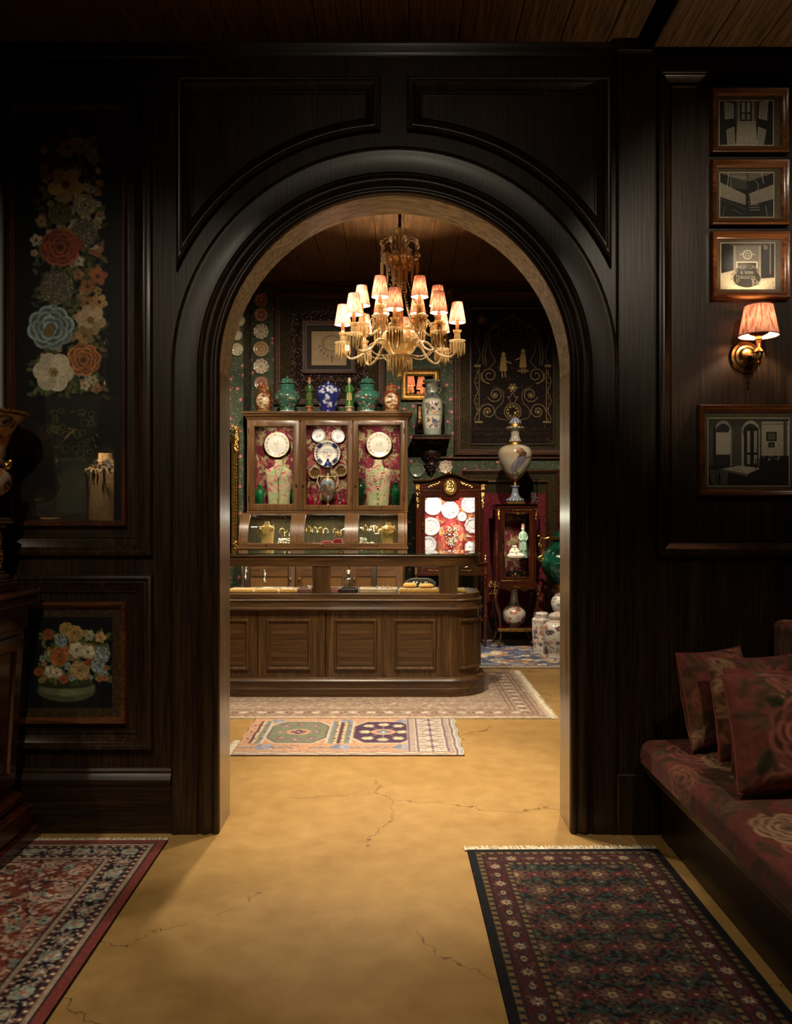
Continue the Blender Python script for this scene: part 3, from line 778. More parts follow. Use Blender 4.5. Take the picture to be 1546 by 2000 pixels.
MB().lathe([(.124, .205), (.13, .2), (.131, .19), (.126, .184)], 32, (pcx, pcy, ZU), caps=False).build('belt', plain('cobalt', '#1a1a4a', .15, 0, .5, .5), t)
m = MB().lathe([(.19, .39), (.203, .396), (.205, .402), (.195, .405), (.188, .4)], 48, (pcx, pcy, ZU), caps=False)
for i in range(60): a = 2*PI*i/60; m.ball((pcx+.203*math.cos(a), pcy+.203*math.sin(a), ZU+.402), .007, 6, 4)
m.build('rim', GOLD, t)
for a in (0, PI): MB().ball((pcx+.138*math.cos(a), pcy+.138*math.sin(a), ZU+.2), .018, 10, 6).ball((pcx+.15*math.cos(a), pcy+.15*math.sin(a), ZU+.215), .01, 8, 5).build('mount', GOLD, t)

# ---- the lit showcase nearer the camera, seen mirrored in the painting's glass
VX = -1.44; VY = 2.47
t = thing('showcase', 'dark glazed showcase mirrored in the glass of the tall flower painting', 'showcase', (-1.75, 2.2, 0))
MB().box(-2.1, VX, 1.95, VY, .0, 1.27, .005).build('base', MAH, t)
MB().box(-2.1, VX, 1.95, VY, 1.82, 1.925, .008).build('top', MAHH, t)
for q in ((VX-.035, VX, VY-.035, VY), (-2.1, -2.03, VY-.035, VY), (VX-.035, VX, 1.97, 2.0)): MB().box(*q, 1.27, 1.82, .003).build('post', MAH, t)
MB().box(-2.1, VX, 1.95, 1.97, 1.27, 1.82).build('back_panel', GVELV, t, 0)
MB().box(-2.03, VX-.035, VY-.006, VY-.002, 1.27, 1.82).build('pane', PANE, t, 0)
MB().box(VX-.006, VX-.002, 1.99, VY-.035, 1.27, 1.82).build('pane', PANE, t, 0)
spot('showcase_light', (-1.62, 2.36, 1.80), (-1.62, 2.24, 1.4), 22, 130, .6, COOL, .015)
def bust(name, label, c, h, wd, mat, group=None, depth=.5):
    o = thing(name, label, 'jewellery bust', c, group)
    prof = [(.5, 0), (.52, .35), (.56, .6), (.6, .74), (.5, .8), (.3, .84), (.22, .9), (.2, .97), (.21, 1.0)]
    m_ = MB().lathe([(r*wd, z*h) for r, z in crom(prof, 26)], 28, c, 1, depth); m_.build('torso', mat, o, 50); return o
BEIGE = plain('woven_beige', '#b08a54', .9, 0, .2, var=.3, vs=180, bmp=.4)
b = bust('jewellery_bust', 'beige jewellery bust with a silver collar, mirrored in the painting glass', (-1.60, 2.24, 1.272), .38, .19, BEIGE)
m = MB()
for i in range(220):
    a = R_.uniform(0, 2*PI); q = R_.uniform(0, 1); z = 1.27+.38*(.9-.2*q); r = .055+.072*q
    m.ball((-1.60+r*math.cos(a), 2.24+r*.56*math.sin(a), z), .006, 6, 4)
m.build('collar', SILVER, b, kind='stuff', label='silver beaded collar')
def candlestick(label, x, y, z, h, group):
    o = thing('candlestick', label, 'candlestick', (x, y, z), group)
    pr = [(.055, 0), (.058, .01), (.045, .02), (.02, .035), (.032, .05), (.036, .07), (.02, .09), (.016, .12), (.024, .125), (.02, .15), (.018, .22), (.026, .25), (.028, .29), (.016, .31), (.014, .325), (.045, .34), (.05, .352), (.012, .352)]
    MB().lathe([(r, q*h/.352) for r, q in pr], 24, (x, y, z)).build('stick', BRASS, o); return o
candlestick('left one of two brass candlesticks mirrored in the tall painting', -1.56, 2.37, 1.925, .36, 'brass candlesticks')
candlestick('right one of two brass candlesticks mirrored in the tall painting', -1.495, 2.23, 1.925, .34, 'brass candlesticks')

# ---- rugs
def fringe(parent, x0, x1, y, z, n, ln, dirn):
    m_ = MB()
    for i in range(n):
        x = x0+(x1-x0)*(i+R_.uniform(-.3, .3))/(n-1); l = ln*R_.uniform(.6, 1.15); dx = R_.uniform(-.012, .012)
        m_.tube([(x, y, z), (x+dx*.5, y+dirn*l*.5, z+.002), (x+dx, y+dirn*l, z-.002)], [.0022, .002, .0012], 4)
    return m_.build('fringe', IVORY, parent, 0, kind='stuff')
def rug(name, label, cv, x0, x1, y0, y1, th=.008, rot=0, edge='#2a1a14', z0=0.0, wob=0):
    o = thing(name, label, 'rug', ((x0+x1)/2, (y0+y1)/2, z0))
    def fn(U, V):
        e = wob*np.sin(V*23)*(np.abs(U-.5)*2)**6
        return (x0+(x1-x0)*U+e, y1+(y0-y1)*V, z0+th+0*U)
    grid_painted('pile', cv, fn, RUG, o)
    MB().box(x0-.002, x1+.002, y0-.002, y1+.002, z0, z0+th-.0012).build('backing', plain('rug_backing', edge, .95, 0, .1), o, 0)
    o.rotation_euler.z = rot
    return o
def border_band(cv, d0, d1, col):
    h, w_ = cv.h, cv.w; yy, xx = np.mgrid[0:h, 0:w_]; d = np.minimum(np.minimum(xx, w_-1-xx), np.minimum(yy, h-1-yy))
    m_ = (np.clip(d-d0+.5, 0, 1)*np.clip(d1-d+.5, 0, 1))[..., None]; cv.a = cv.a*(1-m_)+hexc(col)*m_
def along(cv, d, step, fn):
    """call fn(x,y,angle,k) at points along the rectangle inset d"""
    x0, y0, x1, y1 = d, d, cv.w-1-d, cv.h-1-d; k = 0
    for (xa, ya, xb, yb) in ((x0, y0, x1, y0), (x1, y0, x1, y1), (x1, y1, x0, y1), (x0, y1, x0, y0)):
        Ln = math.hypot(xb-xa, yb-ya); n_ = max(1, int(round(Ln/step))); an = math.atan2(yb-ya, xb-xa)
        for i in range(n_): fn(xa+(xb-xa)*i/n_, ya+(yb-ya)*i/n_, an, k); k += 1
def vine(cv, d, amp, wl_, wd, col, al=1):
    x0, y0, x1, y1 = d, d, cv.w-1-d, cv.h-1-d
    for (xa, ya, xb, yb) in ((x0, y0, x1, y0), (x1, y0, x1, y1), (x1, y1, x0, y1), (x0, y1, x0, y0)):
        Ln = math.hypot(xb-xa, yb-ya); tx, ty = (xb-xa)/Ln, (yb-ya)/Ln; n_ = int(Ln/1.5)
        cv.line([(xa+tx*s_-ty*amp*math.sin(2*PI*s_/wl_), ya+ty*s_+tx*amp*math.sin(2*PI*s_/wl_)) for s_ in np.linspace(0, Ln, n_)], wd, col, al)
# left rug: red field, black floral border
LX0, LX1, LY0, LY1 = -1.98, -.905, 1.55, 3.29
g = .0042; cv = Cv((LX1-LX0)/g, (LY1-LY0)/g, '#7e3626')
u = 1/g
cl = ['#c9a283', '#8f9a84', '#d8c2a4', '#b5745a', '#5a2018', '#1c1a24', '#a88a70']
for _ in range(3000):
    x, y = R_.uniform(40, cv.w-40), R_.uniform(40, cv.h-40); cv.ell(x, y, R_.uniform(1, 4), R_.uniform(1, 2.2), R_.choice(cl), R_.uniform(0, 3), .9)
for _ in range(260):
    x, y = R_.uniform(50, cv.w-40), R_.uniform(50, cv.h-40); cv.flower(x, y, R_.uniform(2.5, 6.5), 6, R_.choice(['#b89a7e', '#8a9482', '#b07e68', '#9a5a48']), '#2a1618', R_.uniform(0, 3))
for _ in range(90):
    x, y = R_.uniform(40, cv.w-40), R_.uniform(40, cv.h-40); r = R_.uniform(8, 20); a0 = R_.uniform(0, 6)
    cv.line([(x+r*math.cos(a0+q), y+r*.8*math.sin(a0+q)) for q in np.linspace(0, 3.6, 18)], 1.3, R_.choice(['#2a1a20', '#a88a78', '#c9b090']))
border_band(cv, 0, .034*u, '#85362c'); border_band(cv, .034*u, .04*u, '#1a1620'); border_band(cv, .04*u, .056*u, '#a48d72')
border_band(cv, .056*u, .075*u, '#6e3a30'); border_band(cv, .075*u, .150*u, '#15131c'); border_band(cv, .15*u, .168*u, '#6e3a30'); border_band(cv, .168*u, .184*u, '#a48d72'); border_band(cv, .184*u, .189*u, '#1a1620')
for d in (.0655, .159): along(cv, d*u, 4.2, lambda x, y, a, k_: cv.ell(x, y, 1.5, 1.2, ['#d8cba8', '#1c1824'][k_ % 2]))
vine(cv, .1125*u, 5, 44, 1.2, '#9a6a5c')
def motif(x, y, a, k_):
    if k_ % 2: cv.flower(x, y, 7.5, 8, '#8f9a88', '#c9a880', 0); cv.ell(x, y, 2.4, 2.4, '#b56a50')
    else: cv.flower(x, y, 6.5, 5, '#8a6a58', '#b0785c', .3); cv.ell(x, y, 2, 2, '#caa888')
along(cv, .1125*u, 22, motif)
def bits(x, y, a, k_):
    for _ in range(7): cv.ell(x+R_.uniform(-8, 8), y+R_.uniform(-8, 8), R_.uniform(.8, 2.2), R_.uniform(.6, 1.1), R_.choice(['#b8a488', '#9aa490', '#b5806a', '#d0c0a0']), R_.uniform(0, 3))
along(cv, .1125*u, 4.4, bits)
cv.noise(.16, 1.5); 
o = rug('floor_rug', 'red oriental rug with black floral border, left foreground beside console cabinet', cv, LX0, LX1, LY0, LY1, rot=.012)
fringe(o, LX0, LX1, LY1, .005, 330, .04, 1)
# right rug: navy herati field, wine border
RX0, RX1, RY0, RY1 = .288, 1.028, 1.62, 3.205
g = .0036; cv = Cv((RX1-RX0)/g, (RY1-RY0)/g, '#0c0c14'); u = 1/g
cxm = cv.w/2; sx = .15*u; sy = .125*u
for j in range(-1, 15):
    for i in range(-3, 4):
        x = cxm+(i+(.5 if j % 2 else 0))*sx; y = .1*u+j*sy
        cv.line([(x-sx/2, y), (x, y-sy*.5), (x+sx/2, y), (x, y+sy*.5), (x-sx/2, y)], 1.1, '#5c5234')
for _ in range(5200):
    x, y = R_.uniform(20, cv.w-20), R_.uniform(20, cv.h-20); cv.ell(x, y, R_.uniform(.8, 2.6), R_.uniform(.7, 1.5), R_.choice(['#1f4038', '#6a4a30', '#5e1a20', '#7a6a44', '#2c4a44', '#8a4a30']), R_.uniform(0, 3), .85)
for j in range(-1, 15):
    for i in range(-3, 4):
        x = cxm+(i+(.5 if j % 2 else 0))*sx; y = .1*u+j*sy
        r = 12 if (i+j) % 2 else 10
        cv.ell(x, y, r, r, '#4a1a1e'); cv.flower(x, y, r, 10, '#74503a', '#94785a', 0, 1, .2); cv.ring(x, y, r*.5, 1, '#2a1218'); cv.flower(x, y, r*.45, 6, '#a8865e', '#5a1c1c')
        for s_ in (-1, 1): cv.line([(x+s_*(r+3)*math.cos(q), y+(r+5)*math.sin(q)) for q in np.linspace(-.9, .9, 9)], 1.8, '#6e2a24'); 
        x2 = x+sx/2; cv.flower(x2, y+sy*.0, 6.5, 6, '#6e2226', '#b08858', .4); cv.flower(x, y+sy*.5, 5, 7, R_.choice(['#5a2a26', '#3a4a40', '#6a5238']), '#a88a60', .2); cv.leaf(x-8, y+sy*.5, 9, 4, 2.6, '#31503f'); cv.leaf(x+8, y+sy*.5, 9, 4, .5, '#31503f'); cv.ell(x2, y+9, 2, 4, '#2a5048'); cv.ell(x2-6, y-7, 3, 1.5, '#345a4c', .7)
border_band(cv, 0, .028*u, '#0b0a12'); border_band(cv, .028*u, .047*u, '#8a6a3a'); border_band(cv, .047*u, .053*u, '#1c1014'); border_band(cv, .053*u, .118*u, '#521619'); border_band(cv, .118*u, .123*u, '#1c1014'); border_band(cv, .123*u, .139*u, '#8a6a3a'); border_band(cv, .139*u, .143*u, '#1c1014')
for d in (.0375, .131): along(cv, d*u, 9, lambda x, y, a, k_: (cv.ell(x, y, 2.4, 1.8, '#171420'), cv.ell(x+2, y+2, 1.2, 1, '#6a2420')))
vine(cv, .0855*u, 4.5, 40, 1.1, '#2e4a44', .9)
def motif2(x, y, a, k_):
    if k_ % 2: cv.flower(x, y, 5.5, 8, '#c0aa84', '#6a1a1c', 0, 1, .2)
    else: cv.ell(x, y, 6.5, 4.2, '#1c1418', a); cv.ell(x, y, 4.6, 2.8, '#b09470', a); cv.ell(x, y, 2, 1.3, '#7a2a24', a)
along(cv, .0855*u, 20, motif2)
along(cv, .0855*u, 5, lambda x, y, a, k_: cv.ell(x+R_.uniform(-7, 7), y+R_.uniform(-7, 7), 1.6, .9, R_.choice(['#8a6a4a', '#3a5a50', '#7a3a34']), R_.uniform(0, 3)))
cv.a *= .8; cv.noise(.18, 1.5)
o = rug('floor_rug', 'dark navy and wine oriental rug, right foreground in front of the bench', cv, RX0, RX1, RY0, RY1, rot=.012, edge='#0c0a10')
fringe(o, RX0-.01, RX1, RY1, .005, 260, .045, 1)

# ---- upholstered bench along the right wall
def rose_canvas(w_, h_, base='#8c4238', big=1.0, n_=8):
    cv = Cv(w_, h_, base); cv.noise(.12, 9)
    for _ in range(int(n_*5)): cv.leaf(R_.uniform(0, w_), R_.uniform(0, h_), 14*big, 6*big, R_.uniform(0, 6.3), R_.choice(['#5c4a30', '#4e4028', '#6a5638']))
    for _ in range(n_):
        x, y, r = R_.uniform(0, w_), R_.uniform(0, h_), R_.uniform(9, 16)*big
        cv.rose(x, y, r, R_.choice(['#b08a5c', '#a8694c', '#bb9a6c', '#9c5442']))
        for k_ in range(3): a = R_.uniform(0, 6.3); cv.leaf(x+r*.8*math.cos(a), y+r*.8*math.sin(a), 12*big, 5*big, a, '#4a4028')
    cv.a = cv.a*.68+hexc(base)*.32; cv.noise(.1, 2); return cv
BX0 = .985; BY1 = 3.345; BY0 = 1.1
t = thing('bench', 'long built-in bench upholstered in rose-print velvet along the right wall', 'bench', (1.4, 2.2, 0))
MB().box(1.076, 1.85, BY0, BY1, .0, .27, .004).build('base', DWH, t)
MB().box(1.0, 1.85, BY0, BY1, .27, .31, .004).build('seat_board', wood('bench_board', '#2a2210', '#4e4020', 'y'), t)
# seat cushion: rounded slab
cvb = rose_canvas(170, 320, '#7c3a32', 1.3, 46)
def seat(U, V):
    # U runs from the underside of the front edge over the top; V along the bench
    x0, x1, zb, zt, r = BX0, 1.84, .312, .405, .035
    s_ = U*(zt-zb+x1-x0)
    z = np.where(s_ < zt-zb-r, zb+s_, zt); x = np.where(s_ < zt-zb-r, x0, x0+(s_-(zt-zb)))
    q = np.clip((s_-(zt-zb-r))/(2*r), 0, 1); on = (q > 0) & (q < 1); a = q*PI/2
    x = np.where(on, x0+r-r*np.cos(a), x); z = np.where(on, zt-r+r*np.sin(a), z)
    y = BY1-.02+(BY0-BY1)*V
    e = np.clip((.03-V*(BY1-BY0))/.03, 0, 1); z = z-e*e*.03*(z > zb+.02)
    crown = .012*np.sin(np.clip((x-x0)/(x1-x0), 0, 1)*PI); return x, y, z+crown*(z > zt-.02)
grid_painted('seat_cushion', cvb, seat, VELV, t, smooth=60, flip=True)
MB().box(BX0+.012, 1.84, BY0, BY1-.022, .31, .395, .01).build('cushion_core', plain('velvet_underside', '#7a3830', .9), t)
cvb = rose_canvas(60, 200, '#8a3f36', 1.2, 16)
def backc(U, V):
    x0, x1, z0, z1, r = 1.53, 1.8, .40, .885, .03
    s_ = U*(z1-z0+x1-x0); q = np.clip((s_-(z1-z0-r))/(2*r), 0, 1); a = q*PI/2; on = (q > 0) & (q < 1)
    z = np.where(s_ < z1-z0-r, z0+s_, z1); x = np.where(s_ < z1-z0-r, x0, x0+s_-(z1-z0))
    x = np.where(on, x0+r-r*np.cos(a), x); z = np.where(on, z1-r+r*np.sin(a), z)
    return x, BY1-.01+(BY0-BY1)*V, z
grid_painted('back_cushion', cvb, backc, VELV, t, smooth=60, flip=True)
MB().box(1.535, 1.85, BY0, BY1-.005, .4, .875, .02).build('back_core', plain('velvet_back', '#83403a', .9), t)
# scatter cushions
def pillow(label, c, w_, h_, th, yaw, tilt, cvp):
    o = thing('scatter_cushion', label, 'cushion', c, 'rose-print scatter cushions')
    n_ = 64; M = Matrix.Translation(Vector(c)) @ Matrix.Rotation(yaw, 4, 'Z') @ Matrix.Rotation(tilt, 4, 'X')
    U, V = np.meshgrid(np.linspace(-1, 1, n_), np.linspace(-1, 1, n_))
    pin = lambda a, b: 1-.06*(1-b*b)*np.abs(a)**3
    xx = U*w_/2*pin(U, V); zz = -V*h_/2*pin(V, U)+h_/2
    prof = np.clip(1-np.abs(U)**2.6, 0, 1)**.55*np.clip(1-np.abs(V)**2.6, 0, 1)**.55
    wr = 1+.05*np.sin(U*7+V*4)+.04*np.sin(V*9-U*3)
    cols = linarr(cvp.a).reshape(-1, 3); cos = []
    for s_ in (-1, 1):
        yy = s_*th/2*prof*wr; cos.append(np.stack([xx, yy, zz], -1).reshape(-1, 3))
    co = np.vstack(cos); idx = np.arange(n_*n_).reshape(n_, n_)
    q = np.stack([idx[:-1, :-1], idx[1:, :-1], idx[1:, 1:], idx[:-1, 1:]], -1).reshape(-1, 4)
    co = np.array([tuple(M @ Vector(p)) for p in co])-np.array(c)
    me = raw_mesh('cover', co, np.vstack([q, q[:, ::-1]+n_*n_]), np.vstack([cols, cols]))
    finish(me, 'cover', VELV, o, 60, c)
    ed = [tuple(M @ Vector((xx[i, j], 0, zz[i, j]))) for i, j in [(0, k) for k in range(n_)]+[(k, n_-1) for k in range(1, n_)]+[(n_-1, k) for k in range(n_-2, -1, -1)]+[(k, 0) for k in range(n_-2, -1, -1)]]
    MB().tube(ed, .0035, 5).build('piping', plain('piping', '#8a4038', .9), o)
def pcv(seed, big):
    cv = rose_canvas(64, 64, '#7e3c34', .95, 11)
    if big: cv.leaf(16, 14, 14, 7, .5, '#3a3620'); cv.leaf(14, 42, 13, 7, 2, '#3a3620'); cv.rose(34, 33, 19, '#94503f')
    return cv
pillow('rose-print cushion tucked furthest into the bench corner, left of the others', (1.26, 3.15, .43), .36, .36, .15, .5, -.22, pcv(1, 0))
pillow('rose-print cushion second from the bench corner, leaning on the furthest one', (1.325, 2.95, .43), .36, .37, .15, .14, -.25, pcv(2, 0))
pillow('rose-print cushion mostly hidden behind the front big-rose cushion', (1.32, 2.78, .432), .36, .35, .14, -.1, -.28, pcv(3, 0))
pillow('front rose-print cushion with one large rose, nearest on the bench', (1.27, 2.60, .432), .40, .37, .17, .1, -.3, pcv(4, 1))

# ---- framed photographs on the right panel
FPR = [(0, 0), (0, .03), (.004, .036), (.01, .034), (.014, .028), (.02, .026), (.026, .018), (.03, .018), (.03, 0)]
def photo(label, x0, x1, y0, y1, ix0, ix1, iy0, iy1, paint, k=1.0):
    o = thing('framed_photograph', label, 'photograph', (fx((x0+x1)/2), YF, fz(y1)), 'framed photographs')
    frame_sweep(fx(x0), fx(x1), fz(y1), fz(y0), YF, FPR).build('frame', PFW, o, 40)
    MB().box(fx(x0+10), fx(x1-10), YF-.012, YF-.002, fz(y1-10), fz(y0+10)).build('mount', plain('photo_mount', '#4e432a', .8), o, 0)
    m_ = frame_sweep(fx(ix0-1.3), fx(ix1+1.3), fz(iy1+1.3), fz(iy0-1.3), YF-.012, [(0, 0), (0, .0015), (.003, .0015), (.003, 0)]); m_.build('slip', plain('slip_edge', '#b8ae90', .5), o, 0)
    cv = Cv((ix1-ix0)*k, (iy1-iy0)*k, '#15120d'); paint(cv, k); cv.noise(.1, 1.5)
    grid_painted('picture', cv, flat3(fx(ix0), fx(ix1), fz(iy1), fz(iy0), YF-.0128), PRINT, o)
    MB().box(fx(x0+9), fx(x1-9), YF-.0165, YF-.0145, fz(y1-9), fz(y0+9)).build('glass', PANE, o, 0)
def p_hall(cv, k):
    def r(a, b, c, d, col): cv.rect(a*k, b*k, c*k, d*k, col)
    cv.a[:] = hexc('#12100c'); r(31, 0, 72, 40, '#4e4638'); r(40, 2, 62, 38, '#241f18'); r(43, 3, 49, 22, '#a39a84'); r(53, 3, 59, 22, '#a39a84'); r(43, 25, 49, 36, '#8a806c'); r(53, 25, 59, 36, '#8a806c'); r(36, 0, 38, 40, '#b0a68e'); r(64, 0, 66, 40, '#b0a68e')
    cv.poly([(34*k, 40*k), (70*k, 40*k), (73*k, 86*k), (32*k, 86*k)], '#b5aa92')
    for j in range(14):
        y = 42+44*(j/14)**1.3
        for i in range(10): cv.ell((34+i*4+(j % 2)*2)*k, y*k, 1.5, .9, '#3a3226')
    for q in ([(10, 2), (27, 6), (27, 33), (11, 35)], [(14, 56), (28, 50), (30, 84), (16, 85)], [(78, 3), (94, 0), (91, 37), (76, 33)], [(75, 50), (90, 56), (84, 86), (73, 82)]):
        cv.poly([(a*k, b*k) for a, b in q], '#8c8370'); cv.line([(a*k, b*k) for a, b in q+q[:1]], 1.2, '#c0b69c')
def p_stair(cv, k):
    cv.a[:] = hexc('#171410'); cv.poly([(0, 0), (50*k, 18*k), (104*k, 0)], '#6a614f'); cv.poly([(0, 18*k), (50*k, 42*k), (50*k, 62*k), (0, 46*k)], '#8a806a'); cv.poly([(56*k, 40*k), (104*k, 22*k), (104*k, 50*k), (60*k, 62*k)], '#857b66')
    for i in range(14): cv.line([((20+i*2.4)*k, 6*k), ((20+i*2.4)*k, 30*k)], .8, '#a89d84')
    cv.poly([(20*k, 8*k), (52*k, 14*k), (52*k, 32*k), (24*k, 30*k)], '#3a342a', .6); cv.line([(53*k, 0), (53*k, 85*k)], 2, '#0c0a08'); cv.line([(17*k, 0), (14*k, 28*k)], 1.4, '#c0b59a'); cv.line([(80*k, 0), (84*k, 20*k)], 1.4, '#c0b59a')
    cv.line([(64*k+10*k*math.cos(a), 26*k+12*k*math.sin(a)) for a in np.linspace(-1.4, 1.2, 14)], 1.2, '#a09580')
    for j in range(4):
        for i in range(5): cv.ell((56+i*4+j)*k, (56+j*5)*k, 1.6, .9, '#c8bda2')
    cv.line([(5*k, 84*k), (10*k, 64*k)], 1.6, '#6a6150'); cv.line([(92*k, 84*k), (88*k, 64*k)], 2, '#8a8068'); cv.line([(24*k, 70*k), (44*k, 80*k)], 1, '#8a8068'); cv.line([(0, 50*k), (50*k, 70*k)], 1.2, '#5a5242')
def p_stove(cv, k):
    cv.a[:] = hexc('#16130e'); cv.poly([(0, 88*k), (0, 58*k), (24*k, 52*k), (30*k, 72*k), (104*k, 66*k), (104*k, 88*k)], '#b8ad8e')
    cv.rect(24*k, 4*k, 77*k, 80*k, '#6e6650'); cv.rect(24*k, 3*k, 28*k, 80*k, '#9a9072'); cv.rect(73*k, 3*k, 77*k, 80*k, '#9a9072'); cv.rect(18*k, 2*k, 84*k, 5*k, '#4a4434')
    cv.ring(51*k, 22*k, 8*k, 2.2*k, '#c8be9e'); cv.ell(51*k, 22*k, 4*k, 4*k, '#b0a684'); cv.ell(51*k, 22*k, 1.6*k, 1.6*k, '#201c14'); cv.line([(37*k, 22*k), (44*k, 20*k)], 2*k, '#c0b594'); cv.line([(58*k, 20*k), (65*k, 22*k)], 2*k, '#c0b594')
    cv.rect(29*k, 35*k, 71*k, 48*k, '#d0c6a6'); cv.rect(32*k, 38*k, 68*k, 82*k, '#2c271c'); cv.ell(50*k, 68*k, 26*k, 17*k, '#262117')
    for (tx, y, s_, x0) in (('NORTON', 42, 4.6, 33), ('& SONS', 54, 3.4, 38), ('CALCUTTA', 63, 3.3, 34)): stamp(cv, tx, x0*k, y*k, s_*k, '#c8bf9c')
    for _ in range(120): cv.ell(R_.uniform(58, 104)*k, R_.uniform(68, 88)*k, 1.4, .8, R_.choice(['#e0d8ba', '#4a4434', '#c8be9e']), R_.uniform(0, 3))
    for _ in range(30): cv.ell(R_.uniform(20, 36)*k, R_.uniform(55, 76)*k, 2, 1.4, R_.choice(['#3a3426', '#8a8064']), R_.uniform(0, 3))
    cv.rect(94*k, 0, 96*k, 60*k, '#8a8064'); cv.ell(86*k, 8*k, 4*k, 5*k, '#7a7056')
def p_room(cv, k):
    def r(a, b, c, d, col): cv.rect(a*k, b*k, c*k, d*k, col)
    cv.a[:] = hexc('#4a4336'); r(0, 0, 157, 16, '#3a342a'); r(103, 6, 157, 76, '#a49880'); r(96, 10, 157, 12, '#6a604c'); r(145, 6, 152, 110, '#4a4234')
    for (x, w2, col) in ((14, 30, '#8f8672'), (66, 32, '#a59b84')):
        cv.ell((x+w2/2)*k, 26*k, w2*.55*k, 22*k, col); r(x-1.5, 26, x+w2+1.5, 92, col); cv.ell((x+w2/2)*k, 27*k, w2*.46*k, 17*k, '#2c2820')
    r(15, 27, 43, 70, '#b8ae96'); r(10, 16, 15, 100, '#1a1712'); r(40, 22, 44, 92, '#aaa08a'); r(15, 70, 43, 92, '#2a251c')
    for i in range(7): cv.line([(17*k, (30+i*4)*k), (40*k, (31+i*4)*k)], .7, '#948a74')
    r(69, 18, 97, 92, '#1c1812'); r(75, 24, 81, 88, '#9a907c'); r(88, 24, 94, 88, '#9a907c'); r(83, 20, 86, 90, '#0e0c08'); r(74, 66, 96, 70, '#0e0c08')
    r(112, 26, 132, 44, '#221d16'); r(115, 29, 129, 41, '#57503f'); r(116, 46, 128, 56, '#1e1a14'); r(119, 49, 125, 54, '#57503f')
    r(0, 92, 157, 130, '#1a1611'); cv.poly([(0, 100*k), (40*k, 94*k), (36*k, 128*k), (10*k, 130*k)], '#4e4638'); r(100, 72, 157, 108, '#15120d')
    cv.poly([(27*k, 97*k), (60*k, 91*k), (102*k, 96*k), (76*k, 107*k)], '#b0a48c'); cv.poly([(27*k, 97*k), (76*k, 107*k), (76*k, 112*k), (30*k, 101*k)], '#6a604e'); r(19, 108, 24, 128, '#0e0c08')
    for q in (6, 12): cv.line([(q*k, 90*k), ((q+10)*k, 100*k), ((q+8)*k, 124*k)], 1.6, '#0e0c08')
    for q in (92, 99): cv.line([(q*k, 78*k), (q*k, 98*k)], 1.8, '#0e0c08')
    for _ in range(18): cv.ell(R_.uniform(104, 140)*k, R_.uniform(70, 80)*k, 1.5, 1.2, R_.choice(['#8a806a', '#c0b59a', '#2a251c']))
GLY = {'N': [((0, 1), (0, 0), (1, 1), (1, 0))], 'O': [((0, 0), (1, 0), (1, 1), (0, 1), (0, 0))], 'R': [((0, 1), (0, 0), (1, 0), (1, .5), (0, .5), (1, 1))], 'T': [((0, 0), (1, 0)), ((.5, 0), (.5, 1))],
       'S': [((1, 0), (0, 0), (0, .5), (1, .5), (1, 1), (0, 1))], 'C': [((1, 0), (0, 0), (0, 1), (1, 1))], 'A': [((0, 1), (.5, 0), (1, 1)), ((.2, .65), (.8, .65))], 'L': [((0, 0), (0, 1), (1, 1))], 'U': [((0, 0), (0, 1), (1, 1), (1, 0))], '&': [((1, 1), (.2, .2), (.6, 0), (.1, .8), (.6, 1), (1, .6))], ' ': []}
def stamp(cv, txt, x, y, s_, col):
    for i, ch in enumerate(txt):
        for st in GLY[ch]: cv.line([(x+i*s_*1.25+a*s_*.85, y+b*s_*1.35) for a, b in st], .9, col)
photo('framed photograph of a tiled hallway with open doors, topmost on right panel', 1384, 1534, 178, 304, 1402, 1506, 200, 286, p_hall, 1.3)
photo('framed photograph of a balcony and stairwell, second from top on right panel', 1384, 1535, 317, 443, 1403, 1507, 340, 426, p_stair, 1.3)
photo('framed photograph of a lettered iron stove, just above the brass wall lamp', 1384, 1536, 456, 586, 1405, 1509, 477, 565, p_stove, 1.6)
photo('wide framed photograph of a dining room with arched windows, below the brass wall lamp', 1359, 1560, 792, 969, 1380, 1537, 818, 949, p_room, 1.1)

# ---- wall lamp
def shade_mat():
    m_, nt, out = nm('pleated_silk'); b = nd(nt, 'ShaderNodeBsdfTranslucent'); d = nd(nt, 'ShaderNodeBsdfDiffuse'); mx = nd(nt, 'ShaderNodeMixShader'); mx.inputs[0].default_value = .945
    f = noise_n(nt, coords(nt, (150, 150, 5)), 1.0, 3)
    nt.links.new(ramp(nt, f, [(.34, '#6a3428'), (.62, '#c98a70')]), b.inputs[0]); nt.links.new(ramp(nt, f, [(.34, '#9a5a4a'), (.62, '#d8a690')]), d.inputs[0])
    nt.links.new(b.outputs[0], mx.inputs[1]); nt.links.new(d.outputs[0], mx.inputs[2]); nt.links.new(mx.outputs[0], out.inputs['Surface']); return m_
SHADE = shade_mat(); TRIM = plain('shade_trim', '#6a3a30', .8)
def shade_mb(rb, rt, z0, z1, c=(0, 0, 0), pl=26):
    return MB().lathe([(rb+(rt-rb)*k_/6, z0+(z1-z0)*k_/6) for k_ in range(7)], pl*4, c, caps=False, mod=lambda a, z: 1+.012*math.cos(pl*a))
def shade_trim(r, z, c=(0, 0, 0)): return MB().lathe([(r*1.0, z-.002), (r*1.025, z-.002), (r*1.025, z+.002), (r*1.0, z+.002)], 32, c, caps=False)
LX, LY = 1.444, 3.28
zb, zt = 2.022, 2.143
t = thing('wall_lamp', 'brass wall lamp with a pleated pink silk shade, on the right panel', 'lamp', (LX, YF, 1.9))
MB().lathe([(.064, 0), (.066, .006), (.06, .012), (.05, .013), (.046, .02), (.036, .022), (.03, .03), (.02, .036), (.001, .038)], 40, (LX-.004, YF, 1.962), ax='y').build('backplate', BRASS, t)
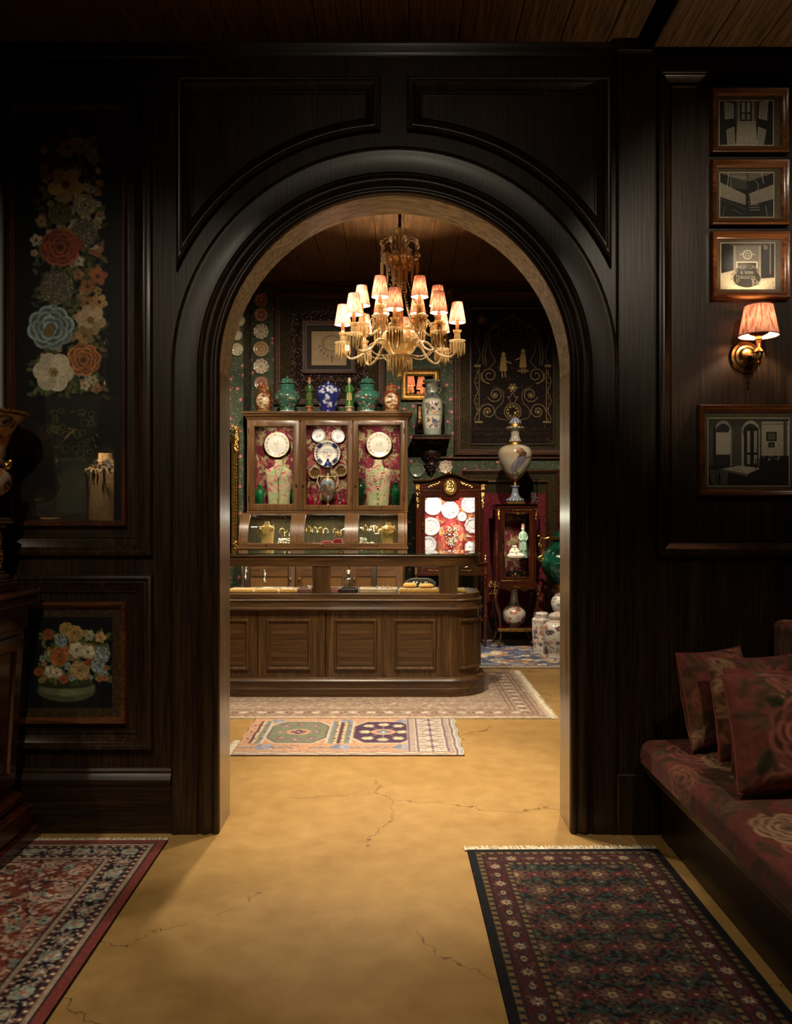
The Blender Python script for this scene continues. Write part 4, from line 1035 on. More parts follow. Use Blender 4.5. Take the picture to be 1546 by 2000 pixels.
pts = [(LX-.004, YF-.03, 1.962), (LX-.004, YF-.06, 1.955), (LX, LY+.03, 1.958), (LX, LY, 1.972)]
MB().tube([(LX-.002, float(a), float(b)) for a, b in crom([(p[1], p[2]) for p in pts], 12)], .006, 8).build('arm', BRASS, t)
MB().lathe([(.004, 1.905), (.008, 1.915), (.004, 1.925), (.012, 1.935), (.02, 1.948), (.022, 1.958), (.014, 1.968), (.011, 1.975), (.011, 2.005), (.014, 2.008), (.012, 2.02), (.036, 2.03), (.038, 2.033), (.008, 2.033), (.008, 2.07)], 20, (LX, LY, 0)).build('lamp_holder', BRASS, t)
m = MB()
for i in range(7): a = i*2*PI/7; m.octa((LX+.02*math.cos(a), LY+.02*math.sin(a), 1.945), .006, .013)
m.octa((LX, LY, 1.89), .006, .014); m.build('crystal_drop', CRYST2, t, 0, kind='stuff')
MB().ball((LX, LY, 2.085), .013, 12, 8, 1.4).build('bulb', BULB, t)
shade_mb(.0755, .053, zb, zt, (LX, LY, 0)).build('lamp_shade', SHADE, t, 60, recalc=False)
shade_trim(.0755, zb, (LX, LY, 0)).build('lower_trim', TRIM, t); shade_trim(.053, zt, (LX, LY, 0)).build('upper_trim', TRIM, t)
point('wall_lamp_light', (LX, LY, 2.085), 4.5, WARM, .014)
# ================================================================ SHOP ROOM: COUNTER AND RUGS
def rr(x0, x1, y0, y1, r, off=0, n_=12):
    x0 -= off; x1 += off; y0 -= off; y1 += off; r += off; p = []
    for (cx_, cy_, a) in ((x1-r, y0+r, -PI/2), (x1-r, y1-r, 0), (x0+r, y1-r, PI/2), (x0+r, y0+r, PI)):
        for i in range(n_+1): t_ = a+PI/2*i/n_; p.append((cx_+r*math.cos(t_), cy_+r*math.sin(t_)))
    return p
CX0, CX1, CY0, CY1, CRD = -1.85, .622, 5.945, 6.535, .24
plan = rr(CX0, CX1, CY0, CY1, CRD)
plan3 = lambda x, y, z: (x, y, z)
t = thing('display_counter', 'long brown wooden shop counter with glass display top and rounded end', 'counter', (-.6, 6.2, .011))
def ring(name, prof, mat, o=None, fill=True, sm=40):      # prof (outset, z) bottom to top
    return MB().sweep(plan, prof, plan3, True, -1, fill=fill).build(name, mat, o or t, sm)
ring('plinth', [(.045, .011), (.045, .062), (.047, .066), (.042, .07), (.042, .105), (.046, .112), (.05, .122), (.044, .134), (.03, .142), (.018, .146), (0, .148)], CWH)
ring('body', [(0, .146), (0, .628)], CW)
ring('ledge_moulding', [(0, .622), (.012, .626), (.024, .628), (.032, .634), (.03, .641), (.018, .645), (.015, .65), (.015, .69), (.02, .694), (.022, .701), (.016, .706), (.008, .708)], CWH)
ring('case_sill', [(.004, .706), (.004, .742), (-.002, .748), (-.03, .748)], CWH)
# recessed panels along the front
def cpt(x, z, v): return (x, CY0-v, z)
zc0, zc1 = Z(1306, CY0), Z(1212, CY0)
def cx(px): return X(px, CY0)
for (a, b) in ((268, 348), (402, 483), (523, 604), (655, 733), (772, 848)):
    pn = MB().sweep(rectp(cx(a)-.012, cx(b)+.012, zc0-.012, zc1+.012), [(0, 0), (.0, .006), (.006, .014), (.016, .014), (.022, .006), (.026, .001), (.04, .001)], cpt, True, -1).build('panel', CW, t, 40)
    MB().box(cx(a)+.02, cx(b)-.02, CY0-.004, CY0+.002, zc0+.02, zc1-.02, .003).build('panel_field', CWH, pn, 0)
for px in (371, 503, 636, 752, 868):
    MB().box(cx(px)-.003, cx(px)+.003, CY0-.0015, CY0+.002, .15, .62).build('seam', BLACK, t, 0)
# stiles between panels
for px in (636-9, 752+0, 872): MB().box(cx(px)-.018, cx(px)+.012, CY0-.005, CY0+.003, .15, .622, .003).build('stile', CW, t)
# curved corner panel
ca = [(CX1-CRD+CRD*math.cos(a), CY0+CRD-CRD*math.sin(-a)) for a in np.linspace(math.radians(-74), math.radians(-6), 14)]
def cp3(s_, z, v):
    a = math.radians(-74)+math.radians(68)*s_; r = CRD+v
    return (CX1-CRD+r*math.cos(a), CY0+CRD+r*math.sin(a), z)
path = [(i/13, zc1+.012) for i in range(14)]+[(1-i/13, zc0-.012) for i in range(14)]
k = 1/(CRD*math.radians(68))
class _Cur(MB): pass
m = MB()
pr = [(0, 0), (0, .006), (.006, .014), (.016, .014), (.022, .006), (.026, .001)]
# scaled sweep: arc length on the first axis
m.sweep([(p[0]/k, p[1]) for p in path], pr, lambda s_, z, v: cp3(s_*k, z, v), True, -1); m.build('panel', CW, t, 40)
# display case: rails, posts, panes
Z0, Z1, ZR = .748, Z(1106, 5.96), 1.026
ring('top_rail', [(-.05, Z1), (.0, Z1), (.002, Z1+.004), (.002, ZR-.012), (.01, ZR-.01), (.014, ZR-.004), (.012, ZR), (-.05, ZR), (-.05, Z1)], CWH, fill=False)
for (a, b) in ((362, 397), (610, 645), (857, 893)):
    MB().box(X(a, 5.96), X(b, 5.96), CY0+.004, CY0+.04, .7, Z1+.002, .004).build('post', CW, t)
for xx in (-1.2, -.2, .45): MB().box(xx, xx+.05, CY1-.04, CY1-.004, .745, Z1+.002, .004).build('rear_post', CW, t)
for (a, b) in ((397, 610), (645, 857)):
    MB().box(X(a, 5.96), X(b, 5.96), CY0+.012, CY0+.016, Z0-.002, Z1+.002).build('pane', PANE, t, 0)
arcp = [(CX1-CRD+(CRD-.012)*math.cos(a), CY0+CRD+(CRD-.012)*math.sin(a)) for a in np.linspace(math.radians(-78), 0, 16)]+[(CX1-.012, CY1-CRD)]
MB().sweep(arcp, [(0, Z0-.002), (0, Z1+.002), (.004, Z1+.002), (.004, Z0-.002), (0, Z0-.002)], plan3, False, 1).build('curved_pane', CURVED, t, 40)
MB().sweep(rr(CX0, CX1, CY0, CY1, CRD, .006), [(0, ZR), (.002, ZR+.002), (.002, ZR+.010), (0, ZR+.012)], plan3, True, -1, fill=True).build('glass_top', TOPGL, t, 40)

for xx, wd_ in ((-1.0, .7), (-.07, .7), (.47, .2)): area('counter_light', (xx, CY0+.055, Z1-.006), (xx, CY0+.16, .76), wd_, .015, 1.5*wd_, COOL)
# ---- goods in the counter case (stand on the case floor)
ZI = .749
def onpx(px, Y): return X(px, Y)
def pad(label, xa, xb, y0, y1, h=.022):
    o = thing('jewellery_pad', label, 'display pad', ((xa+xb)/2, (y0+y1)/2, ZI), 'mustard display pads')
    m_ = MB(); n_ = max(4, int((xb-xa)/.016))
    m_.box(xa, xb, y0, y1, ZI, ZI+h*.7, .003)
    for i in range(n_): x = xa+.006+(xb-xa-.012)*(i+.5)/n_; m_.tube([(x, y0+.002, ZI+h*.72), (x, y1-.002, ZI+h*.72)], (xb-xa)/n_*.48, 6)
    m_.build('ribbed_cover', MUST, o); return o
pad('mustard ribbed jewellery pad at the far left of the counter case', onpx(446, 6.05), onpx(497, 6.05), 6.0, 6.2)
pad('mustard ribbed jewellery pad second from left in the counter case', onpx(499, 6.05), onpx(545, 6.05), 6.0, 6.2)
pad('mustard ribbed jewellery pad with white earrings, left of the small red tray', onpx(547, 6.05), onpx(580, 6.05), 6.0, 6.2)
pad('small mustard pad behind the curved glass at counter end', onpx(884, 6.05), onpx(910, 6.05), 6.02, 6.18)
def jewels(name, label, cat, c, n_, spread, mat, r=(.003, .006), group='loose jewellery'):
    m_ = MB()
    for i in range(n_): m_.ball((c[0]+R_.uniform(-1, 1)*spread[0], c[1]+R_.uniform(-1, 1)*spread[1], c[2]+R_.uniform(.2, 1)*spread[2]), R_.uniform(*r), 7, 5)
    o = thing(name, label, cat, c, group); m_.build('stones', mat, o, 60, kind='stuff'); return o
PEARL = plain('pearl', '#e8e2d4', .25, 0, .6, .4, var=.08)
jewels('earrings', 'white stone earrings on the second mustard pad of the counter', 'earrings', (onpx(523, 6.1), 6.1, ZI+.02), 12, (.035, .03, .012), PEARL)
jewels('earrings', 'white stone earrings on the third mustard pad of the counter', 'earrings', (onpx(560, 6.1), 6.1, ZI+.02), 12, (.035, .03, .012), PEARL)
def tray(label, xa, xb, y0, y1, wall='#6e4a3a', inner='#5a1a20'):
    o = thing('jewellery_tray', label, 'tray', ((xa+xb)/2, (y0+y1)/2, ZI), 'jewellery trays')
    m_ = MB()
    for (a, b, c_, d) in ((xa, xb, y0, y0+.008), (xa, xb, y1-.008, y1), (xa, xa+.008, y0, y1), (xb-.008, xb, y0, y1)): m_.box(a, b, c_, d, ZI, ZI+.028, .002)
    m_.build('rim', plain('tray_rim', wall, .5), o); MB().box(xa+.004, xb-.004, y0+.004, y1-.004, ZI, ZI+.012).build('lining', plain('tray_lining', inner, .9), o, 0)
    return o
tray('small wine-red tray left of the middle counter post', onpx(582, 6.05), onpx(612, 6.05), 6.0, 6.16)
jewels('ring_cluster', 'white ring cluster standing in the small wine-red tray', 'ring', (onpx(605, 6.08), 6.08, ZI+.014), 14, (.02, .02, .03), PEARL)
tray('narrow pinkish tray right of the middle counter post', onpx(640, 6.05), onpx(662, 6.05), 6.0, 6.16, '#8a5a4a')
tray('dark flat tray under the stoppered glass bottle', onpx(664, 6.05), onpx(698, 6.05), 5.99, 6.14, '#2a1a14', '#1c120e')
tray('pale-rimmed tray with two cone ring stands in the counter', onpx(702, 6.05), onpx(775, 6.05), 6.0, 6.16, '#b5a07c', '#7a2a2a')
for i, px in enumerate((726, 735, 747, 757)):
    o = thing('ring_cone', ['first', 'second', 'third', 'fourth'][i]+' silver ring cone from the left in the pale-rimmed tray', 'ring stand', (onpx(px, 6.08), 6.08, ZI+.012), 'ring cones')
    MB().lathe([(.012, 0), (.009, .015), (.003, .035), (.001, .036)], 12, (onpx(px, 6.08), 6.08, ZI+.012)).build('cone', SILVER, o)
# bottle with stopper
bx, by = onpx(680, 6.05), 6.06
t2 = thing('glass_bottle', 'clear square glass bottle with stopper inside the counter case', 'bottle', (bx, by, ZI+.013))
def sq(a, z): return 1/max(abs(math.cos(a)), abs(math.sin(a)))**.75
zz = ZI+.014
MB().lathe([(.03, 0), (.034, .004), (.034, .075), (.03, .085)], 40, (bx, by, zz), mod=sq).build('body', glassm('bottle_glass', '#eef4ee', .1, .0, '#ffffff', .06), t2, 40)
MB().lathe([(.038, .085), (.03, .095), (.014, .102), (.013, .112), (.02, .116), (.02, .12), (.01, .121)], 20, (bx, by, zz)).build('neck', glassm('bottle_neck', '#f0f4ec', .1, .0, '#ffffff', .15), t2, 40)
MB().lathe([(.009, .121), (.007, .128), (.013, .138), (.012, .146), (.004, .15)], 14, (bx, by, zz)).build('stopper', CRYST2, t2, 40)
# mustard cushion on the right
def cushion(name, label, x, y, z, a, b, h, mat, rz=0):
    m_ = MB(); prof = [(1-.0*q, 0) for q in (0,)]
    pr = [(.55, 0), (.9, .15), (1, .42), (.92, .72), (.6, .95), (.02, 1)]
    m_.M = Matrix.Translation((x, y, z)) @ Matrix.Rotation(rz, 4, 'Z')
    m_.lathe([(r, q*h) for r, q in crom(pr, 14)], 32, (0, 0, 0), a, b, mod=lambda t_, z_: 1/max(abs(math.cos(t_)), abs(math.sin(t_)))**.6)
    m_.M = None
    o = thing(name, label, 'display cushion', (x, y, z)); m_.build('cover', mat, o, 60); return o
pad('wide mustard pad under the heaped cushions at counter right', onpx(779, 6.02), onpx(856, 6.02), 5.985, 6.15, .03)
cushion('display_cushion', 'mustard cushion heaped on the wide pad, left part of counter right', onpx(800, 6.08), 6.09, ZI+.031, .05, .04, .035, MUST)
cushion('display_cushion', 'mustard cushion heaped on the wide pad, beside the broad counter post', onpx(832, 6.08), 6.08, ZI+.031, .055, .04, .03, MUST, .2)
cushion('display_cushion', 'dark olive cushion behind the heaped mustard cushions in the counter', onpx(820, 6.3), 6.3, ZI, .12, .07, .085, GVELV)
jewels('earrings', 'small white stones on the heaped mustard cushions', 'earrings', (onpx(822, 6.08), 6.07, ZI+.062), 10, (.07, .02, .012), PEARL)
# earring stand
for i, (px, top) in enumerate(((480, 1106), (517, 1112))):
    x = onpx(px, 6.25); zt_ = Z(top, 6.25)
    o = thing('earring_stand', ['left', 'right'][i]+' chandelier earring hanging from a slim stand in the counter', 'earring stand', (x, 6.25, ZI), 'earring stands')
    MB().tube([(x-.03, 6.25, ZI), (x-.03, 6.25, zt_), (x, 6.25, zt_)], .0022, 6).lathe([(.018, 0), (.018, .004), (.003, .006)], 14, (x-.03, 6.25, ZI)).build('stand', SILVER, o)
    m_ = MB()
    for j in range(7): m_.ball((x+R_.uniform(-.004, .004), 6.25, zt_-.008-j*.014), .005+(.003 if j in (2, 5) else 0), 7, 5)
    m_.build('earring', PEARL, o)

# ---- rugs in the shop
g = .0075; x0, x1, y0, y1 = -1.75, 1.0, 5.292, 6.93
cv = Cv((x1-x0)/g, (y1-y0)/g, '#a58a72'); u = 1/g
for _ in range(5200): cv.ell(R_.uniform(0, cv.w), R_.uniform(0, cv.h), R_.uniform(.6, 2.2), R_.uniform(.5, 1.2), R_.choice(['#8a5e4a', '#c9b59a', '#7c6a5a', '#b89a80', '#94705a', '#d6c8b0']), R_.uniform(0, 3), .75)
for j in range(14):
    for i in range(30): cv.line([(i*13+6*(j % 2)-4, j*17), (i*13+6*(j % 2), j*17-5), (i*13+6*(j % 2)+4, j*17), (i*13+6*(j % 2), j*17+5), (i*13+6*(j % 2)-4, j*17)], 1, '#8a6250', .6)
border_band(cv, 0, 3, '#c2ad90'); border_band(cv, 8, 9.6, '#7a5a4c'); border_band(cv, 12, 13.6, '#7a5a4c'); border_band(cv, 26, 27.6, '#7a5a4c'); border_band(cv, 30, 31.6, '#80604f')
along(cv, 19.5, 8, lambda x, y, a, k_: cv.flower(x, y, 4, 5, '#7e5246' if k_ % 2 else '#c9b9a0', '#d0c0a8', 0, .8)); cv.noise(.14, 1.5)
o = rug('floor_rug', 'pale beige-brown oriental rug lying under the shop counter', cv, x0, x1, y0, y1, th=.010, edge='#c0ae90')
m = MB()
for i in range(260):
    y = y0+(y1-y0)*i/259; l = .045*R_.uniform(.7, 1.15); m.tube([(x1, y, .006), (x1+l*.5, y+R_.uniform(-.005, .005), .008), (x1+l, y+R_.uniform(-.01, .01), .003)], [.003, .0026, .002], 4)
m.build('fringe', IVORY, o, 0, kind='stuff'); o.rotation_euler.z = .0
# peach rug, two octagon medallions
g = .005; x0, x1, y0, y1 = -.90, .372, 4.476, 5.288
cv = Cv((x1-x0)/g, (y1-y0)/g, '#b98a68'); u = 1/g
W_, H_ = cv.w, cv.h
def octo(cx_, cy_, rx, ry, col): cv.poly([(cx_-rx, cy_-ry*.55), (cx_-rx*.6, cy_-ry), (cx_+rx*.6, cy_-ry), (cx_+rx, cy_-ry*.55), (cx_+rx, cy_+ry*.55), (cx_+rx*.6, cy_+ry), (cx_-rx*.6, cy_+ry), (cx_-rx, cy_+ry*.55)], col)
ym = H_*.40
for (cx_, f1, f2) in ((W_*.245, '#717a5a', '#8c6a72'), (W_*.70-14, '#4a3048', '#c2b490')):
    for s_ in (-1, 1):
        for q, c_ in ((50, '#5a3240'), (47, '#b8ac88'), (43, '#717a5a'), (40, '#6f7d90'), (37, '#b8ac88')): cv.rect(cx_+s_*q-1.5, ym-52, cx_+s_*q+1.5, ym+50, c_)
    octo(cx_, ym, 38, 52, '#b8a88a'); octo(cx_, ym, 35, 48, '#6a4a5a'); octo(cx_, ym, 33, 45, f1)
    for (a, b) in ((-18, -28), (18, -28), (-18, 28), (18, 28), (-22, 0), (22, 0), (0, -34), (0, 34)):
        cv.flower(cx_+a, ym+b, 7, 6, f2, '#c9b890', 0); cv.line([(cx_, ym), (cx_+a, ym+b)], 1, f2, .7)
    cv.ell(cx_, ym, 15, 13, '#b98a68'); cv.flower(cx_, ym, 9, 4, '#5a3a58' if f1 != '#4a3048' else '#7f8aa0', '#d8c8a0')
for y in (ym-30, ym, ym+30):
    for q in (-8, 0, 8): cv.ell(W_*.455+q, y, 2, 2.6, '#7a3a3a'); cv.ell(14+q, y, 2, 2.6, '#7a3a3a'); cv.ell(W_*.455+q, y+12, 1.6, 2, '#5a6a7a')
for cx_ in (W_*.12, W_*.46, W_*.80-16):
    for s_ in (-1, 1):
        for q in (6, 16, 26): cv.leaf(cx_+s_*q, H_*.80, 10, 4, .5*s_ if s_ > 0 else PI-.5, '#6f7a90')
    cv.flower(cx_, H_*.80, 11, 6, '#8088a0', '#b98a68'); cv.flower(cx_, 12, 8, 6, '#8088a0', '#b98a68')
for cx_ in (W_*.245, W_*.70-14): cv.line([(cx_-8, H_*.79), (cx_, H_*.76), (cx_+8, H_*.79)], 1.6, '#8a5a3a')
# end border on the right and lower border
bx0 = W_-62
cv.rect(bx0, 0, W_, H_, '#b8a992')
for xx_, c_ in ((bx0+1, '#5c3f5c'), (bx0+11, '#5c3f5c'), (bx0+44, '#5c3f5c'), (bx0+53, '#5c3f5c'), (bx0+58, '#7f90a8')): cv.rect(xx_, 0, xx_+1.8, H_, c_)
for j in range(0, H_, 7): cv.line([(bx0+3, j), (bx0+9, j+3.5), (bx0+3, j+7)], 1, '#6a4860'); cv.line([(bx0+46, j), (bx0+51, j+3.5), (bx0+46, j+7)], 1, '#6a4860')
for j in range(8, H_, 24):
    cv.line([(bx0+28, j-10), (bx0+28, j+10)], 2, '#5c3f5c')
    for s_ in (-1, 1): cv.line([(bx0+28, j), (bx0+28+s_*8, j-5), (bx0+28+s_*13, j-5)], 1.8, '#5c3f5c'); cv.line([(bx0+28, j), (bx0+28+s_*8, j+5), (bx0+28+s_*13, j+5)], 1.8, '#5c3f5c'); cv.ell(bx0+28+s_*9, j+11, 2.2, 2.2, '#8a92a4')
cv.rect(0, H_-14, W_-10, H_-2, '#b8a284'); vine_pts = [(x, H_-8+2.6*math.sin(x/5)) for x in range(0, W_-10, 2)]; cv.line(vine_pts, 1.5, '#6a5470'); cv.rect(0, H_-15.5, W_-10, H_-14, '#7a5a68'); cv.rect(0, H_-2.4, W_, H_, '#4a3a3a')
cv.noise(.15, 1.5)
o = rug('floor_rug', 'worn peach rug with green and purple medallions, in front of the counter rug', cv, x0, x1, y0, y1, th=.006, edge='#6a4a3a', wob=.004)
m = MB()
for i in range(90):
    y = y0+.0+(y1-y0)*.36*i/90; l = .05*R_.uniform(.4, 1.1); m.tube([(x0, y, .004), (x0-l*.5, y+.004, .007), (x0-l, y+R_.uniform(-.01, .02), .003)], [.003, .0026, .002], 4)
m.build('fringe', IVORY, o, 0, kind='stuff')
# blue and cream rug at the back right
g = .008; x0, x1, y0, y1 = .40, 1.95, 7.06, 8.70
cv = Cv((x1-x0)/g, (y1-y0)/g, '#3e4a6a')
for _ in range(200): cv.flower(R_.uniform(0, cv.w), R_.uniform(0, cv.h), R_.uniform(4, 8), 6, R_.choice(['#c9b080', '#d8cbb0', '#a87a5a', '#8a96b0']), '#8a3a34', R_.uniform(0, 3))
for _ in range(900): cv.ell(R_.uniform(0, cv.w), R_.uniform(0, cv.h), R_.uniform(1, 4), R_.uniform(.8, 1.6), R_.choice(['#d8ccb0', '#2a3454', '#c0a060', '#9a5a48', '#7a86a4']), R_.uniform(0, 3), .85)
border_band(cv, 0, 4, '#9a8468'); border_band(cv, 4, 6, '#5a4a44'); border_band(cv, 6, 13, '#cbbd9c'); border_band(cv, 13, 15, '#3a3a4a')
along(cv, 9.5, 5, lambda x, y, a, k_: cv.ell(x, y, 1.8, 1.2, ['#8a4a3e', '#46547a'][k_ % 2])); cv.noise(.12, 1.5)
rug('floor_rug', 'blue and cream flowered rug at the back right under the glazed cabinets', cv, x0, x1, y0, y1, th=.006, edge='#7a6a54')
# ================================================================ THE TALL DISPLAY CABINET
YU = 8.17                # front of the upper doors
YL = 7.93                # front of the lower part
def ux(px): return X(px, YU)
def uz(py): return Z(py, YU)
def cloth(name, base, c1, c2, c3, sc=14):
    m_, nt, out = nm(name); b = bsdf(nt, out, .85, 0, .2, 0, .2); v = coords(nt)
    f = noise_n(nt, v, sc, 5, .65, .8); f2 = noise_n(nt, v, sc*3.2, 3, .6); f3 = noise_n(nt, v, sc*.8, 2)
    c = mixn(nt, mth(nt, 'GREATER_THAN', mth(nt, 'ADD', f, mth(nt, 'MULTIPLY', mth(nt, 'SUBTRACT', f2, .5), .5)), .51), base, c1)
    c = mixn(nt, mth(nt, 'GREATER_THAN', mth(nt, 'ADD', f, mth(nt, 'MULTIPLY', mth(nt, 'SUBTRACT', f2, .5), .9)), .58), c, c2)
    c = mixn(nt, mth(nt, 'GREATER_THAN', mth(nt, 'ADD', f3, mth(nt, 'MULTIPLY', mth(nt, 'SUBTRACT', f2, .5), .4)), .61), c, c3)
    nt.links.new(c, b.inputs['Base Color']); return m_
REDCL = cloth('crimson_flower_cloth', '#6e2230', '#857650', '#a8946c', '#8e4444', 9)
BUSTCL = cloth('sage_rose_cloth', '#9aa878', '#c4b48c', '#c48c80', '#b4686a', 10)
REDCL2 = cloth('coral_flower_cloth', '#a63236', '#c07a50', '#c9a868', '#b8504a', 11)
t = thing('display_cabinet', 'tall three-door wooden display cabinet with roll-front glass lids below', 'cabinet', (ux(639), 8.3, 0))
xl, xr = ux(482), ux(796); yb = 8.62
zt_, zb_ = uz(819), uz(999)
MB().box(xl, xr, YU+.02, yb, zt_-.02, zt_, .002).box(xl, xr, YU+.02, yb, zb_, zb_+.025, .002).build('shelf_board', MWH, t)
for (xa, xb) in ((xl, xl+.02), (xr-.02, xr)): MB().box(xa, xb, YU+.02, yb, zb_, zt_, .002).build('side', MW, t)
for px in (585.5, 688): MB().box(ux(px)-.012, ux(px)+.012, YU+.02, yb-.02, zb_+.025, zt_-.02).build('divider', MW, t, 0)
MB().box(xl+.02, xr-.02, yb-.014, yb, zb_, zt_).build('back_panel', REDCL, t, 0)
# cornice
cpath = [(xl, yb), (xl, YU), (xr, YU), (xr, yb)]
MB().sweep(cpath, [(0, zt_-.012), (.004, zt_), (.006, zt_+.012), (.016, zt_+.024), (.03, zt_+.034), (.034, zt_+.05), (.046, zt_+.056), (.046, zt_+.076), (-.02, zt_+.078), (-.02, zt_-.012)], lambda x, y, z: (x, y, z), False, -1).build('cornice', MWH, t, 40)
MB().box(xl, xr, YU, yb, zt_+.055, zt_+.0775).build('top_board', MWH, t, 0)
ZTC = zt_+.078
# doors
doors = ((484, 584, 497, 574, 579), (587, 688, 598, 675, 592), (690, 790, 700, 777, 694))
for (a, b, ga, gb, kn) in doors:
    d = MB().sweep(rectp(ux(a), ux(b), uz(997), uz(821)), [(0, 0), (0, .022), (.003, .024), (ux(ga)-ux(a)-.008, .024), (ux(ga)-ux(a), .014), (ux(ga)-ux(a), 0)], lambda x, z, v: (x, YU+.022-v, z), True, -1).build('door', MW, t, 40)
    MB().box(ux(ga)-.006, ux(gb)+.006, YU+.009, YU+.012, uz(987), uz(831)).build('pane', PANE, d, 0)
    MB().lathe([(.004, -.0), (.004, .012), (.009, .015), (.011, .021), (.007, .027), (.001, .028)], 16, (ux(kn), YU-.002, uz(947)), ax='y').build('knob', BRASS, d)
    hx = ux(a)+.008 if kn > 560 and kn < 585 else ux(b)-.008
    for py in (842, 975): MB().box(hx-.004, hx+.004, YU-.004, YU, uz(py)-.03, uz(py)+.03, .001).build('hinge', BRASS, d)
MB().box(ux(790), xr, YU, YU+.024, zb_, zt_, .002).box(xl, ux(484), YU, YU+.024, zb_, zt_, .002).build('stile', MW, t)
MB().box(xl-.004, xr+.004, YU-.006, YU+.03, zb_-.012, zb_+.004, .003).build('rail', MWH, t)
# roll-front section
ztop, zbot = zb_-.012, Z(1067, YL)
prof = [(YU+(YL-YU)*math.sin(a), zbot+(ztop-zbot)*math.cos(a)) for a in np.linspace(0, PI/2, 15)]
def strip(x0, x1, th, mat, name, par, i0=0, i1=15):
    m_ = MB(); pr = prof[i0:i1]; outp = pr; inn = [(y+th*.8, z-th*.9) for y, z in pr]; n_ = len(pr); vs = []
    for x in (x0, x1): vs += [(x, y, z) for y, z in outp]+[(x, y, z) for y, z in inn]
    k_ = 2*n_; fs = []
    for i in range(n_-1): fs += [(i, i+1, k_+i+1, k_+i), (n_+i, n_+i+1, k_+n_+i+1, k_+n_+i), (i, i+1, n_+i+1, n_+i), (k_+i, k_+i+1, k_+n_+i+1, k_+n_+i)]
    fs += [(0, n_, k_+n_, k_), (n_-1, 2*n_-1, k_+2*n_-1, k_+n_-1)]
    m_.add(vs, fs); return m_.build(name, mat, par, 50)
def lx(px): return X(px, YL+.02)
lids = ((470, 577, 484, 566), (580, 683, 594, 672), (686, 790, 699, 777))
for (a, b, ga, gb) in lids:
    ld = strip(lx(a), lx(ga), .02, MW, 'lid_frame', t); strip(lx(gb), lx(b), .02, MW, 'lid_side', ld)
    strip(lx(ga), lx(gb), .016, MWH, 'lid_top', ld, 0, 3)
    strip(lx(ga), lx(gb), .004, CURVED, 'curved_pane', ld, 2, 14)
    MB().box(lx(a), lx(b), YL, YL+.02, zbot-.002, zbot+.03, .004).build('bottom_rail', MWH, ld)
    kx = lx((a+b)/2-2); MB().lathe([(.004, 0), (.004, .012), (.01, .016), (.012, .022), (.007, .029), (.001, .03)], 16, (kx, YL+.001, zbot+.014), ax='y').build('knob', BRASS, ld)
for px in (468, 578.5, 684.5, 792.5):
    strip(lx(px)-.008, lx(px)+.008, .03, MW, 'rib', t)
# side cheeks
for x in (lx(466), lx(792)):
    pl = [(y, z) for y, z in prof]+[(YU+.02, zbot), (YU+.02, ztop)]
    m = MB(); m.prism([(y+.004, z-.004) for y, z in prof]+[(yb, zbot), (yb, ztop-.004)], lambda y, z, d_: (x+d_, y, z), 0, .015); m.build('cheek', MW, t, 0)
MB().box(lx(467), lx(793), YU+.2, YU+.212, zbot, ztop).build('rear_board', GVELV, t, 0)
# writing ledge
MB().box(X(461, YL), X(797, YL), YL-.03, yb, zbot-.03, zbot-.006, .004).box(X(465, YL), X(794, YL), YL-.018, yb, zbot-.045, zbot-.03, .003).box(lx(466), lx(793), YL+.0, yb, zbot-.006, zbot-.001).build('ledge', MWH, t)
# lower cupboard with cane doors
def cane():
    m_, nt, out = nm('woven_cane'); b = bsdf(nt, out, .6, 0, .3, 0); v = coords(nt)
    sp = nd(nt, 'ShaderNodeSeparateXYZ'); nt.links.new(v, sp.inputs[0])
    fx_ = mth(nt, 'FRACT', mth(nt, 'MULTIPLY', sp.outputs[0], 62.0)); fz_ = mth(nt, 'FRACT', mth(nt, 'MULTIPLY', sp.outputs[2], 62.0))
    dx = mth(nt, 'ABSOLUTE', mth(nt, 'SUBTRACT', fx_, .5)); dz = mth(nt, 'ABSOLUTE', mth(nt, 'SUBTRACT', fz_, .5))
    hole = mth(nt, 'LESS_THAN', mth(nt, 'MAXIMUM', dx, dz), .27)
    nt.links.new(mixn(nt, hole, '#8a6232', '#1a0f06'), b.inputs['Base Color']); return m_
CANE = cane()
zl = zbot-.046
MB().box(X(470, YL), X(790, YL), YL+.03, yb, .0, zl, .002).build('carcass', CWH, t)
MB().sweep([(X(470, YL), yb), (X(470, YL), YL+.03), (X(790, YL), YL+.03), (X(790, YL), yb)], [(0, zl-.06), (.012, zl-.055), (.014, zl-.04), (.02, zl-.035), (.02, zl), (0, zl)], lambda x, y, z: (x, y, z), False, -1).build('upper_moulding', MWH, t, 40)
for (a, b, ca_, cb_, kn) in ((473, 575, 485, 561, 567), (578, 680, 590, 668, 584), (683, 786, 697, 775, 691)):
    xa, xb = X(a, YL), X(b, YL)
    d = MB().sweep(rectp(xa, xb, .12, zl-.065), [(0, 0), (0, .02), (.003, .022), (X(ca_, YL)-xa-.004, .022), (X(ca_, YL)-xa, .012), (X(ca_, YL)-xa, 0)], lambda x, z, v: (x, YL+.03-v, z), True, -1).build('cane_door', MW, t, 40)
    MB().box(X(ca_, YL)-.002, X(cb_, YL)+.002, YL+.018, YL+.022, .12, Z(1126, YL)).build('cane_panel', CANE, d, 0)
    MB().box(X(ca_, YL)-.002, X(cb_, YL)+.002, YL+.010, YL+.022, Z(1126, YL), zl-.07).build('door_rail', MWH, d, 0)
    MB().lathe([(.004, 0), (.004, .01), (.01, .014), (.012, .02), (.006, .026), (.001, .027)], 14, (X(kn, YL), YL+.009, Z(1131, YL)), ax='y').build('knob', BRASS, d)
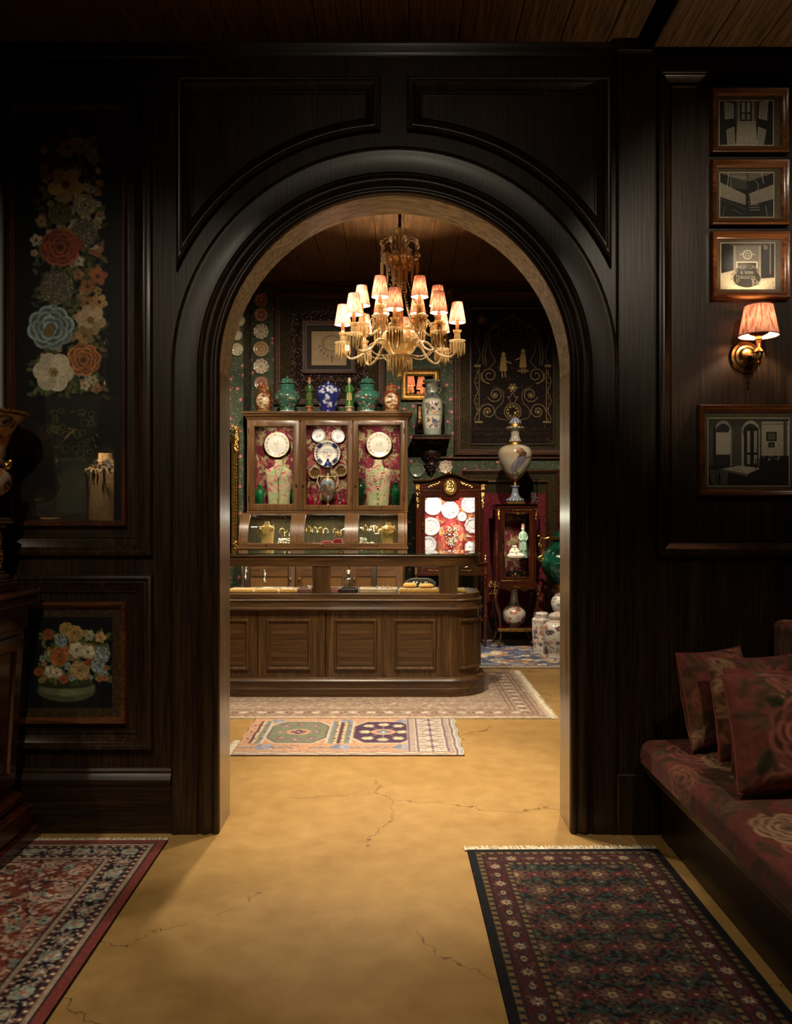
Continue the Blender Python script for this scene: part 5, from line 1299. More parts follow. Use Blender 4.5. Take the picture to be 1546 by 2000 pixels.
# bay lamps, small spots under the top board
for px in (535, 636, 738):
    spot('bay_light', (ux(px), YU+.06, zt_-.03), (ux(px), yb-.05, zt_-.40), 4.5, 110, .6, COOL, .012)
for px in (525, 633, 738):
    area('lid_light', (lx(px), YU+.03, ztop-.03), (lx(px), YU-.02, zbot), .3, .02, 3.0, COOL)

# ---- contents of the upper bays (stand on the shelf board at ZS)
ZS = zb_+.026; YPL = yb-.03
def plate(label, c, r, cvf, group, wavy=0, depth=.18, tilt=0, name='wall_plate', n_=64):
    """c = centre of the back; faces the viewer"""
    o = thing(name, label, 'plate', (c[0], c[1], c[2]-r), group)
    cv = Cv(n_, 22, '#e8e2d2'); cvf(cv)
    d = depth*r
    pr = [(r*1.0, d), (r*.98, d*1.04), (r*.7, d*.62), (r*.62, d*.25), (r*.3, d*.2), (r*.001, d*.2)]
    md = (lambda A, rad: 1+.05*np.cos(wavy*A)*(rad/r)**3) if wavy else None
    lathe_painted('face', pr, cv, c, PLATE, o, ax='y', mod=md)
    lathe_painted('back', [(r*1.0, d), (r*.62, 0), (r*.001, 0)], Cv(n_, 6, '#cfc8b8'), c, PLATE, o, ax='y', mod=md)
    return o
def white_gold(cv):
    cv.a[:] = hexc('#ece4d0'); cv.rect(0, 0, cv.w, 1.2, '#c9a860')
    for i in range(16): cv.ell(i*4+2, 4, 1.6, 1.4, R_.choice(['#b8a070', '#c0908a', '#9aa080', '#d0c09a']))
    for i in range(40): cv.ell(R_.uniform(0, 64), R_.uniform(15, 22), 1.2, .9, R_.choice(['#c8b078', '#d8c494', '#b89a60']))
def white_ink(cv):
    cv.a[:] = hexc('#eeeae2'); cv.rect(0, 0, cv.w, 1, '#5a5648')
    for i in range(24): cv.ell(i*2.7, 3, .9, 1, '#4a4a46')
    for i in range(40): cv.ell(R_.uniform(0, 64), R_.uniform(13, 22), 1.4, .8, R_.choice(['#3a3a40', '#6a5a4a', '#8a8a80']))
def armorial(cv):
    cv.a[:] = hexc('#ebe4d2'); cv.rect(0, 0, cv.w, 1, '#b89a5c'); cv.rect(0, 7, cv.w, 8, '#b8a060')
    for i in range(26): cv.ell(i*2.5, 4, .9, 1.6, '#2a2a3a')
    for q in (8, 24, 40, 56): cv.rect(q-2.5, 1, q+2.5, 7, '#1c2450')
    cv.rect(0, 14, cv.w, 14.8, '#8a8a90')
    for i in range(24): cv.ell(R_.uniform(0, 64), R_.uniform(16, 22), 1.6, 1, R_.choice(['#a86a50', '#b8923c', '#3a4a6a']))
def brown_gold(cv):
    cv.a[:] = hexc('#5a3e1c'); cv.rect(0, 0, cv.w, 2, '#c9b080'); cv.rect(0, 2, cv.w, 6, '#8a6a34')
    for i in range(30): cv.ell(R_.uniform(0, 64), R_.uniform(6, 22), 1.4, 1, R_.choice(['#3a2610', '#7a5a28', '#a8843c']))
    for i in range(26): cv.ell(R_.uniform(20, 44), R_.uniform(0, 9), 2, 1.4, R_.choice(['#e8e0cc', '#c09a80']))
def pl(px, py, Y): return (X(px, Y), Y, Z(py, Y))
sY = S(YPL)
plate('large white gilt-edged plate in the left bay of the display cabinet', pl(541, 869, YPL), 24.5*sY, white_gold, 'plates in the display cabinet')
plate('large white gilt-edged plate in the right bay of the display cabinet', pl(740, 869, YPL), 24.5*sY, white_gold, 'plates in the display cabinet')
plate('large plate with blue rim blocks in the middle bay of the display cabinet', pl(639, 886, YPL), 25.5*sY, armorial, 'plates in the display cabinet')
plate('small white plate at upper left of the middle cabinet bay', pl(622, 851, YPL), 13.2*sY, white_ink, 'plates in the display cabinet')
plate('small white plate at upper right of the middle cabinet bay', pl(660, 852, YPL), 13.2*sY, white_ink, 'plates in the display cabinet')
plate('brown-gold saucer at left of the painted vase in the middle bay', pl(615, 923, YPL), 12*sY, brown_gold, 'plates in the display cabinet', 0, .5)
plate('brown-gold saucer at right of the painted vase in the middle bay', pl(666, 919, YPL), 12*sY, brown_gold, 'plates in the display cabinet', 0, .5)
def torso(label, px0, px1, py0, py1, Y, mat, neck, group=None, zbase=None):
    """flat-backed fabric display bust with square shoulders"""
    x0, x1 = X(px0, Y), X(px1, Y); z0 = zbase if zbase is not None else ZS; z1 = Z(py0, Y); c = (x0+x1)/2; h = z1-z0; w_ = (x1-x0)/2
    o = thing('jewellery_bust', label, 'jewellery bust', (c, Y, z0), group)
    rows = [(0, .78, .5), (.3, .86, .55), (.6, .97, .62), (.72, 1.0, .62), (.78, .97, .58), (.82, .72, .52), (.86, .44, .5), (.9, .34, .46), (.96, .34, .42), (1.0, .37, .42)]
    m_ = MB(); n_ = 28; vs = []
    for (q, wd, dp) in rows:
        for i in range(n_):
            a = 2*PI*i/n_; cx_ = math.copysign(abs(math.cos(a))**.75, math.cos(a)); sy_ = math.sin(a)
            vs.append((c+w_*wd*cx_, Y+w_*dp*.55*sy_+(.012*(1-q)), z0+h*q))
    fs = [(j*n_+i, j*n_+(i+1) % n_, (j+1)*n_+(i+1) % n_, (j+1)*n_+i) for j in range(len(rows)-1) for i in range(n_)]
    fs += [list(range(n_)), [(len(rows)-1)*n_+i for i in range(n_)]]
    m_.add(vs, fs); m_.build('torso', mat, o, 50)
    return o, c, w_, z0, h
def fronty(w_, Y, q): return Y-w_*.36
o, c, w_, z0, h = torso('sage floral jewellery bust with a long drop necklace, left cabinet bay', 519, 570, 898, 985, 8.40, BUSTCL, 0, 'floral busts')
m = MB()
for s_ in (-1, 1): m.tube([(c+s_*w_*.34, 8.40-w_*.2, z0+h*.9), (c+s_*w_*.2, 8.40-w_*.34, z0+h*.72), (c, 8.40-w_*.38, z0+h*.6)], .0016, 5)
m.build('chain', BLACK, o)
m = MB()
for i in range(15): m.ball((c+(.006*(i % 3-1) if i > 10 else 0), 8.40-w_*.39, z0+h*(.62-.5*i/14)), .0055+(.003 if i in (0, 6, 12) else 0), 8, 5)
m.build('pendant', SILVER, o)
o, c, w_, z0, h = torso('sage floral jewellery bust with a white and black stone necklace, right cabinet bay', 713, 763, 898, 985, 8.40, BUSTCL, 0, 'floral busts')
mA, mB = MB(), MB()
for i in range(33):
    q = (i-16)/16; x = c+q*w_*.5; z = z0+h*(.42+.42*abs(q)**1.15)
    (mA if i % 2 else mB).ball((x, 8.40-w_*.37+abs(q)**2*.02, z), .006, 8, 5)
for i in range(7): (mA if i % 2 else mB).ball((c+R_.uniform(-.004, .004), 8.40-w_*.39, z0+h*(.4-.05*i)), .007, 8, 5)
mA.build('white_stones', PEARL, o); mB.build('dark_stones', plain('jet', '#15120f', .15, 0, .6), o)
for s_ in (-1, 1): MB().tube([(c+s_*w_*.34, 8.40-w_*.2, z0+h*.92), (c+s_*w_*.46, 8.40-w_*.3, z0+h*.84)], .0016, 5).build('cord', BLACK, o)
# painted centre vase with stopper
def vase(name, label, px, py0, py1, Y, prof, cv, mat=PORC, group=None, zb0=None, cat='vase', sx=1):
    """prof: (radius px, y px) top to bottom in photo pixels at depth Y"""
    x = X(px, Y); s_ = S(Y); zbase = zb0 if zb0 is not None else Z(py1, Y); off = zbase-Z(py1, Y)
    o = thing(name, label, cat, (x, Y, zbase), group)
    lathe_painted('body', [(r*s_, Z(y, Y)+off) for r, y in prof], cv, (x, Y, 0), mat, o); return o, x, s_, off
cv = Cv(64, 60, '#3a2c1a')
cv.ell(32, 32, 12, 15, '#8aa0b0'); cv.ell(32, 36, 10, 9, '#9a7a5a'); cv.sprinkle(30, ['#7a5a4a', '#a8b8c0', '#4a5a50', '#c09a6a'], 1, 3, (24, 24, 42, 46)); cv.ring(32, 33, 15, 1.4, '#b8923c')
cv.rect(0, 0, 64, 12, '#4a3a1c'); cv.rect(0, 0, 64, 3, '#c9b88c'); cv.rect(0, 14, 64, 15.5, '#b8923c'); cv.rect(0, 50, 64, 53, '#b8863c'); cv.rect(0, 53, 64, 60, '#8a4a34')
o, x, s_, off = vase('lidded_vase', 'painted gold and blue vase with slim foot in the middle cabinet bay', 640, 896, 985, 8.40, [(10, 902), (9, 904), (5.5, 906), (5, 914), (6.5, 918), (13, 926), (15.5, 938), (14.5, 950), (9, 964), (3, 972), (2.5, 976), (6, 979), (9, 982), (9, 985)], cv, zb0=ZS)
m = MB()
for q in (-1, 1): m.tube([(x+q*12*s_, 8.40, Z(922, 8.4)+off), (x+q*19*s_, 8.40, Z(920, 8.4)+off), (x+q*21*s_, 8.40, Z(932, 8.4)+off), (x+q*14*s_, 8.40, Z(946, 8.4)+off)], .005, 6)
m.build('handle', IVORY, o)
MB().lathe([(9*s_, 0), (8*s_, .02), (4*s_, .05), (2*s_, .06), (3*s_, .07), (.001, .085)], 16, (x, 8.40, Z(902, 8.4)+off)).build('lid', plain('cobalt_lid', '#1e2a5a', .15, 0, .5, .4), o)
# green glazed vases
def gvase(label, px, py0, Y, wpx, body=True):
    s_ = S(Y); x = X(px, Y); h = Z(py0, Y)-Z(985, Y)
    o = thing('green_vase', label, 'vase', (x, Y, ZS), 'green glazed vases in the cabinet'); r = wpx*s_
    MB().lathe([(q*r, z*h) for q, z in crom([(.55, 0), (.62, .06), (.95, .45), (1, .62), (.8, .74), (.5, .8), (.45, .88), (.62, 1.0)], 24)], 28, (x, Y, ZS)).build('body', GREENG, o, 60)
    m_ = MB()
    for q in (-1, 1): m_.tube([(x+q*r*.5, Y-.01, ZS+h*.85), (x+q*r*1.1, Y-.01, ZS+h*.8), (x+q*r*1.05, Y-.01, ZS+h*.6)], .006, 6)
    m_.build('handle', GREENG, o)
gvase('green glazed vase at the left edge of the left cabinet bay', 507, 938, 8.42, 8)
gvase('green glazed vase at the right edge of the right cabinet bay', 772, 933, 8.44, 9)
gvase('green glazed vase at the left edge of the right cabinet bay', 704, 925, 8.50, 6)
gvase('green glazed vase half hidden right of the left cabinet bust', 573, 940, 8.50, 5)
# ruby decanters
for i, (px, top, w2) in enumerate(((606, 938, 7), (621, 958, 5), (657, 956, 5), (671, 950, 6))):
    Y = 8.42; s_ = S(Y); x = X(px, Y); h = Z(top, Y)-Z(985, Y); r = w2*s_
    o = thing('ruby_decanter', ['tallest ruby glass decanter, left of the middle bay', 'small ruby glass decanter just left of the painted vase', 'small ruby glass decanter just right of the painted vase', 'ruby glass decanter at right of the middle bay'][i], 'decanter', (x, Y, ZS), 'ruby decanters')
    MB().lathe([(q*r, z*h) for q, z in crom([(.9, 0), (1, .05), (1, .35), (.85, .45), (.35, .55), (.3, .7), (.5, .74), (.3, .77), (.45, .88), (.3, .98), (.02, 1)], 26)], 20, (x, Y, ZS)).build('body', REDG, o, 60)

# ---- jewellery behind the roll-front lids (floor at zbot)
ZJ = zbot
def lowbust(label, px, w2, top, Y=8.12):
    b = bust('jewellery_bust', label, (lx(px), Y, ZJ), Z(top, Y)-ZJ, w2*S(Y)*1.4, BEIGE, 'small beige busts')
    m_ = MB(); h = Z(top, Y)-ZJ
    for i in range(70):
        q = R_.uniform(-1, 1); z = ZJ+h*(.45+.35*abs(q)+R_.uniform(-.1, .08)); m_.ball((lx(px)+q*w2*S(Y)*.8, Y-w2*S(Y)*.36, z), .005, 6, 4)
    m_.build('necklace', GOLD, b, kind='stuff'); return b
lowbust('small beige bust with gold collar under the left roll-front lid', 516, 17, 1019)
lowbust('small beige bust with gold collar under the right roll-front lid', 758, 17, 1020)
SHELFG = glassm('shelf_glass', '#e4f0ea', .08, 0, '#ffffff', .1)
for i, (a, b) in enumerate(((485, 515), (595, 668), (700, 776))):
    tag(MB().box(lx(a), lx(b), 8.05, 8.3, ZJ+.12, ZJ+.124).build('glass_shelf', SHELFG, smooth=0), ['short glass shelf under the left roll-front lid', 'glass shelf under the middle roll-front lid', 'glass shelf under the right roll-front lid'][i], 'shelf', 'small glass shelves')
    m_ = MB()
for i, (px, Y, h) in enumerate(((545, 8.15, .17), (556, 8.1, .14), (599, 8.1, .19), (611, 8.12, .18), (623, 8.1, .18), (633, 8.12, .17), (653, 8.1, .17), (668, 8.12, .16), (712, 8.1, .2), (724, 8.12, .19), (735, 8.1, .18), (742, 8.15, .16))):
    x = lx(px); o = thing('earring_stand', '%s slim gold earring stand from the left under the roll-front lids' % ['first', 'second', 'third', 'fourth', 'fifth', 'sixth', 'seventh', 'eighth', 'ninth', 'tenth', 'eleventh', 'twelfth'][i], 'earring stand', (x, Y, ZJ), 'gold earring stands')
    MB().lathe([(.014, 0), (.014, .004), (.003, .008), (.003, h), (.006, h+.004), (.001, h+.01)], 10, (x, Y, ZJ)).tube([(x-.022, Y, h*.93+ZJ), (x, Y, ZJ+h), (x+.022, Y, h*.93+ZJ)], .0022, 5).build('stand', GOLD, o)
    m_ = MB()
    for q in (-1, 1):
        for j in range(3): m_.ball((x+q*.022, Y, ZJ+h*.93-.008-j*.012), .004+.0015*j, 6, 4)
    m_.build('earrings', PEARL if i % 2 else GOLD, o, kind='stuff')
cushion('display_cushion', 'flat crimson cushion at front left under the middle roll-front lid', lx(618), 8.04, ZJ, .085, .035, .03, REDV)
cushion('display_cushion', 'crimson box cushion at right under the middle roll-front lid', lx(658), 8.07, ZJ, .05, .04, .075, REDV)
cushion('display_cushion', 'small crimson cushion behind the flat one under the middle lid', lx(636), 8.12, ZJ, .06, .03, .05, REDV)
jewels('bracelet_heap', 'heap of green and white beads under the left roll-front lid', 'beads', (lx(551), 8.06, ZJ), 70, (.055, .04, .07), PEARL, (.006, .012), 'bead heaps')
jewels('bead_heap', 'pale bead heap at the left under the right roll-front lid', 'beads', (lx(708), 8.06, ZJ), 40, (.03, .03, .08), PEARL, (.006, .011), 'bead heaps')
jewels('bead_heap', 'pale beads on a low stand, centre of the right roll-front lid', 'beads', (lx(723), 8.08, ZJ+.004), 30, (.04, .02, .03), PEARL, (.005, .01), 'bead heaps')
jewels('bead_heap', 'gold beads on the crimson box cushion under the middle lid', 'beads', (lx(657), 8.07, ZJ+.08), 26, (.04, .02, .05), GOLD, (.004, .009), 'bead heaps')

# ---- jars on top of the cabinet
YT = 8.26
def jarcv(base, cols, n_, w_=72, h_=56):
    cv = Cv(w_, h_, base); return cv
def imari(flip):
    cv = Cv(64, 56, '#743a22'); cv.noise(.25, 4)
    for q in (10, 32, 54):
        cv.ell(q, 32, 8, 15, '#c9b48c'); cv.sprinkle(16, ['#a8683c', '#8a5a40', '#e0cca0', '#6a3a24'], 1, 3, (q-5, 20, q+5, 44))
    cv.sprinkle(60, ['#b87a3c', '#c9a060', '#6a2a16'], .8, 2); cv.rect(0, 6, 64, 8, '#b8923c'); cv.rect(0, 50, 64, 52, '#b8923c'); return cv
ImP = [(10, 752), (12, 751), (12, 755), (11, 758), (14, 763), (17.5, 775), (17, 785), (13, 798), (13, 800)]
for lab, px in (('orange-brown imari jar at the left end of the cabinet top', 515), ('orange-brown imari jar at the right end of the cabinet top', 764)):
    o, x, s_, off = vase('imari_jar', lab, px, 750, 800, YT, ImP, imari(0), group='jars on the cabinet top', zb0=ZTC, cat='jar')
    MB().lathe([(11.5*s_, 0), (12*s_, .01), (7*s_, .022), (2*s_, .026), (3.2*s_, .036), (.001, .05)], 24, (x, YT, Z(751, YT)+off)).build('lid', plain('imari_lid', '#9a5434', .2, 0, .5, .4, var=.35, vs=60), o)
def turq(seed):
    cv = Cv(96, 70, '#34705f'); cv.noise(.12, 6)
    if seed:
        for i in range(9):
            x, y = R_.uniform(0, 96), R_.uniform(15, 60); pts = [(x, y)]
            for k_ in range(8): x += R_.uniform(2, 5); y += R_.uniform(-4, 4); pts.append((x, y))
            cv.line(pts, 1.2, '#4a4034'); [cv.ell(a+R_.uniform(-2, 2), b+R_.uniform(-2, 2), 1.5, 1.1, R_.choice(['#6a4a3a', '#a85a4a', '#d8c8b0', '#2a4a3a'])) for a, b in pts for _ in range(3)]
    else:
        cv.sprinkle(150, ['#3a5a3a', '#2f4a34', '#8aa07a', '#6a5a48', '#a88a70', '#4a6a3a'], 1, 3.2, (0, 34, 96, 62)); cv.sprinkle(60, ['#5a4a3a', '#9a6a5a', '#b0c0a0', '#3a4a40'], .8, 2.2, (0, 12, 96, 40))
        cv.line([(20, 36), (40, 24), (60, 30), (78, 20)], 2, '#54463a')
    cv.rect(0, 66, 96, 70, '#c8d0c4'); return cv
TuP = [(14, 747), (15.5, 746), (15, 748), (14, 754), (16, 757), (22, 761), (25.5, 768), (25, 775), (19, 785), (15, 793), (16, 800)]
for i, (lab, px) in enumerate((('turquoise lidded jar left of the green robed figurine on the cabinet top', 561), ('turquoise lidded jar right of the blue jar, with branch pattern', 717))):
    o, x, s_, off = vase('ginger_jar', lab, px, 729, 800, YT, TuP, turq(i), group='jars on the cabinet top', zb0=ZTC, cat='jar')
    cv = Cv(64, 20, '#34705f'); cv.sprinkle(40, ['#3a5a44', '#6a5a48', '#a8b89a'], .8, 2, (0, 4, 64, 15)); cv.rect(0, 15, 64, 17.5, '#c9d2c2')
    lathe_painted('lid', [(.4*s_, Z(728, YT)+off), (2.4*s_, Z(729.5, YT)+off), (2*s_, Z(732, YT)+off), (4*s_, Z(733, YT)+off), (10*s_, Z(735, YT)+off), (13*s_, Z(740, YT)+off), (17.5*s_, Z(742.5, YT)+off), (17.5*s_, Z(744, YT)+off), (12*s_, Z(744.5, YT)+off), (12*s_, Z(748, YT)+off)], cv, (x, YT, 0), PORC, o)
cv = Cv(96, 56, '#232c7a'); cv.noise(.1, 5)
for (x, y) in ((36, 12), (44, 16), (50, 12), (40, 22), (52, 24), (47, 32), (44, 40), (50, 44), (58, 20), (30, 40), (66, 40), (70, 22), (20, 24), (14, 40), (80, 34), (88, 14)):
    for _ in range(5): cv.flower(x+R_.uniform(-4, 4), y+R_.uniform(-3, 3), 1.9, 5, '#d8dcec', '#b0b8dc', R_.uniform(0, 2))
cv.line([(34, 10), (46, 20), (44, 34), (50, 48)], .8, '#18205a'); cv.rect(0, 0, 96, 3, '#15183a')
vase('prunus_jar', 'cobalt blue jar with white blossom, in the middle of the cabinet top', 641, 744, 800, YT, [(9.5, 742), (11, 741.5), (11, 744), (11, 746), (15, 748), (22, 752), (24, 760), (23.5, 770), (19, 784), (15, 796), (15.5, 800)], cv, group='jars on the cabinet top', zb0=ZTC, cat='jar')
def figurine(label, px, py0, py1, Y, zb0, robe, trim_, face, hat, base, hw=8.5, group=None, ped=True):
    s_ = S(Y); x = X(px, Y); H_ = Z(py0, Y)-Z(py1, Y); w_ = hw*s_
    o = thing('figurine', label, 'figurine', (x, Y, zb0), group)
    q0 = 0
    if ped:
        q0 = .17*H_
        MB().lathe([(w_*.95, 0), (w_*.95, .004), (w_*.75, .01), (w_*.75, q0*.7), (w_*1.05, q0*.78), (w_*1.05, q0)], 6, (x, Y, zb0)).build('plinth', base, o, 0)
    z = zb0+q0; h = H_-q0
    m_ = MB()
    def C(a, b): m_.color(a); return m_
    m_.color(robe)
    m_.lathe([(r*w_, q*h) for r, q in crom([(1.0, 0), (.98, .06), (.86, .3), (.84, .5), (.86, .6), (.8, .68), (.5, .74), (.28, .76)], 22)], 20, (x, Y, z), 1, .62)
    for q in (-1, 1):
        m_.tube([(x+q*w_*.66, Y, z+h*.69), (x+q*w_*.86, Y-.008, z+h*.56), (x+q*w_*.5, Y-w_*.55, z+h*.48), (x+q*w_*.1, Y-w_*.7, z+h*.52)], [w_*.18, w_*.2, w_*.2, w_*.12], 10)
        m_.color(trim_); m_.tube([(x+q*w_*.34, Y-w_*.55, z+h*.46), (x+q*w_*.4, Y-w_*.58, z+h*.2)], [w_*.14, w_*.22], 8); m_.color(robe)
    m_.color(trim_); m_.tube([(x, Y-w_*.48, z+h*.72), (x, Y-w_*.52, z+h*.3), (x, Y-w_*.52, z+h*.02)], [w_*.1, w_*.16, w_*.2], 8)
    m_.color(face); m_.tube([(x, Y, z+h*.73), (x, Y, z+h*.8)], w_*.2, 10); m_.ball((x, Y-w_*.03, z+h*.835), w_*.33, 16, 10, 1.25)
    m_.ball((x, Y-w_*.36, z+h*.83), w_*.06, 6, 4, 1.4)
    for q in (-1, 1): m_.ball((x+q*w_*.33, Y, z+h*.835), w_*.07, 6, 4, 1.6)
    m_.color('#2a201a')
    for q in (-1, 1): m_.ball((x+q*w_*.12, Y-w_*.32, z+h*.845), w_*.035, 6, 4)
    m_.ball((x, Y-w_*.33, z+h*.808), w_*.06, 6, 4, .35)
    m_.color(hat); m_.lathe([(w_*.42, 0), (w_*.42, h*.02), (w_*.33, h*.03), (w_*.3, h*.1), (w_*.2, h*.115), (.001, h*.12)], 16, (x, Y, z+h*.87))
    m_.build('figure', PORC, o, 60); return o
figurine('green robed figurine with orange hat, left of the blue jar on the cabinet', 604, 730, 800, YT, ZTC, '#2f4a28', '#5a6a34', '#b8a080', '#a8623c', plain('figurine_plinth_orange', '#9a5c38', .3, 0, .5, .3), group='figurines on the cabinet top')
figurine('green robed figurine with cream hat, right of the blue jar on the cabinet', 682, 731, 800, YT, ZTC, '#2f6a34', '#c9b478', '#d0bc98', '#d8cca8', plain('figurine_plinth_cream', '#b8a47c', .3, 0, .5, .3), group='figurines on the cabinet top')
# ================================================================ SHOP REAR WALL
def bx(px): return X(px, YW)
def bz(py): return Z(py, YW)
def brect(a, b, c, d): return rectp(bx(a), bx(b), bz(d), bz(c))
WFR = [(0, 0), (0, .03), (.006, .04), (.02, .042), (.028, .034), (.034, .034), (.042, .03), (.05, .018), (.066, .016), (.07, .006), (.075, 0)]
# left wall panel with the necklace drawing
struct(MB().sweep(brect(535, 752, 571, 792), WFR, back3, True, -1).build('trim_13', FW, smooth=40))
struct(MB().box(bx(547), bx(740), YW-.008, YW, bz(780), bz(583)).build('trim_14', GVELV, smooth=0))
t = thing('framed_drawing', 'necklace drawing on tan paper in a beaded dark textile frame, behind the chandelier', 'picture', (bx(642), YW-.01, bz(765)))
cv = Cv(150, 160, '#1c0f0c'); cv.sprinkle(1100, ['#6a4a34', '#8a7460', '#3a1a16', '#c9b090'], .4, .9)
for i in range(40): cv.line([(R_.uniform(0, 150), R_.uniform(0, 160)) for _ in range(2)][:1]*2, 1, '#7a6a50')
for d in (5, 24): vine(cv, d, 3, 14, .9, '#6a5238')
grid_painted('textile', cv, flat3(bx(568), bx(717), bz(766), bz(607), YW-.012), EMBR, t)
frame_sweep(bx(590), bx(695), bz(731), bz(627), YW-.012, [(0, 0), (0, .022), (.008, .03), (.03, .022), (.034, .012), (.05, .01), (.05, 0)]).build('frame', FW, t, 40)
MB().box(bx(598), bx(687), YW-.018, YW-.012, bz(723), bz(636)).build('mount', plain('dark_mount', '#1e1610', .8), t, 0)
cv = Cv(100, 98, '#a4855a'); cv.noise(.06, 10)
pts = [(58+26*math.cos(a), 34+22*math.sin(a)) for a in np.linspace(-2.6, PI+2.2-.6, 50)]
for i, (a, b) in enumerate(pts):
    if 2 < i < 48: cv.ell(a, b, 1.5, 1.5, '#5c4232')
for a in np.linspace(.2, PI-.2, 9):
    x, y = 58+26*math.cos(a), 36+24*math.sin(a); ex, ey = x+10*math.cos(a), y+12*math.sin(a); cv.line([(x, y), (ex, ey)], 1.4, '#6a4a3a'); cv.ell(ex, ey, 2.6, 2.6, '#6a4438')
cv.line([(58, 60), (58, 84)], 1.6, '#6a4a3a'); cv.ell(58, 76, 3, 4, '#6a4438'); cv.ell(58, 85, 2, 3, '#54382c'); cv.noise(.05, 2)
grid_painted('drawing', cv, flat3(bx(608.5), bx(676.5), bz(714), bz(648), YW-.0195), PRINT, t)
MB().box(bx(597), bx(688), YW-.0235, YW-.0215, bz(724), bz(635)).build('glass', PANE, t, 0)
# right wall panel with the embroidered hanging
struct(MB().sweep(brect(886, 1114, 570, 890), WFR, back3, True, -1).build('trim_15', FW, smooth=40))
struct(MB().box(bx(898), bx(1102), YW-.008, YW, bz(878), bz(582)).build('trim_16', GVELV, smooth=0))
t = thing('embroidered_hanging', 'dark embroidered hanging with gold scrolls and two figures, on the rear wall', 'textile', (bx(1000), YW-.01, bz(866)))
hx0, hx1, hy0, hy1 = 921, 1079, 604, 866; k = 1.25
cv = Cv((hx1-hx0)*k, (hy1-hy0)*k, '#150b0a'); ox, oy = hx0, hy0
GC = '#8f7646'; GD = '#7e673c'
cv.sprinkle(900, ['#4a3420', '#6a5438', '#2c1a14'], .35, .7); cv.sprinkle(110, ['#c0a878', '#a89060'], .4, .7)
cv.sprinkle(26, ['#3c1114', '#33100f'], 2, 6)
cx_ = 1000
for off in (0, 5):
    pts = [(x, y) for x, y in ((943+off, 712), (942+off, 690), (946+off, 668), (953+off, 648), (968, 633+off), (985, 624+off), (cx_, 613+off))]
    c_ = crom(pts, 30); cv.line([L(*p) for p in c_], 1.3, GD); cv.line([L(2*cx_-p[0], p[1]) for p in c_], 1.3, GD)
cv.line([L(cx_, 613), L(cx_, 640)], .9, GD); cv.line([L(cx_+18*math.cos(a), 645+9*math.sin(a)) for a in np.linspace(0, 2*PI, 26)], 1, GD); cv.line([L(983, 645), L(1017, 645)], .9, GD)
for i in range(28): cv.line([L(cx_-38+i*2.8, 658), L(cx_-38+i*2.8+R_.uniform(-1.5, 1.5), 664)], .8, '#4a3a20')
for i in range(14): cv.line([L(cx_-20+i*2.8, 669), L(cx_-20+i*2.8+R_.uniform(-1.5, 1.5), 675)], .8, '#4a3a20')
for a in np.linspace(0, 2*PI, 20): cv.line([L(940, 626), L(940+11*math.cos(a), 626+11*math.sin(a))], .8, '#7a6434')
cv.ell(*L(940, 626), 7, 7, '#7a6434'); cv.ring(*L(1057, 624), 10, 1.2, '#5a3a20'); 
for s_ in (-1, 1):
    M = lambda x, y: L(cx_+s_*(x-cx_), y)
    cv.line([M(935, 720), M(935, 822)], 1.3, GC); cv.rect(*[min(a, b) for a, b in zip(M(926, 712), M(938, 717))], *[max(a, b) for a, b in zip(M(926, 712), M(938, 717))], GD); cv.rect(*[min(a, b) for a, b in zip(M(926, 822), M(942, 825))], *[max(a, b) for a, b in zip(M(926, 822), M(942, 825))], GD)
    cv.line([M(929+3*math.sin(y/6), y) for y in range(722, 822, 2)], 1, GC); cv.line([M(933+4*math.sin(y/9), y) for y in range(640, 712, 2)], 1, GD)
    for y in range(728, 822, 10): cv.ell(*M(931, y), 1, 1, '#a89058')
    def spiral(px, py, r, turns, a0, dr=1, w_=1.3): cv.line([M(px+r*(1-.75*q)*math.cos(a0+dr*q*turns*2*PI), py+r*(1-.75*q)*math.sin(a0+dr*q*turns*2*PI)) for q in np.linspace(0, 1, 44)], w_, GC)
    spiral(955, 733, 16, 1.6, PI*.5); spiral(966, 770, 15, 1.5, PI*.9, -1); spiral(952, 803, 16, 1.6, PI, 1)
    for (px, py, r) in ((965, 771, 6), (951, 804, 6)): cv.flower(*M(px, py), r*k, 5, '#6a5230', '#b09a60', .3, .8, .25)
    c_ = crom([(966, 755), (981, 765), (980, 785), (967, 800), (970, 815), (990, 820)], 24); cv.line([M(*p) for p in c_], 1.2, GD)
    c_ = crom([(955, 749), (940, 742), (939, 728)], 12); cv.line([M(*p) for p in c_], 1.2, GC)
    c_ = crom([(962, 640), (974, 640), (972, 652), (956, 662), (958, 690), (966, 705), (955, 718)], 30); cv.line([M(*p) for p in c_], 1.2, GD)
cv.ring(*L(cx_, 803), 16*k, 1.4, GC); cv.ring(*L(cx_, 803), 12*k, 1.2, '#a08850')
for a in np.linspace(0, 2*PI, 10)[:-1]: cv.ell(*L(cx_+9*math.cos(a), 803+9*math.sin(a)), 1.6, 1.6, '#c0a868')
cv.flower(*L(cx_, 757), 9*k, 6, '#7a6238', '#c0a870', 0, .9, .3)
for s_ in (-1, 1): cv.line([L(cx_, 766), L(cx_+s_*6, 776), L(cx_+s_*10, 774), L(cx_+s_*4, 785)], 1.1, GC)
def fig(px, py, hgt, face):
    q = hgt/48
    cv.ell(*L(px, py), 4*q*k, 5*q*k, '#9a7c48'); cv.poly([L(px-5*q, py+5*q), L(px+5*q, py+5*q), L(px+7*q, py+34*q), L(px-8*q, py+34*q)], '#8a6c3c'); cv.line([L(px, py+12*q), L(px+face*15*q, py+18*q)], 3.2*q, '#8a6c3c')
    cv.line([L(px-3*q, py+34*q), L(px-2*q, py+46*q)], 2.6, '#8a6c3c'); cv.line([L(px+3*q, py+34*q), L(px+4*q, py+46*q)], 2.6, '#8a6c3c')
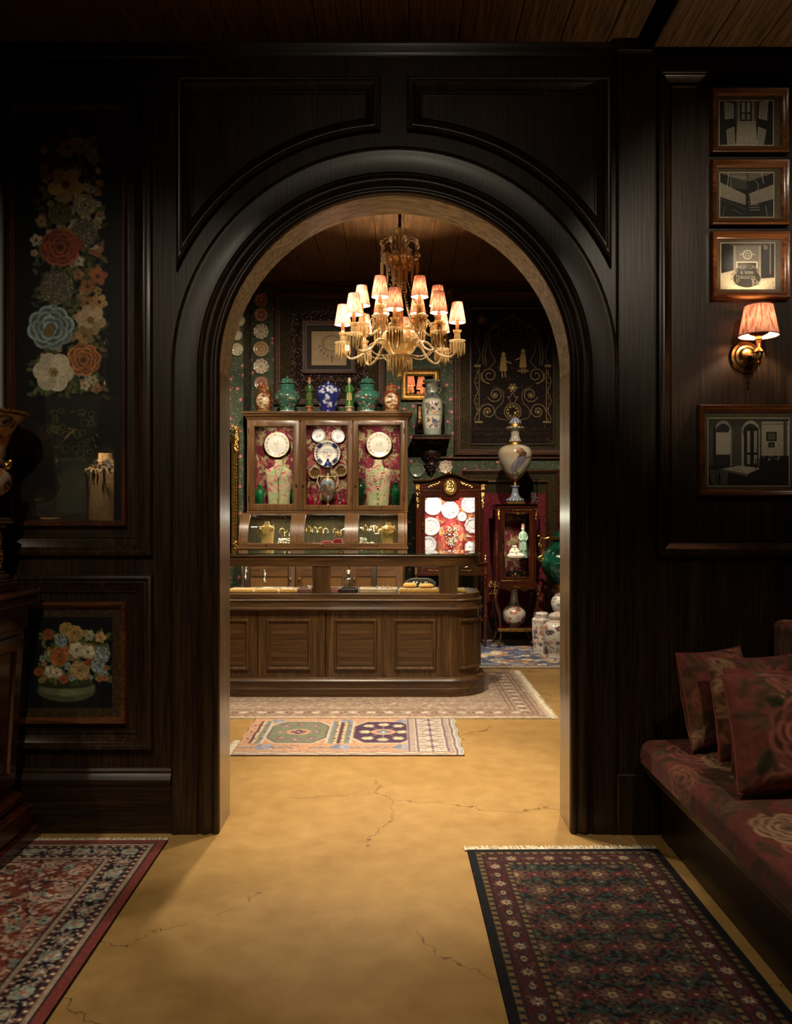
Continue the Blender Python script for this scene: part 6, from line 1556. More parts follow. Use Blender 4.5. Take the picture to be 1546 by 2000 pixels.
fig(982, 692, 46, 1); fig(1020, 686, 44, -1); cv.ell(*L(1020, 724), 12*k, 2.6*k, '#6a5230')
for y in (834, 844, 855): 
    for i in range(52): cv.line([L(926+i*2.85, y), L(926+i*2.85+R_.uniform(-1.5, 1.5), y+5)], .7, '#3a2c1a')
grid_painted('cloth', cv, flat3(bx(hx0), bx(hx1), bz(hy1), bz(hy0), YW-.013), EMBR, t)
frame_sweep(bx(hx0-4), bx(hx1+4), bz(hy1+4), bz(hy0-4), YW-.008, [(0, 0), (0, .012), (.012, .016), (.024, .008), (.024, 0)]).build('frame', plain('dark_frame', '#20160c', .5), t, 40)
# dado panel below, with crimson cloth
struct(MB().sweep(brect(897, 1094, 917, 1300), [(0, 0), (0, .03), (.02, .036), (.034, .02), (.04, .02), (.05, 0)], back3, True, -1).build('trim_17', FW, smooth=40))
struct(MB().box(bx(905), bx(1086), YW-.006, YW, .2, bz(925)).build('trim_18', GVELV, smooth=0))
struct(MB().sweep(brect(930, 1073, 938, 1300), [(0, .006), (0, .03), (.02, .036), (.03, .02), (.036, .006)], back3, True, -1).build('trim_19', FW, smooth=40))
tag(MB().box(bx(940), bx(1064), YW-.012, YW-.006, .22, bz(963)).build('crimson_panel', plain('crimson_cloth', '#5c1a22', .85, 0, .2, 0, .2, .3, 30), smooth=0), 'crimson cloth panel on the rear wall behind the small vitrine', 'wall panel')
struct(MB().sweep([(bx(830), bz(893)), (bx(1140), bz(893))], [(0, 0), (0, .03), (.01, .034), (.02, .03), (.024, 0)], back3, False, -1).build('trim_20', FW, smooth=40))

# wall plates
def p_pink(cv):
    cv.a[:] = hexc('#a86a58'); cv.rect(0, 0, 64, 2, '#c09078'); cv.rect(0, 6, 64, 8, '#c9a88c'); cv.rect(0, 13, 64, 15, '#8a4a40'); cv.rect(0, 17, 64, 22, '#c9a484')
    for i in range(20): cv.ell(i*3.2, 4, 1, 1, '#c9a08a')
def p_petal(cv):
    cv.a[:] = hexc('#d0bda0')
    for i in range(9): cv.ell(i*7.1+3.5, 4, 1.4, 1.2, '#8a4a4a'); cv.ell(i*7.1+3.5, 8, .8, 3, '#a8826a')
    cv.rect(0, 17, 64, 22, '#b89a80'); cv.rect(0, 20, 64, 22, '#8a5a50')
def p_tan(cv):
    cv.a[:] = hexc('#b89468'); cv.rect(0, 7, 64, 8, '#8a6a48'); cv.rect(0, 14, 64, 16, '#9a7450')
    cv.sprinkle(40, ['#a87a58', '#caa880', '#94684a'], .8, 1.6)
def p_ivory(cv):
    cv.a[:] = hexc('#c9bf9c'); cv.sprinkle(46, ['#6a6a50', '#8a7a58', '#4a4a3a'], .7, 1.4)
    cv.rect(0, 0, 64, 1, '#8a7a50')
def p_green(cv): cv.a[:] = hexc('#6a7a62'); cv.rect(0, 6, 64, 7, '#54644e'); cv.sprinkle(24, ['#566a50', '#7d8c70'], 1, 2)
G1 = 'plates in a column on the green wall'
for i, (py, r, fn, wv, lab) in enumerate(((587, 13, p_pink, 0, 'pink ringed plate, topmost in the column left of the drawing'), (615, 13, p_pink, 0, 'pink ringed plate, second from top in the column left of the drawing'), (648, 14.5, p_petal, 9, 'upper petal-edged cream plate in the column left of the drawing'), (682, 15, p_tan, 0, 'plain tan plate between the two petal-edged plates'), (716, 14.5, p_petal, 9, 'lower petal-edged cream plate in the column left of the drawing'), (749, 13, p_pink, 0, 'pink plate lowest in the column, behind the left imari jar'))):
    plate(lab, (bx(510), YW-.002, bz(py)), r*S(YW), fn, G1, wv, .2)
G2 = 'plates on the projecting green wall'
for (px, py, r, lab) in ((468, 627, 11, 'ivory plate highest on the projecting wall, beside the arch'), (463, 655, 10.5, 'ivory plate middle on the projecting wall, beside the arch'), (463, 683, 12.5, 'ivory plate lowest on the projecting wall, above the gilt mirror')):
    plate(lab, (X(px, YP), YP-.002, Z(py, YP)), r*S(YP), p_ivory, G2, 0, .2)
plate('green glazed wall plate below the carved bracket, left', (bx(814), YW-.002, bz(918)), 14*S(YW), p_green, 'plates by the bracket', 0, .2)
plate('white scalloped wall plate below the carved bracket, right', (bx(870), YW-.002, bz(912)), 12.5*S(YW), p_petal, 'plates by the bracket', 8, .2)

# gilt arched mirror on the projecting wall
mx1 = X(466, YP); mx0 = mx1-.80; mzt = Z(835, YP); mzb = .90
t = thing('gilt_mirror', 'tall arched mirror in ornate gilt frame at left beside the display cabinet', 'mirror', ((mx0+mx1)/2, YP, mzb))
mp = [(mx0, mzb), (mx0, mzt-.16)]+[((mx0+mx1)/2-.4*math.cos(a), mzt-.16+.16*math.sin(a)) for a in np.linspace(.05, PI-.05, 20)]+[(mx1, mzt-.16), (mx1, mzb)]
MB().sweep(mp, [(0, 0), (0, .03), (.008, .045), (.022, .04), (.03, .03), (.05, .026), (.06, .014), (.07, .012), (.072, 0)], lambda x, z, v: (x, YP-v, z), True, -1).build('frame', OGOLD, t, 40)
MB().prism([(x+(.03 if x < (mx0+mx1)/2 else -.03), z) for x, z in mp], lambda x, z, d_: (x, YP-.008-d_, z), 0, .002).build('mirror_glass', MIRR, t, 0)
m = MB()
for i in range(150):
    if i < 70: x, z = mx1-.012+R_.uniform(-.02, .012), mzt-.16+R_.uniform(-.1, .16)
    elif i < 120: x, z = mx1-.012+R_.uniform(-.03, .012), mzb+R_.uniform(0, .16)
    else: x, z = (mx0+mx1)/2+R_.uniform(-.1, .4), mzt+R_.uniform(-.04, .0)
    m.ball((x, YP-.035, z), R_.uniform(.008, .018), 7, 5, R_.uniform(.7, 1.6))
for zc in np.linspace(mzb+.2, mzt-.28, 26): m.ball((mx1-.016, YP-.04, zc), .008, 6, 4, 1.6)
m.build('carving', OGOLD, t, kind='stuff')

# small gilt mirror right of the chandelier
t = thing('gilt_mirror', 'small gilt-framed mirror reflecting lamps, below the chandelier to the right', 'mirror', (bx(820), YW, bz(783)))
frame_sweep(bx(782), bx(858), bz(783), bz(722), YW, [(0, 0), (0, .035), (.01, .045), (.02, .04), (.028, .026), (.05, .024), (.058, .034), (.066, .03), (.074, .012), (.074, 0)]).build('frame', OGOLD, t, 40)
m = MB(); m.add([(bx(788), YW-.014, bz(776)), (bx(852), YW-.014, bz(776)), (bx(852), YW-.014-.0, bz(730)), (bx(788), YW-.014, bz(730))], [(0, 1, 2, 3)]); m.add([(bx(788), YW-.010, bz(776)), (bx(852), YW-.010, bz(776)), (bx(852), YW-.010, bz(730)), (bx(788), YW-.010, bz(730))], [(3, 2, 1, 0)]); m.build('mirror_glass', MIRR, t, 0)
# small dark picture behind the bracket vase
t = thing('small_mirror', 'small dark-framed mirror hung behind the tall bracket vase', 'mirror', (bx(839), YW, bz(846)))
frame_sweep(bx(811), bx(868), bz(846), bz(788), YW, [(0, 0), (0, .02), (.012, .026), (.03, .014), (.03, 0)]).build('frame', plain('ebony', '#180e0a', .3), t, 40)
MB().box(bx(815), bx(864), YW-.008, YW, bz(842), bz(792)).build('mirror_glass', MIRR, t, 0)

# carved bracket with the tall figured vase
YK = 8.60
t = thing('wall_bracket', 'dark carved wooden wall bracket carrying the tall figured vase', 'bracket', (bx(843), YW, bz(925)))
KB = plain('ebonised_wood', '#20100a', .35, 0, .4, .2)
x0, x1 = X(806, YK), X(880, YK); zk = Z(851, YK)
MB().box(x0, x1, YW-.28, YW, zk-.018, zk, .004).box(x0+.01, x1-.01, YW-.27, YW, zk-.034, zk-.018, .003).build('shelf', KB, t)
m = MB()
for i in range(17): m.ball((x0+.014+(x1-x0-.028)*i/16, YW-.265, zk-.038), .013, 8, 5)
m.build('scalloped_edge', plain('bracket_edge', '#54301f', .4), t)
prof = [(.14, -.04), (.13, -.08), (.10, -.11), (.115, -.16), (.10, -.22), (.055, -.26), (.07, -.30), (.04, -.36), (.015, -.42)]
MB().lathe([(r, z) for r, z in crom(prof, 26)], 28, ((x0+x1)/2, YW, zk), 1, .9, a0=PI, a1=2*PI).build('support', KB, t, 60)
m = MB()
for i in range(60): a = R_.uniform(PI*1.05, 1.95*PI); q = R_.uniform(0, 1); rr_ = .13*(1-q)+.05*q; m.ball(((x0+x1)/2+rr_*math.cos(a), YW+rr_*.9*math.sin(a), zk-.06-.3*q), R_.uniform(.008, .02), 7, 5)
m.build('carving', KB, t, kind='stuff')
cv = Cv(96, 90, '#8a8f7c'); cv.noise(.1, 4)
cv.rect(0, 2, 96, 20, '#6a7468'); cv.sprinkle(60, ['#3a4a4a', '#b0b0a0', '#7a5a50'], 1, 2.4, (0, 2, 96, 22)); cv.rect(0, 22, 96, 33, '#4a5450'); cv.sprinkle(60, ['#8a9a80', '#a88a6a', '#2a3430'], 1, 2, (0, 22, 96, 33))
for q in (16, 48, 80):
    cv.rect(q-13, 36, q+13, 58, '#b8b098'); cv.rect(q-13, 60, q+13, 78, '#c0b8a0')
    cv.sprinkle(46, ['#9a5a5a', '#4a5a8a', '#5a7a5a', '#c08a5a', '#2c2a34', '#7a4a6a'], .8, 2.4, (q-11, 40, q+11, 57)); cv.sprinkle(34, ['#4a5a8a', '#3a3a40', '#7a5a4a'], .8, 2, (q-11, 63, q+11, 77))
cv.rect(0, 80, 96, 88, '#6a7a74')
for x in range(0, 96, 3): cv.rect(x, 80, x+1, 88, '#a8aa98')
o, x, s_, off = vase('figured_vase', 'tall grey-green figured porcelain vase standing on the carved bracket', 844, 742, 850, YK, [(16, 744), (19, 742.5), (18, 745), (12.5, 750), (11.5, 758), (12, 767), (14, 773), (17.5, 779), (20, 787), (20.5, 797), (19.5, 815), (17.5, 835), (17, 848), (16, 850)], cv, zb0=zk)
m = MB()
for q in (-1, 1): m.tube([(x+q*12*s_, YK, Z(756, YK)+off), (x+q*17*s_, YK, Z(760, YK)+off), (x+q*12*s_, YK, Z(769, YK)+off)], .006, 6)
m.build('handle', plain('vase_handle', '#6a6a54', .3), o)

# ================================================================ GILT-MOUNTED GLAZED CABINET
YG = 8.22
def gx(px): return X(px, YG)
def gz(py): return Z(py, YG)
t = thing('glazed_cabinet', 'mahogany glazed cabinet with gilt mounts and oval medallion, brightly lit inside', 'cabinet', (gx(878), YG+.2, .007))
gl, gr, gy = gx(812), gx(944), 8.66
gzt, gzb = gz(948), gz(1098)
MB().box(gl, gl+.016, YG+.02, gy, gzb, gzt).box(gr-.016, gr, YG+.02, gy, gzb, gzt).build('side', MAH, t, 0)
MB().box(gl, gr, gy-.012, gy, gzb, gzt).build('back_panel', REDCL2, t, 0)
MB().box(gl, gr, YG+.02, gy, gzb, gzb+.02).box(gl, gr, YG+.02, gy, gzt-.02, gzt).build('shelf_board', MAHH, t, 0)
# crest: shaped pediment
def crest_y(px): 
    d = abs(px-879); return 938-13*(.5+.5*math.cos(PI*min(d, 46)/46)) if d < 46 else 938
top = [(px, crest_y(px)) for px in np.linspace(805, 953, 50)]
poly = [(gx(a), gz(b)) for a, b in top]+[(gx(948), gz(948)), (gx(944), gz(972)), (gx(928), gz(972))]
ova = [(gx(879+20*math.sin(a)), gz(952+26*math.cos(a))) for a in np.linspace(1.35*.9, -1.35*.9, 14)]
door_top = [(gx(927), gz(972)), (gx(898), gz(972))]+[(gx(879+19*math.cos(a)), gz(972+8*math.sin(a))) for a in np.linspace(0, PI, 14)]+[(gx(830), gz(972)), (gx(812), gz(972)), (gx(808), gz(948))]
MB().prism(poly[:-1]+door_top, lambda x, z, d_: (x, YG+d_, z), 0, .03).build('pediment', MAHH, t, 0)
MB().sweep([(gx(a), gz(b)) for a, b in top], [(0, -.0), (0, .03), (.006, .036), (.012, .03), (.014, 0)], lambda x, z, v: (x, YG-v, z), False, -1).build('cornice', MAHH, t, 40)
MB().tube([(gx(a), YG-.036, gz(b)+.001) for a, b in top], .0045, 6).build('gilt_cornice_line', GOLD, t)
m = MB().ball((gx(879), YG-.035, gz(924)), .02, 10, 6, .8)
for q in (-1, 1):
    for i in range(5): m.ball((gx(879)+q*(.02+.014*i), YG-.034, gz(924.5+i*.9)), .014-.0016*i, 8, 5, .7)
m.build('crest_mount', GOLD, t)
def ovalm(nme, rx, ry, v0, v1, mat):
    pts = [(gx(879)+rx*S(YG)*math.cos(a), gz(951)+ry*S(YG)*math.sin(a)) for a in np.linspace(0, 2*PI, 33)[:-1]]
    return MB().prism(pts, lambda x, z, d_: (x, YG-d_, z), v0, v1).build(nme, mat, t, 0)
ovalm('medallion_surround', 15.5, 18.5, 0, .012, MAH)
ovalm('medallion', 12.5, 15.2, .012, .018, OGOLD)
m = MB()
for i in range(46): a = R_.uniform(0, 6.3); q = math.sqrt(R_.random()); m.ball((gx(879)+9*q*S(YG)*math.cos(a), YG-.019, gz(951)+12*q*S(YG)*math.sin(a)), R_.uniform(.004, .009), 6, 4)
m.tube([(gx(879)+12.5*S(YG)*math.cos(a), YG-.018, gz(951)+15.2*S(YG)*math.sin(a)) for a in np.linspace(0, 2*PI, 40)], .0035, 6)
m.build('medallion_relief', GOLD, t, kind='stuff')
# gilt-lined frieze fields
for s_ in (-1, 1):
    G = lambda px, py: (gx(879+s_*(px-879)), YG-.003, gz(py))
    m = MB().tube([G(824, 957.5), G(824, 946), G(842, 944), (G(856, 938)), G(864.5, 936.5), G(861.5, 948), G(862, 957.5), G(824, 957.5)], .0026, 6); m.build('gilt_line', GOLD, t)
    m = MB()
    for i in range(13): q = i/12; m.ball(G(836+q*22, 951-q*8+1.5*math.sin(i*2)), R_.uniform(.004, .007), 6, 4)
    m.build('floral_mount', GOLD, t, kind='stuff')
    m = MB().box(G(812, 0)[0], G(819, 0)[0], YG-.006, YG, gz(957), gz(946), .002)
    for i in range(18): m.ball((G(812+7*R_.random(), 0)[0], YG-.006, gz(946+11*R_.random())), .004, 6, 4)
    for i in range(34): q = R_.random(); m.ball((G(815.5+R_.uniform(-3.5, 3.5)*(1-q*.8), 0)[0], YG-.004, gz(962+q*30)), R_.uniform(.003, .006), 6, 4)
    m.build('corner_mount', GOLD, t, kind='stuff')
# stiles, door frame, glass
for a, b in ((812, 821), (935, 944)): MB().box(gx(a), gx(b), YG, YG+.03, gzb, gz(972), .003).build('stile', MAH, t)
for a, b in ((821, 830), (927, 935)):
    MB().box(gx(a), gx(b), YG+.004, YG+.026, gzb, gz(972), .003).build('door_stile', MAH, t)
for px in (820.5, 935.5): MB().tube([(gx(px), YG-.0015, gzb+.01), (gx(px), YG-.0015, gz(963))], .0026, 6).build('gilt_line', GOLD, t)
MB().box(gx(829), gx(928), YG+.012, YG+.015, gzb+.01, gz(971)).build('pane', PANE, t, 0)
MB().box(gx(821), gx(935), YG+.004, YG+.026, gzb, gzb+.022, .002).build('door_rail', MAHH, t)
MB().lathe([(.005, 0), (.009, .01), (.004, .03), (.008, .05), (.003, .07), (.001, .08)], 10, (gx(825), YG-.004, gz(1035))).build('key_mount', GOLD, t)
# stand with drawer frieze, turned legs and shelf
st0, st1 = gx(806), gx(954)
MB().box(st0, st1, YG-.05, gy, gzb-.02, gzb, .004).build('stand_top', MAHH, t)
MB().box(st0+.02, st1-.02, YG-.03, gy-.02, gzb-.135, gzb-.02, .003).build('stand_frieze', MAHH, t)
for s_ in (-1, 1):
    m = frame_sweep(*(sorted((gx(879+s_*8), gx(879+s_*55)))), gzb-.115, gzb-.045, YG-.03, [(0, 0), (0, .004), (.004, .004), (.004, 0)]); m.build('gilt_line', GOLD, t, 0)
    m = MB()
    for i in range(11): m.ball((gx(879+s_*31)+(i-5)*.011, YG-.033, gzb-.08+.006*math.sin(i*1.6)), .005, 6, 4)
    m.build('floral_mount', GOLD, t, kind='stuff')
for px in (812, 947):
    for y in (YG-.02, gy-.05):
        x = gx(px)
        m = MB().box(x-.02, x+.02, y-.02, y+.02, gzb-.14, gzb-.02, .003).lathe([(.018, gzb-.14), (.022, gzb-.15), (.016, gzb-.17), (.022, gzb-.2), (.02, gzb-.24), (.013, .34), (.02, .32), (.022, .3), (.022, .22), (.012, .2), (.02, .17), (.016, .12), (.009, .04), (.012, .02), (.009, .007)], 16, (x, y, 0)); m.build('leg', MAH, t)
        if y < YG: 
            m = MB().box(x-.012, x+.012, y-.024, y-.02, gzb-.12, gzb-.05, .002)
            for i in range(3): m.tube([(x-.008+i*.008, y-.022, gzb-.245), (x-.008+i*.008, y-.02, .36)], .0018, 5)
            m.build('leg_mount', GOLD, t)
MB().box(st0+.03, st1-.03, YG-.0, gy-.05, .26, .28, .003).build('stretcher_shelf', MAHH, t)
m = MB().lathe([(.022, 0), (.024, .006), (.01, .014), (.014, .03), (.006, .045), (.012, .06), (.003, .075)], 12, (gx(947), YG-.02, gzb)); m.build('finial', GOLD, t)
# strong strip lamps inside
area('glazed_cabinet_light', (gx(879), YG+.07, gzt-.045), (gx(879), gy-.1, gz(1030)), .42, .06, 1.9, (1, .93, .84))
area('glazed_cabinet_light', (gx(833), YG+.05, gz(1030)), (gx(890), gy-.05, gz(1030)), .04, .4, .5, (1, .93, .84))
area('glazed_cabinet_light', (gx(924), YG+.05, gz(1030)), (gx(860), gy-.05, gz(1030)), .04, .4, .5, (1, .93, .84))
def p_white(cv):
    cv.a[:] = hexc('#f0ece4'); cv.sprinkle(30, ['#d8a8a0', '#c0c8d0', '#d8c8b0'], .8, 1.8)
def p_blue(cv):
    cv.a[:] = hexc('#ece8e2'); cv.rect(0, 0, 64, 1, '#7a8aa0'); cv.rect(0, 8, 64, 9, '#8a98b0')
    for i in range(14): cv.ell(i*4.6, 5, 1.2, 1, '#8a90a8'); cv.ell(i*9.2, 12, 1.4, 1.2, '#a88aa0')
def p_flow(cv):
    cv.a[:] = hexc('#eeeae0'); cv.sprinkle(34, ['#6a8a60', '#b89a60', '#8a6a5a', '#a0b0c0'], .7, 1.5, (0, 4, 64, 14))
def p_crest(cv):
    cv.a[:] = hexc('#e8e2d6'); cv.rect(0, 0, 64, 1.2, '#6a8a8a'); cv.rect(0, 5, 64, 6, '#8a9a98'); cv.sprinkle(22, ['#7a2a34', '#2a3a4a', '#3a6a4a'], 1, 2, (0, 13, 64, 22))
YGP = gy-.02; sg = S(YGP)
GP = 'plates in the glazed cabinet'
plate('large white plate at top left inside the bright glazed cabinet', pl(845, 988, YGP), 18*sg, p_white, GP)
plate('white flowered plate at top centre inside the bright glazed cabinet', pl(878.5, 996, YGP), 17*sg, p_flow, GP)
plate('blue-bordered plate at top right inside the bright glazed cabinet', pl(917, 985, YGP), 17*sg, p_blue, GP)
plate('small crested plate right of centre inside the bright glazed cabinet', pl(902, 1009, YGP), 9.2*sg, p_crest, GP)
plate('plain white plate at middle left inside the bright glazed cabinet', pl(841, 1028, YGP), 17.5*sg, p_white, GP)
plate('scalloped white plate at middle right inside the bright glazed cabinet', pl(922, 1026, YGP), 15*sg, p_flow, GP, 10)
plate('patterned white plate at lower left inside the bright glazed cabinet', pl(836, 1063, YGP), 16*sg, p_blue, GP)
YGB = 8.46; gzf = gzb+.021
o, c, w_, z0, h = torso('coral floral bust with a wide black and white bib necklace in the glazed cabinet', 857, 905, 1014, 1085, YGB, REDCL2, 0, zbase=gzf)
mA, mB, mC = MB(), MB(), MB()
for i in range(190):
    v = R_.random(); hwid = (.62 if v < .5 else .62-(v-.5)*1.1)*w_; x = R_.uniform(-1, 1)*hwid; z = z0+h*(.80-.5*v)
    R_.choice([mA, mB, mA, mB, mC]).ball((c+x, YGB-w_*.37+abs(x)*.2, z), R_.uniform(.004, .008), 6, 4)
mA.build('white_stones', PEARL, o, kind='stuff'); mB.build('dark_stones', plain('jet_beads', '#1a1612', .2, 0, .6), o, kind='stuff'); mC.build('gold_stones', GOLD, o, kind='stuff')
cv = Cv(48, 40, '#e8e2d8')
cv.sprinkle(90, ['#3a4470', '#a8603a', '#c89a50', '#2a2a3a', '#d8d0c4'], 1, 2.6); cv.rect(0, 16, 48, 18, '#d8d0c0')
vase('lidded_cup', 'imari lidded cup at lower right inside the bright glazed cabinet', 917, 1050, 1084, 8.5, [(2, 1050), (8, 1053), (10.5, 1060), (10.5, 1064), (11, 1066), (11, 1074), (9, 1081), (6, 1084)], cv, zb0=gzf, cat='cup')
cv = Cv(48, 40, '#e8e4dc'); cv.sprinkle(40, ['#5a6a90', '#8a90a0', '#c0a890'], 1, 2)
tag(MB().box(gx(912), gx(928), 8.5, 8.6, gz(1049), gz(1048)).build('glass_shelf', SHELFG, smooth=0), 'short glass shelf at right inside the bright glazed cabinet', 'shelf')

# ================================================================ SMALL VITRINE WITH THE TALL PAINTED VASE
YV = 8.15
def vx(px): return X(px, YV)
def vz(py): return Z(py, YV)
t = thing('vitrine', 'small mahogany vitrine on cabriole legs with gilt mounts, under the tall painted vase', 'cabinet', (vx(1011), YV+.2, .007))
vl, vr, vy = vx(972), vx(1047), 8.58
vzt, vzb = vz(995), vz(1139)
MB().box(vl-.015, vr+.015, YV-.015, vy, vzt, vzt+.05, .012).box(vl-.03, vr+.03, YV-.03, vy, vzt+.05, vz(985), .004).build('top', MAHH, t)
MB().box(vl, vr, vy-.012, vy, vzb, vzt).build('back_panel', REDCL, t, 0)
MB().box(vl, vr, YV, vy, vzb, vzb+.02, .003).build('floor_board', MAHH, t)
for x in (vl, vr):
    for y in (YV, vy-.03):
        s_ = 1 if x == vl else -1
        MB().box(x, x+s_*.03, y, y+.03, vzb, vzt, .006).build('post', MAH, t)
    MB().box(x+(.01 if x == vl else -.013), x+(.013 if x == vl else -.01), YV+.03, vy-.03, vzb+.02, vzt).build('side_pane', PANE, t, 0)
d = MB().sweep(rectp(vl+.03, vr-.03, vzb+.02, vzt), [(0, 0), (0, .02), (.035, .02), (.042, .01), (.042, 0)], lambda x, z, v: (x, YV+.02-v, z), True, -1).build('door', MAH, t, 40)
MB().box(vl+.06, vr-.06, YV+.009, YV+.012, vzb+.05, vzt-.03).build('pane', PANE, d, 0)
MB().tube([(vl+.034, YV-.001, vzb+.025), (vl+.034, YV-.001, vzt-.004), (vr-.034, YV-.001, vzt-.004), (vr-.034, YV-.001, vzb+.025), (vl+.034, YV-.001, vzb+.025)], .002, 5).build('gilt_line', GOLD, d)
MB().lathe([(.004, 0), (.008, .01), (.004, .03), (.008, .05), (.003, .07), (.001, .09)], 10, (vl+.048, YV-.003, vz(1080))).build('key_mount', GOLD, d)
m = MB().ball((vx(1011), YV-.004, vz(1003)), .014, 10, 6, .9)
for q in (-1, 1):
    for i in range(4): m.ball((vx(1011)+q*(.014+.011*i), YV-.003, vz(1002.5-i*.6)), .008-.001*i, 7, 5)
m.build('crest_mount', GOLD, t)
m = MB()
for x in (vl+.008, vr-.008):
    for i in range(26): q = R_.random(); m.ball((x+R_.uniform(-.012, .012)*(1-q*.7), YV-.002, vzt+.02-q*.12), R_.uniform(.005, .009), 6, 4)
m.build('corner_mount', GOLD, t, kind='stuff')
# apron and legs
ap = [(vl, vzb)]+[(vr, vzb)]+[(vr-(vr-vl)*q, vzb-.05-.03*abs(math.sin(q*2*PI))**.8*(1 if .25 < q < .75 else .4)) for q in np.linspace(0, 1, 24)]
MB().prism(ap, lambda x, z, d_: (x, YV+.004+d_, z), 0, .02).build('apron', MAHH, t, 0)
MB().box(vl, vl+.018, YV+.02, vy, vzb-.05, vzb).box(vr-.018, vr, YV+.02, vy, vzb-.05, vzb).build('side_apron', MAHH, t, 0)
m = MB()
for i in range(13): q = i/6-1; m.ball((vx(1011)+q*.055, YV+.002, vzb-.035-.006*math.cos(q*4)), .009-.005*abs(q), 7, 5)
m.build('apron_mount', GOLD, t)
for (x, s_) in ((vl+.02, -1), (vr-.02, 1)):
    for (y, f) in ((YV+.02, -1), (vy-.03, .3)):
        H0 = vzb-.007
        pts = [(0, 1.0), (.03, .9), (.045, .8), (.03, .65), (.0, .45), (-.012, .25), (-.008, .1), (.012, .02), (.02, .0)]
        P_ = crom([(a+1, b) for a, b in pts], 22)
        rad = [.026-.016*min(1, (1-b)*1.4) for a, b in P_]
        MB().tube([(x+s_*(a-1), y+f*(a-1)*.6, .009+b*H0) for a, b in P_], rad, 10).build('leg', MAH, t)
        m = MB()
        for i in range(18): q = R_.random(); m.ball((x+s_*.045+R_.uniform(-.02, .014), y+f*.026-.016, .009+H0*(.98-.25*q)), R_.uniform(.005, .01), 6, 4)
        for i in range(10): q = R_.random(); m.ball((x+s_*(-.01+.03*(1-q)), y+f*.006-.006, .016+H0*.16*q), R_.uniform(.007, .012), 6, 4)
        m.build('leg_mount', GOLD, t, kind='stuff')
MB().box(vl+.01, vr-.01, YV+.02, vy-.02, .17, .19, .005).build('shelf', MAHH, t)
MB().box(vl-.0, vr+.0, YV+.008, YV+.022, .165, .195, .004).build('shelf_edge', GOLD, t)
spot('vitrine_light', (vx(1011), YV+.06, vzt-.03), (vx(1008), YV+.2, vz(1085)), 5, 100, .7, WARM2, .015)
ZSH = vz(1090)
tag(MB().box(vl+.03, vr-.03, YV+.04, vy-.03, ZSH-.008, ZSH).build('glass_shelf', SHELFG, smooth=0), 'glass shelf inside the small vitrine under the celadon figurine', 'shelf')
figurine('celadon robed figurine with pinkish hat, on the glass shelf in the small vitrine', 1021, 1011, 1077, 8.40, ZSH, '#8fae98', '#9ab8a0', '#cfc0b0', '#b88a80', WHITEV, 9.5, None, False)
for lab, px, w2, zz_, h_, Y in (('cream collar display with black pendant, front of the vitrine shelf', 1007, 18, ZSH, .06, 8.24), ('smaller cream collar display behind the front one in the vitrine', 1004, 11, ZSH, .115, 8.33)):
    o = thing('collar_display', lab, 'collar display', (X(px, Y), Y, zz_), 'cream collar displays'); r = w2*S(Y)
    MB().lathe([(q*r, z*h_) for q, z in crom([(.95, 0), (1.0, .25), (.95, .45), (.7, .7), (.42, .85), (.38, 1.0), (.3, 1.02)], 16)], 28, (X(px, Y), Y, zz_), 1, .6).build('stand', WHITEV, o, 60)
    m = MB()
    for i in range(13): a = -PI*.9+PI*.8*i/12; m.ball((X(px, Y)+r*.5*math.cos(a), Y+r*.34*math.sin(a), zz_+h_*.9), .0035, 6, 4)
    m.ball((X(px, Y), Y-r*.45, zz_+h_*.72), .007, 8, 6); m.build('necklace', plain('jet_necklace', '#2a241c', .2, 0, .6), o)
t2 = thing('palace_box', 'dark oval box with a golden domed palace on it, bottom of the vitrine', 'box', (vx(1009), 8.3, vzb+.021))
MB().lathe([(1.0, 0), (1.02, .3), (1.0, .9), (.9, 1.0)], 32, (0, 0, 0), 1, 1).build('tmp', BLACK) if False else None
m = MB(); m.lathe([(.085*a, b) for a, b in ((.8, 0), (1, .03), (1, .06), (.85, .085), (.02, .09))], 32, (vx(1009), 8.33, vzb+.021), 1, .5, ax='z'); m.build('box', BLACK, t2, 50)
m = MB().box(vx(1002), vx(1017), 8.262, 8.275, vzb+.04, vzb+.064, .001).ball((vx(1009.5), 8.268, vzb+.072), .018, 12, 8, 1.2)
for q in (-1, 1): m.box(vx(1009.5)+q*.046-.003, vx(1009.5)+q*.046+.003, 8.262, 8.27, vzb+.034, vzb+.078).ball((vx(1009.5)+q*.046, 8.266, vzb+.08), .005, 8, 5); m.ball((vx(1009.5)+q*.028, 8.268, vzb+.066), .009, 8, 5)
m.lathe([(.003, 0), (.001, .02)], 6, (vx(1009.5), 8.268, vzb+.09)); m.build('palace', GOLD, t2)
# bottle vase on the vitrine's lower shelf
cv = Cv(96, 80, '#c9c0ae'); cv.sprinkle(150, ['#8a9a80', '#6a7a60', '#b0a890'], .7, 1.8, (0, 6, 96, 76))
for _ in range(34): cv.flower(R_.uniform(0, 96), R_.uniform(30, 76), R_.uniform(2.5, 4.5), 6, R_.choice(['#a8544c', '#b8746c', '#7a4a50']), '#c9a860', R_.uniform(0, 2))
vase('bottle_vase', 'white long-necked vase with red flowers, on the lower shelf of the vitrine', 1004, 1148, 1226, 8.36, [(7.5, 1148), (8, 1149), (7, 1152), (6.5, 1160), (7.5, 1172), (10, 1182), (17, 1189), (22, 1197), (22.5, 1206), (19, 1217), (12, 1224), (11, 1226)], cv, zb0=.191)
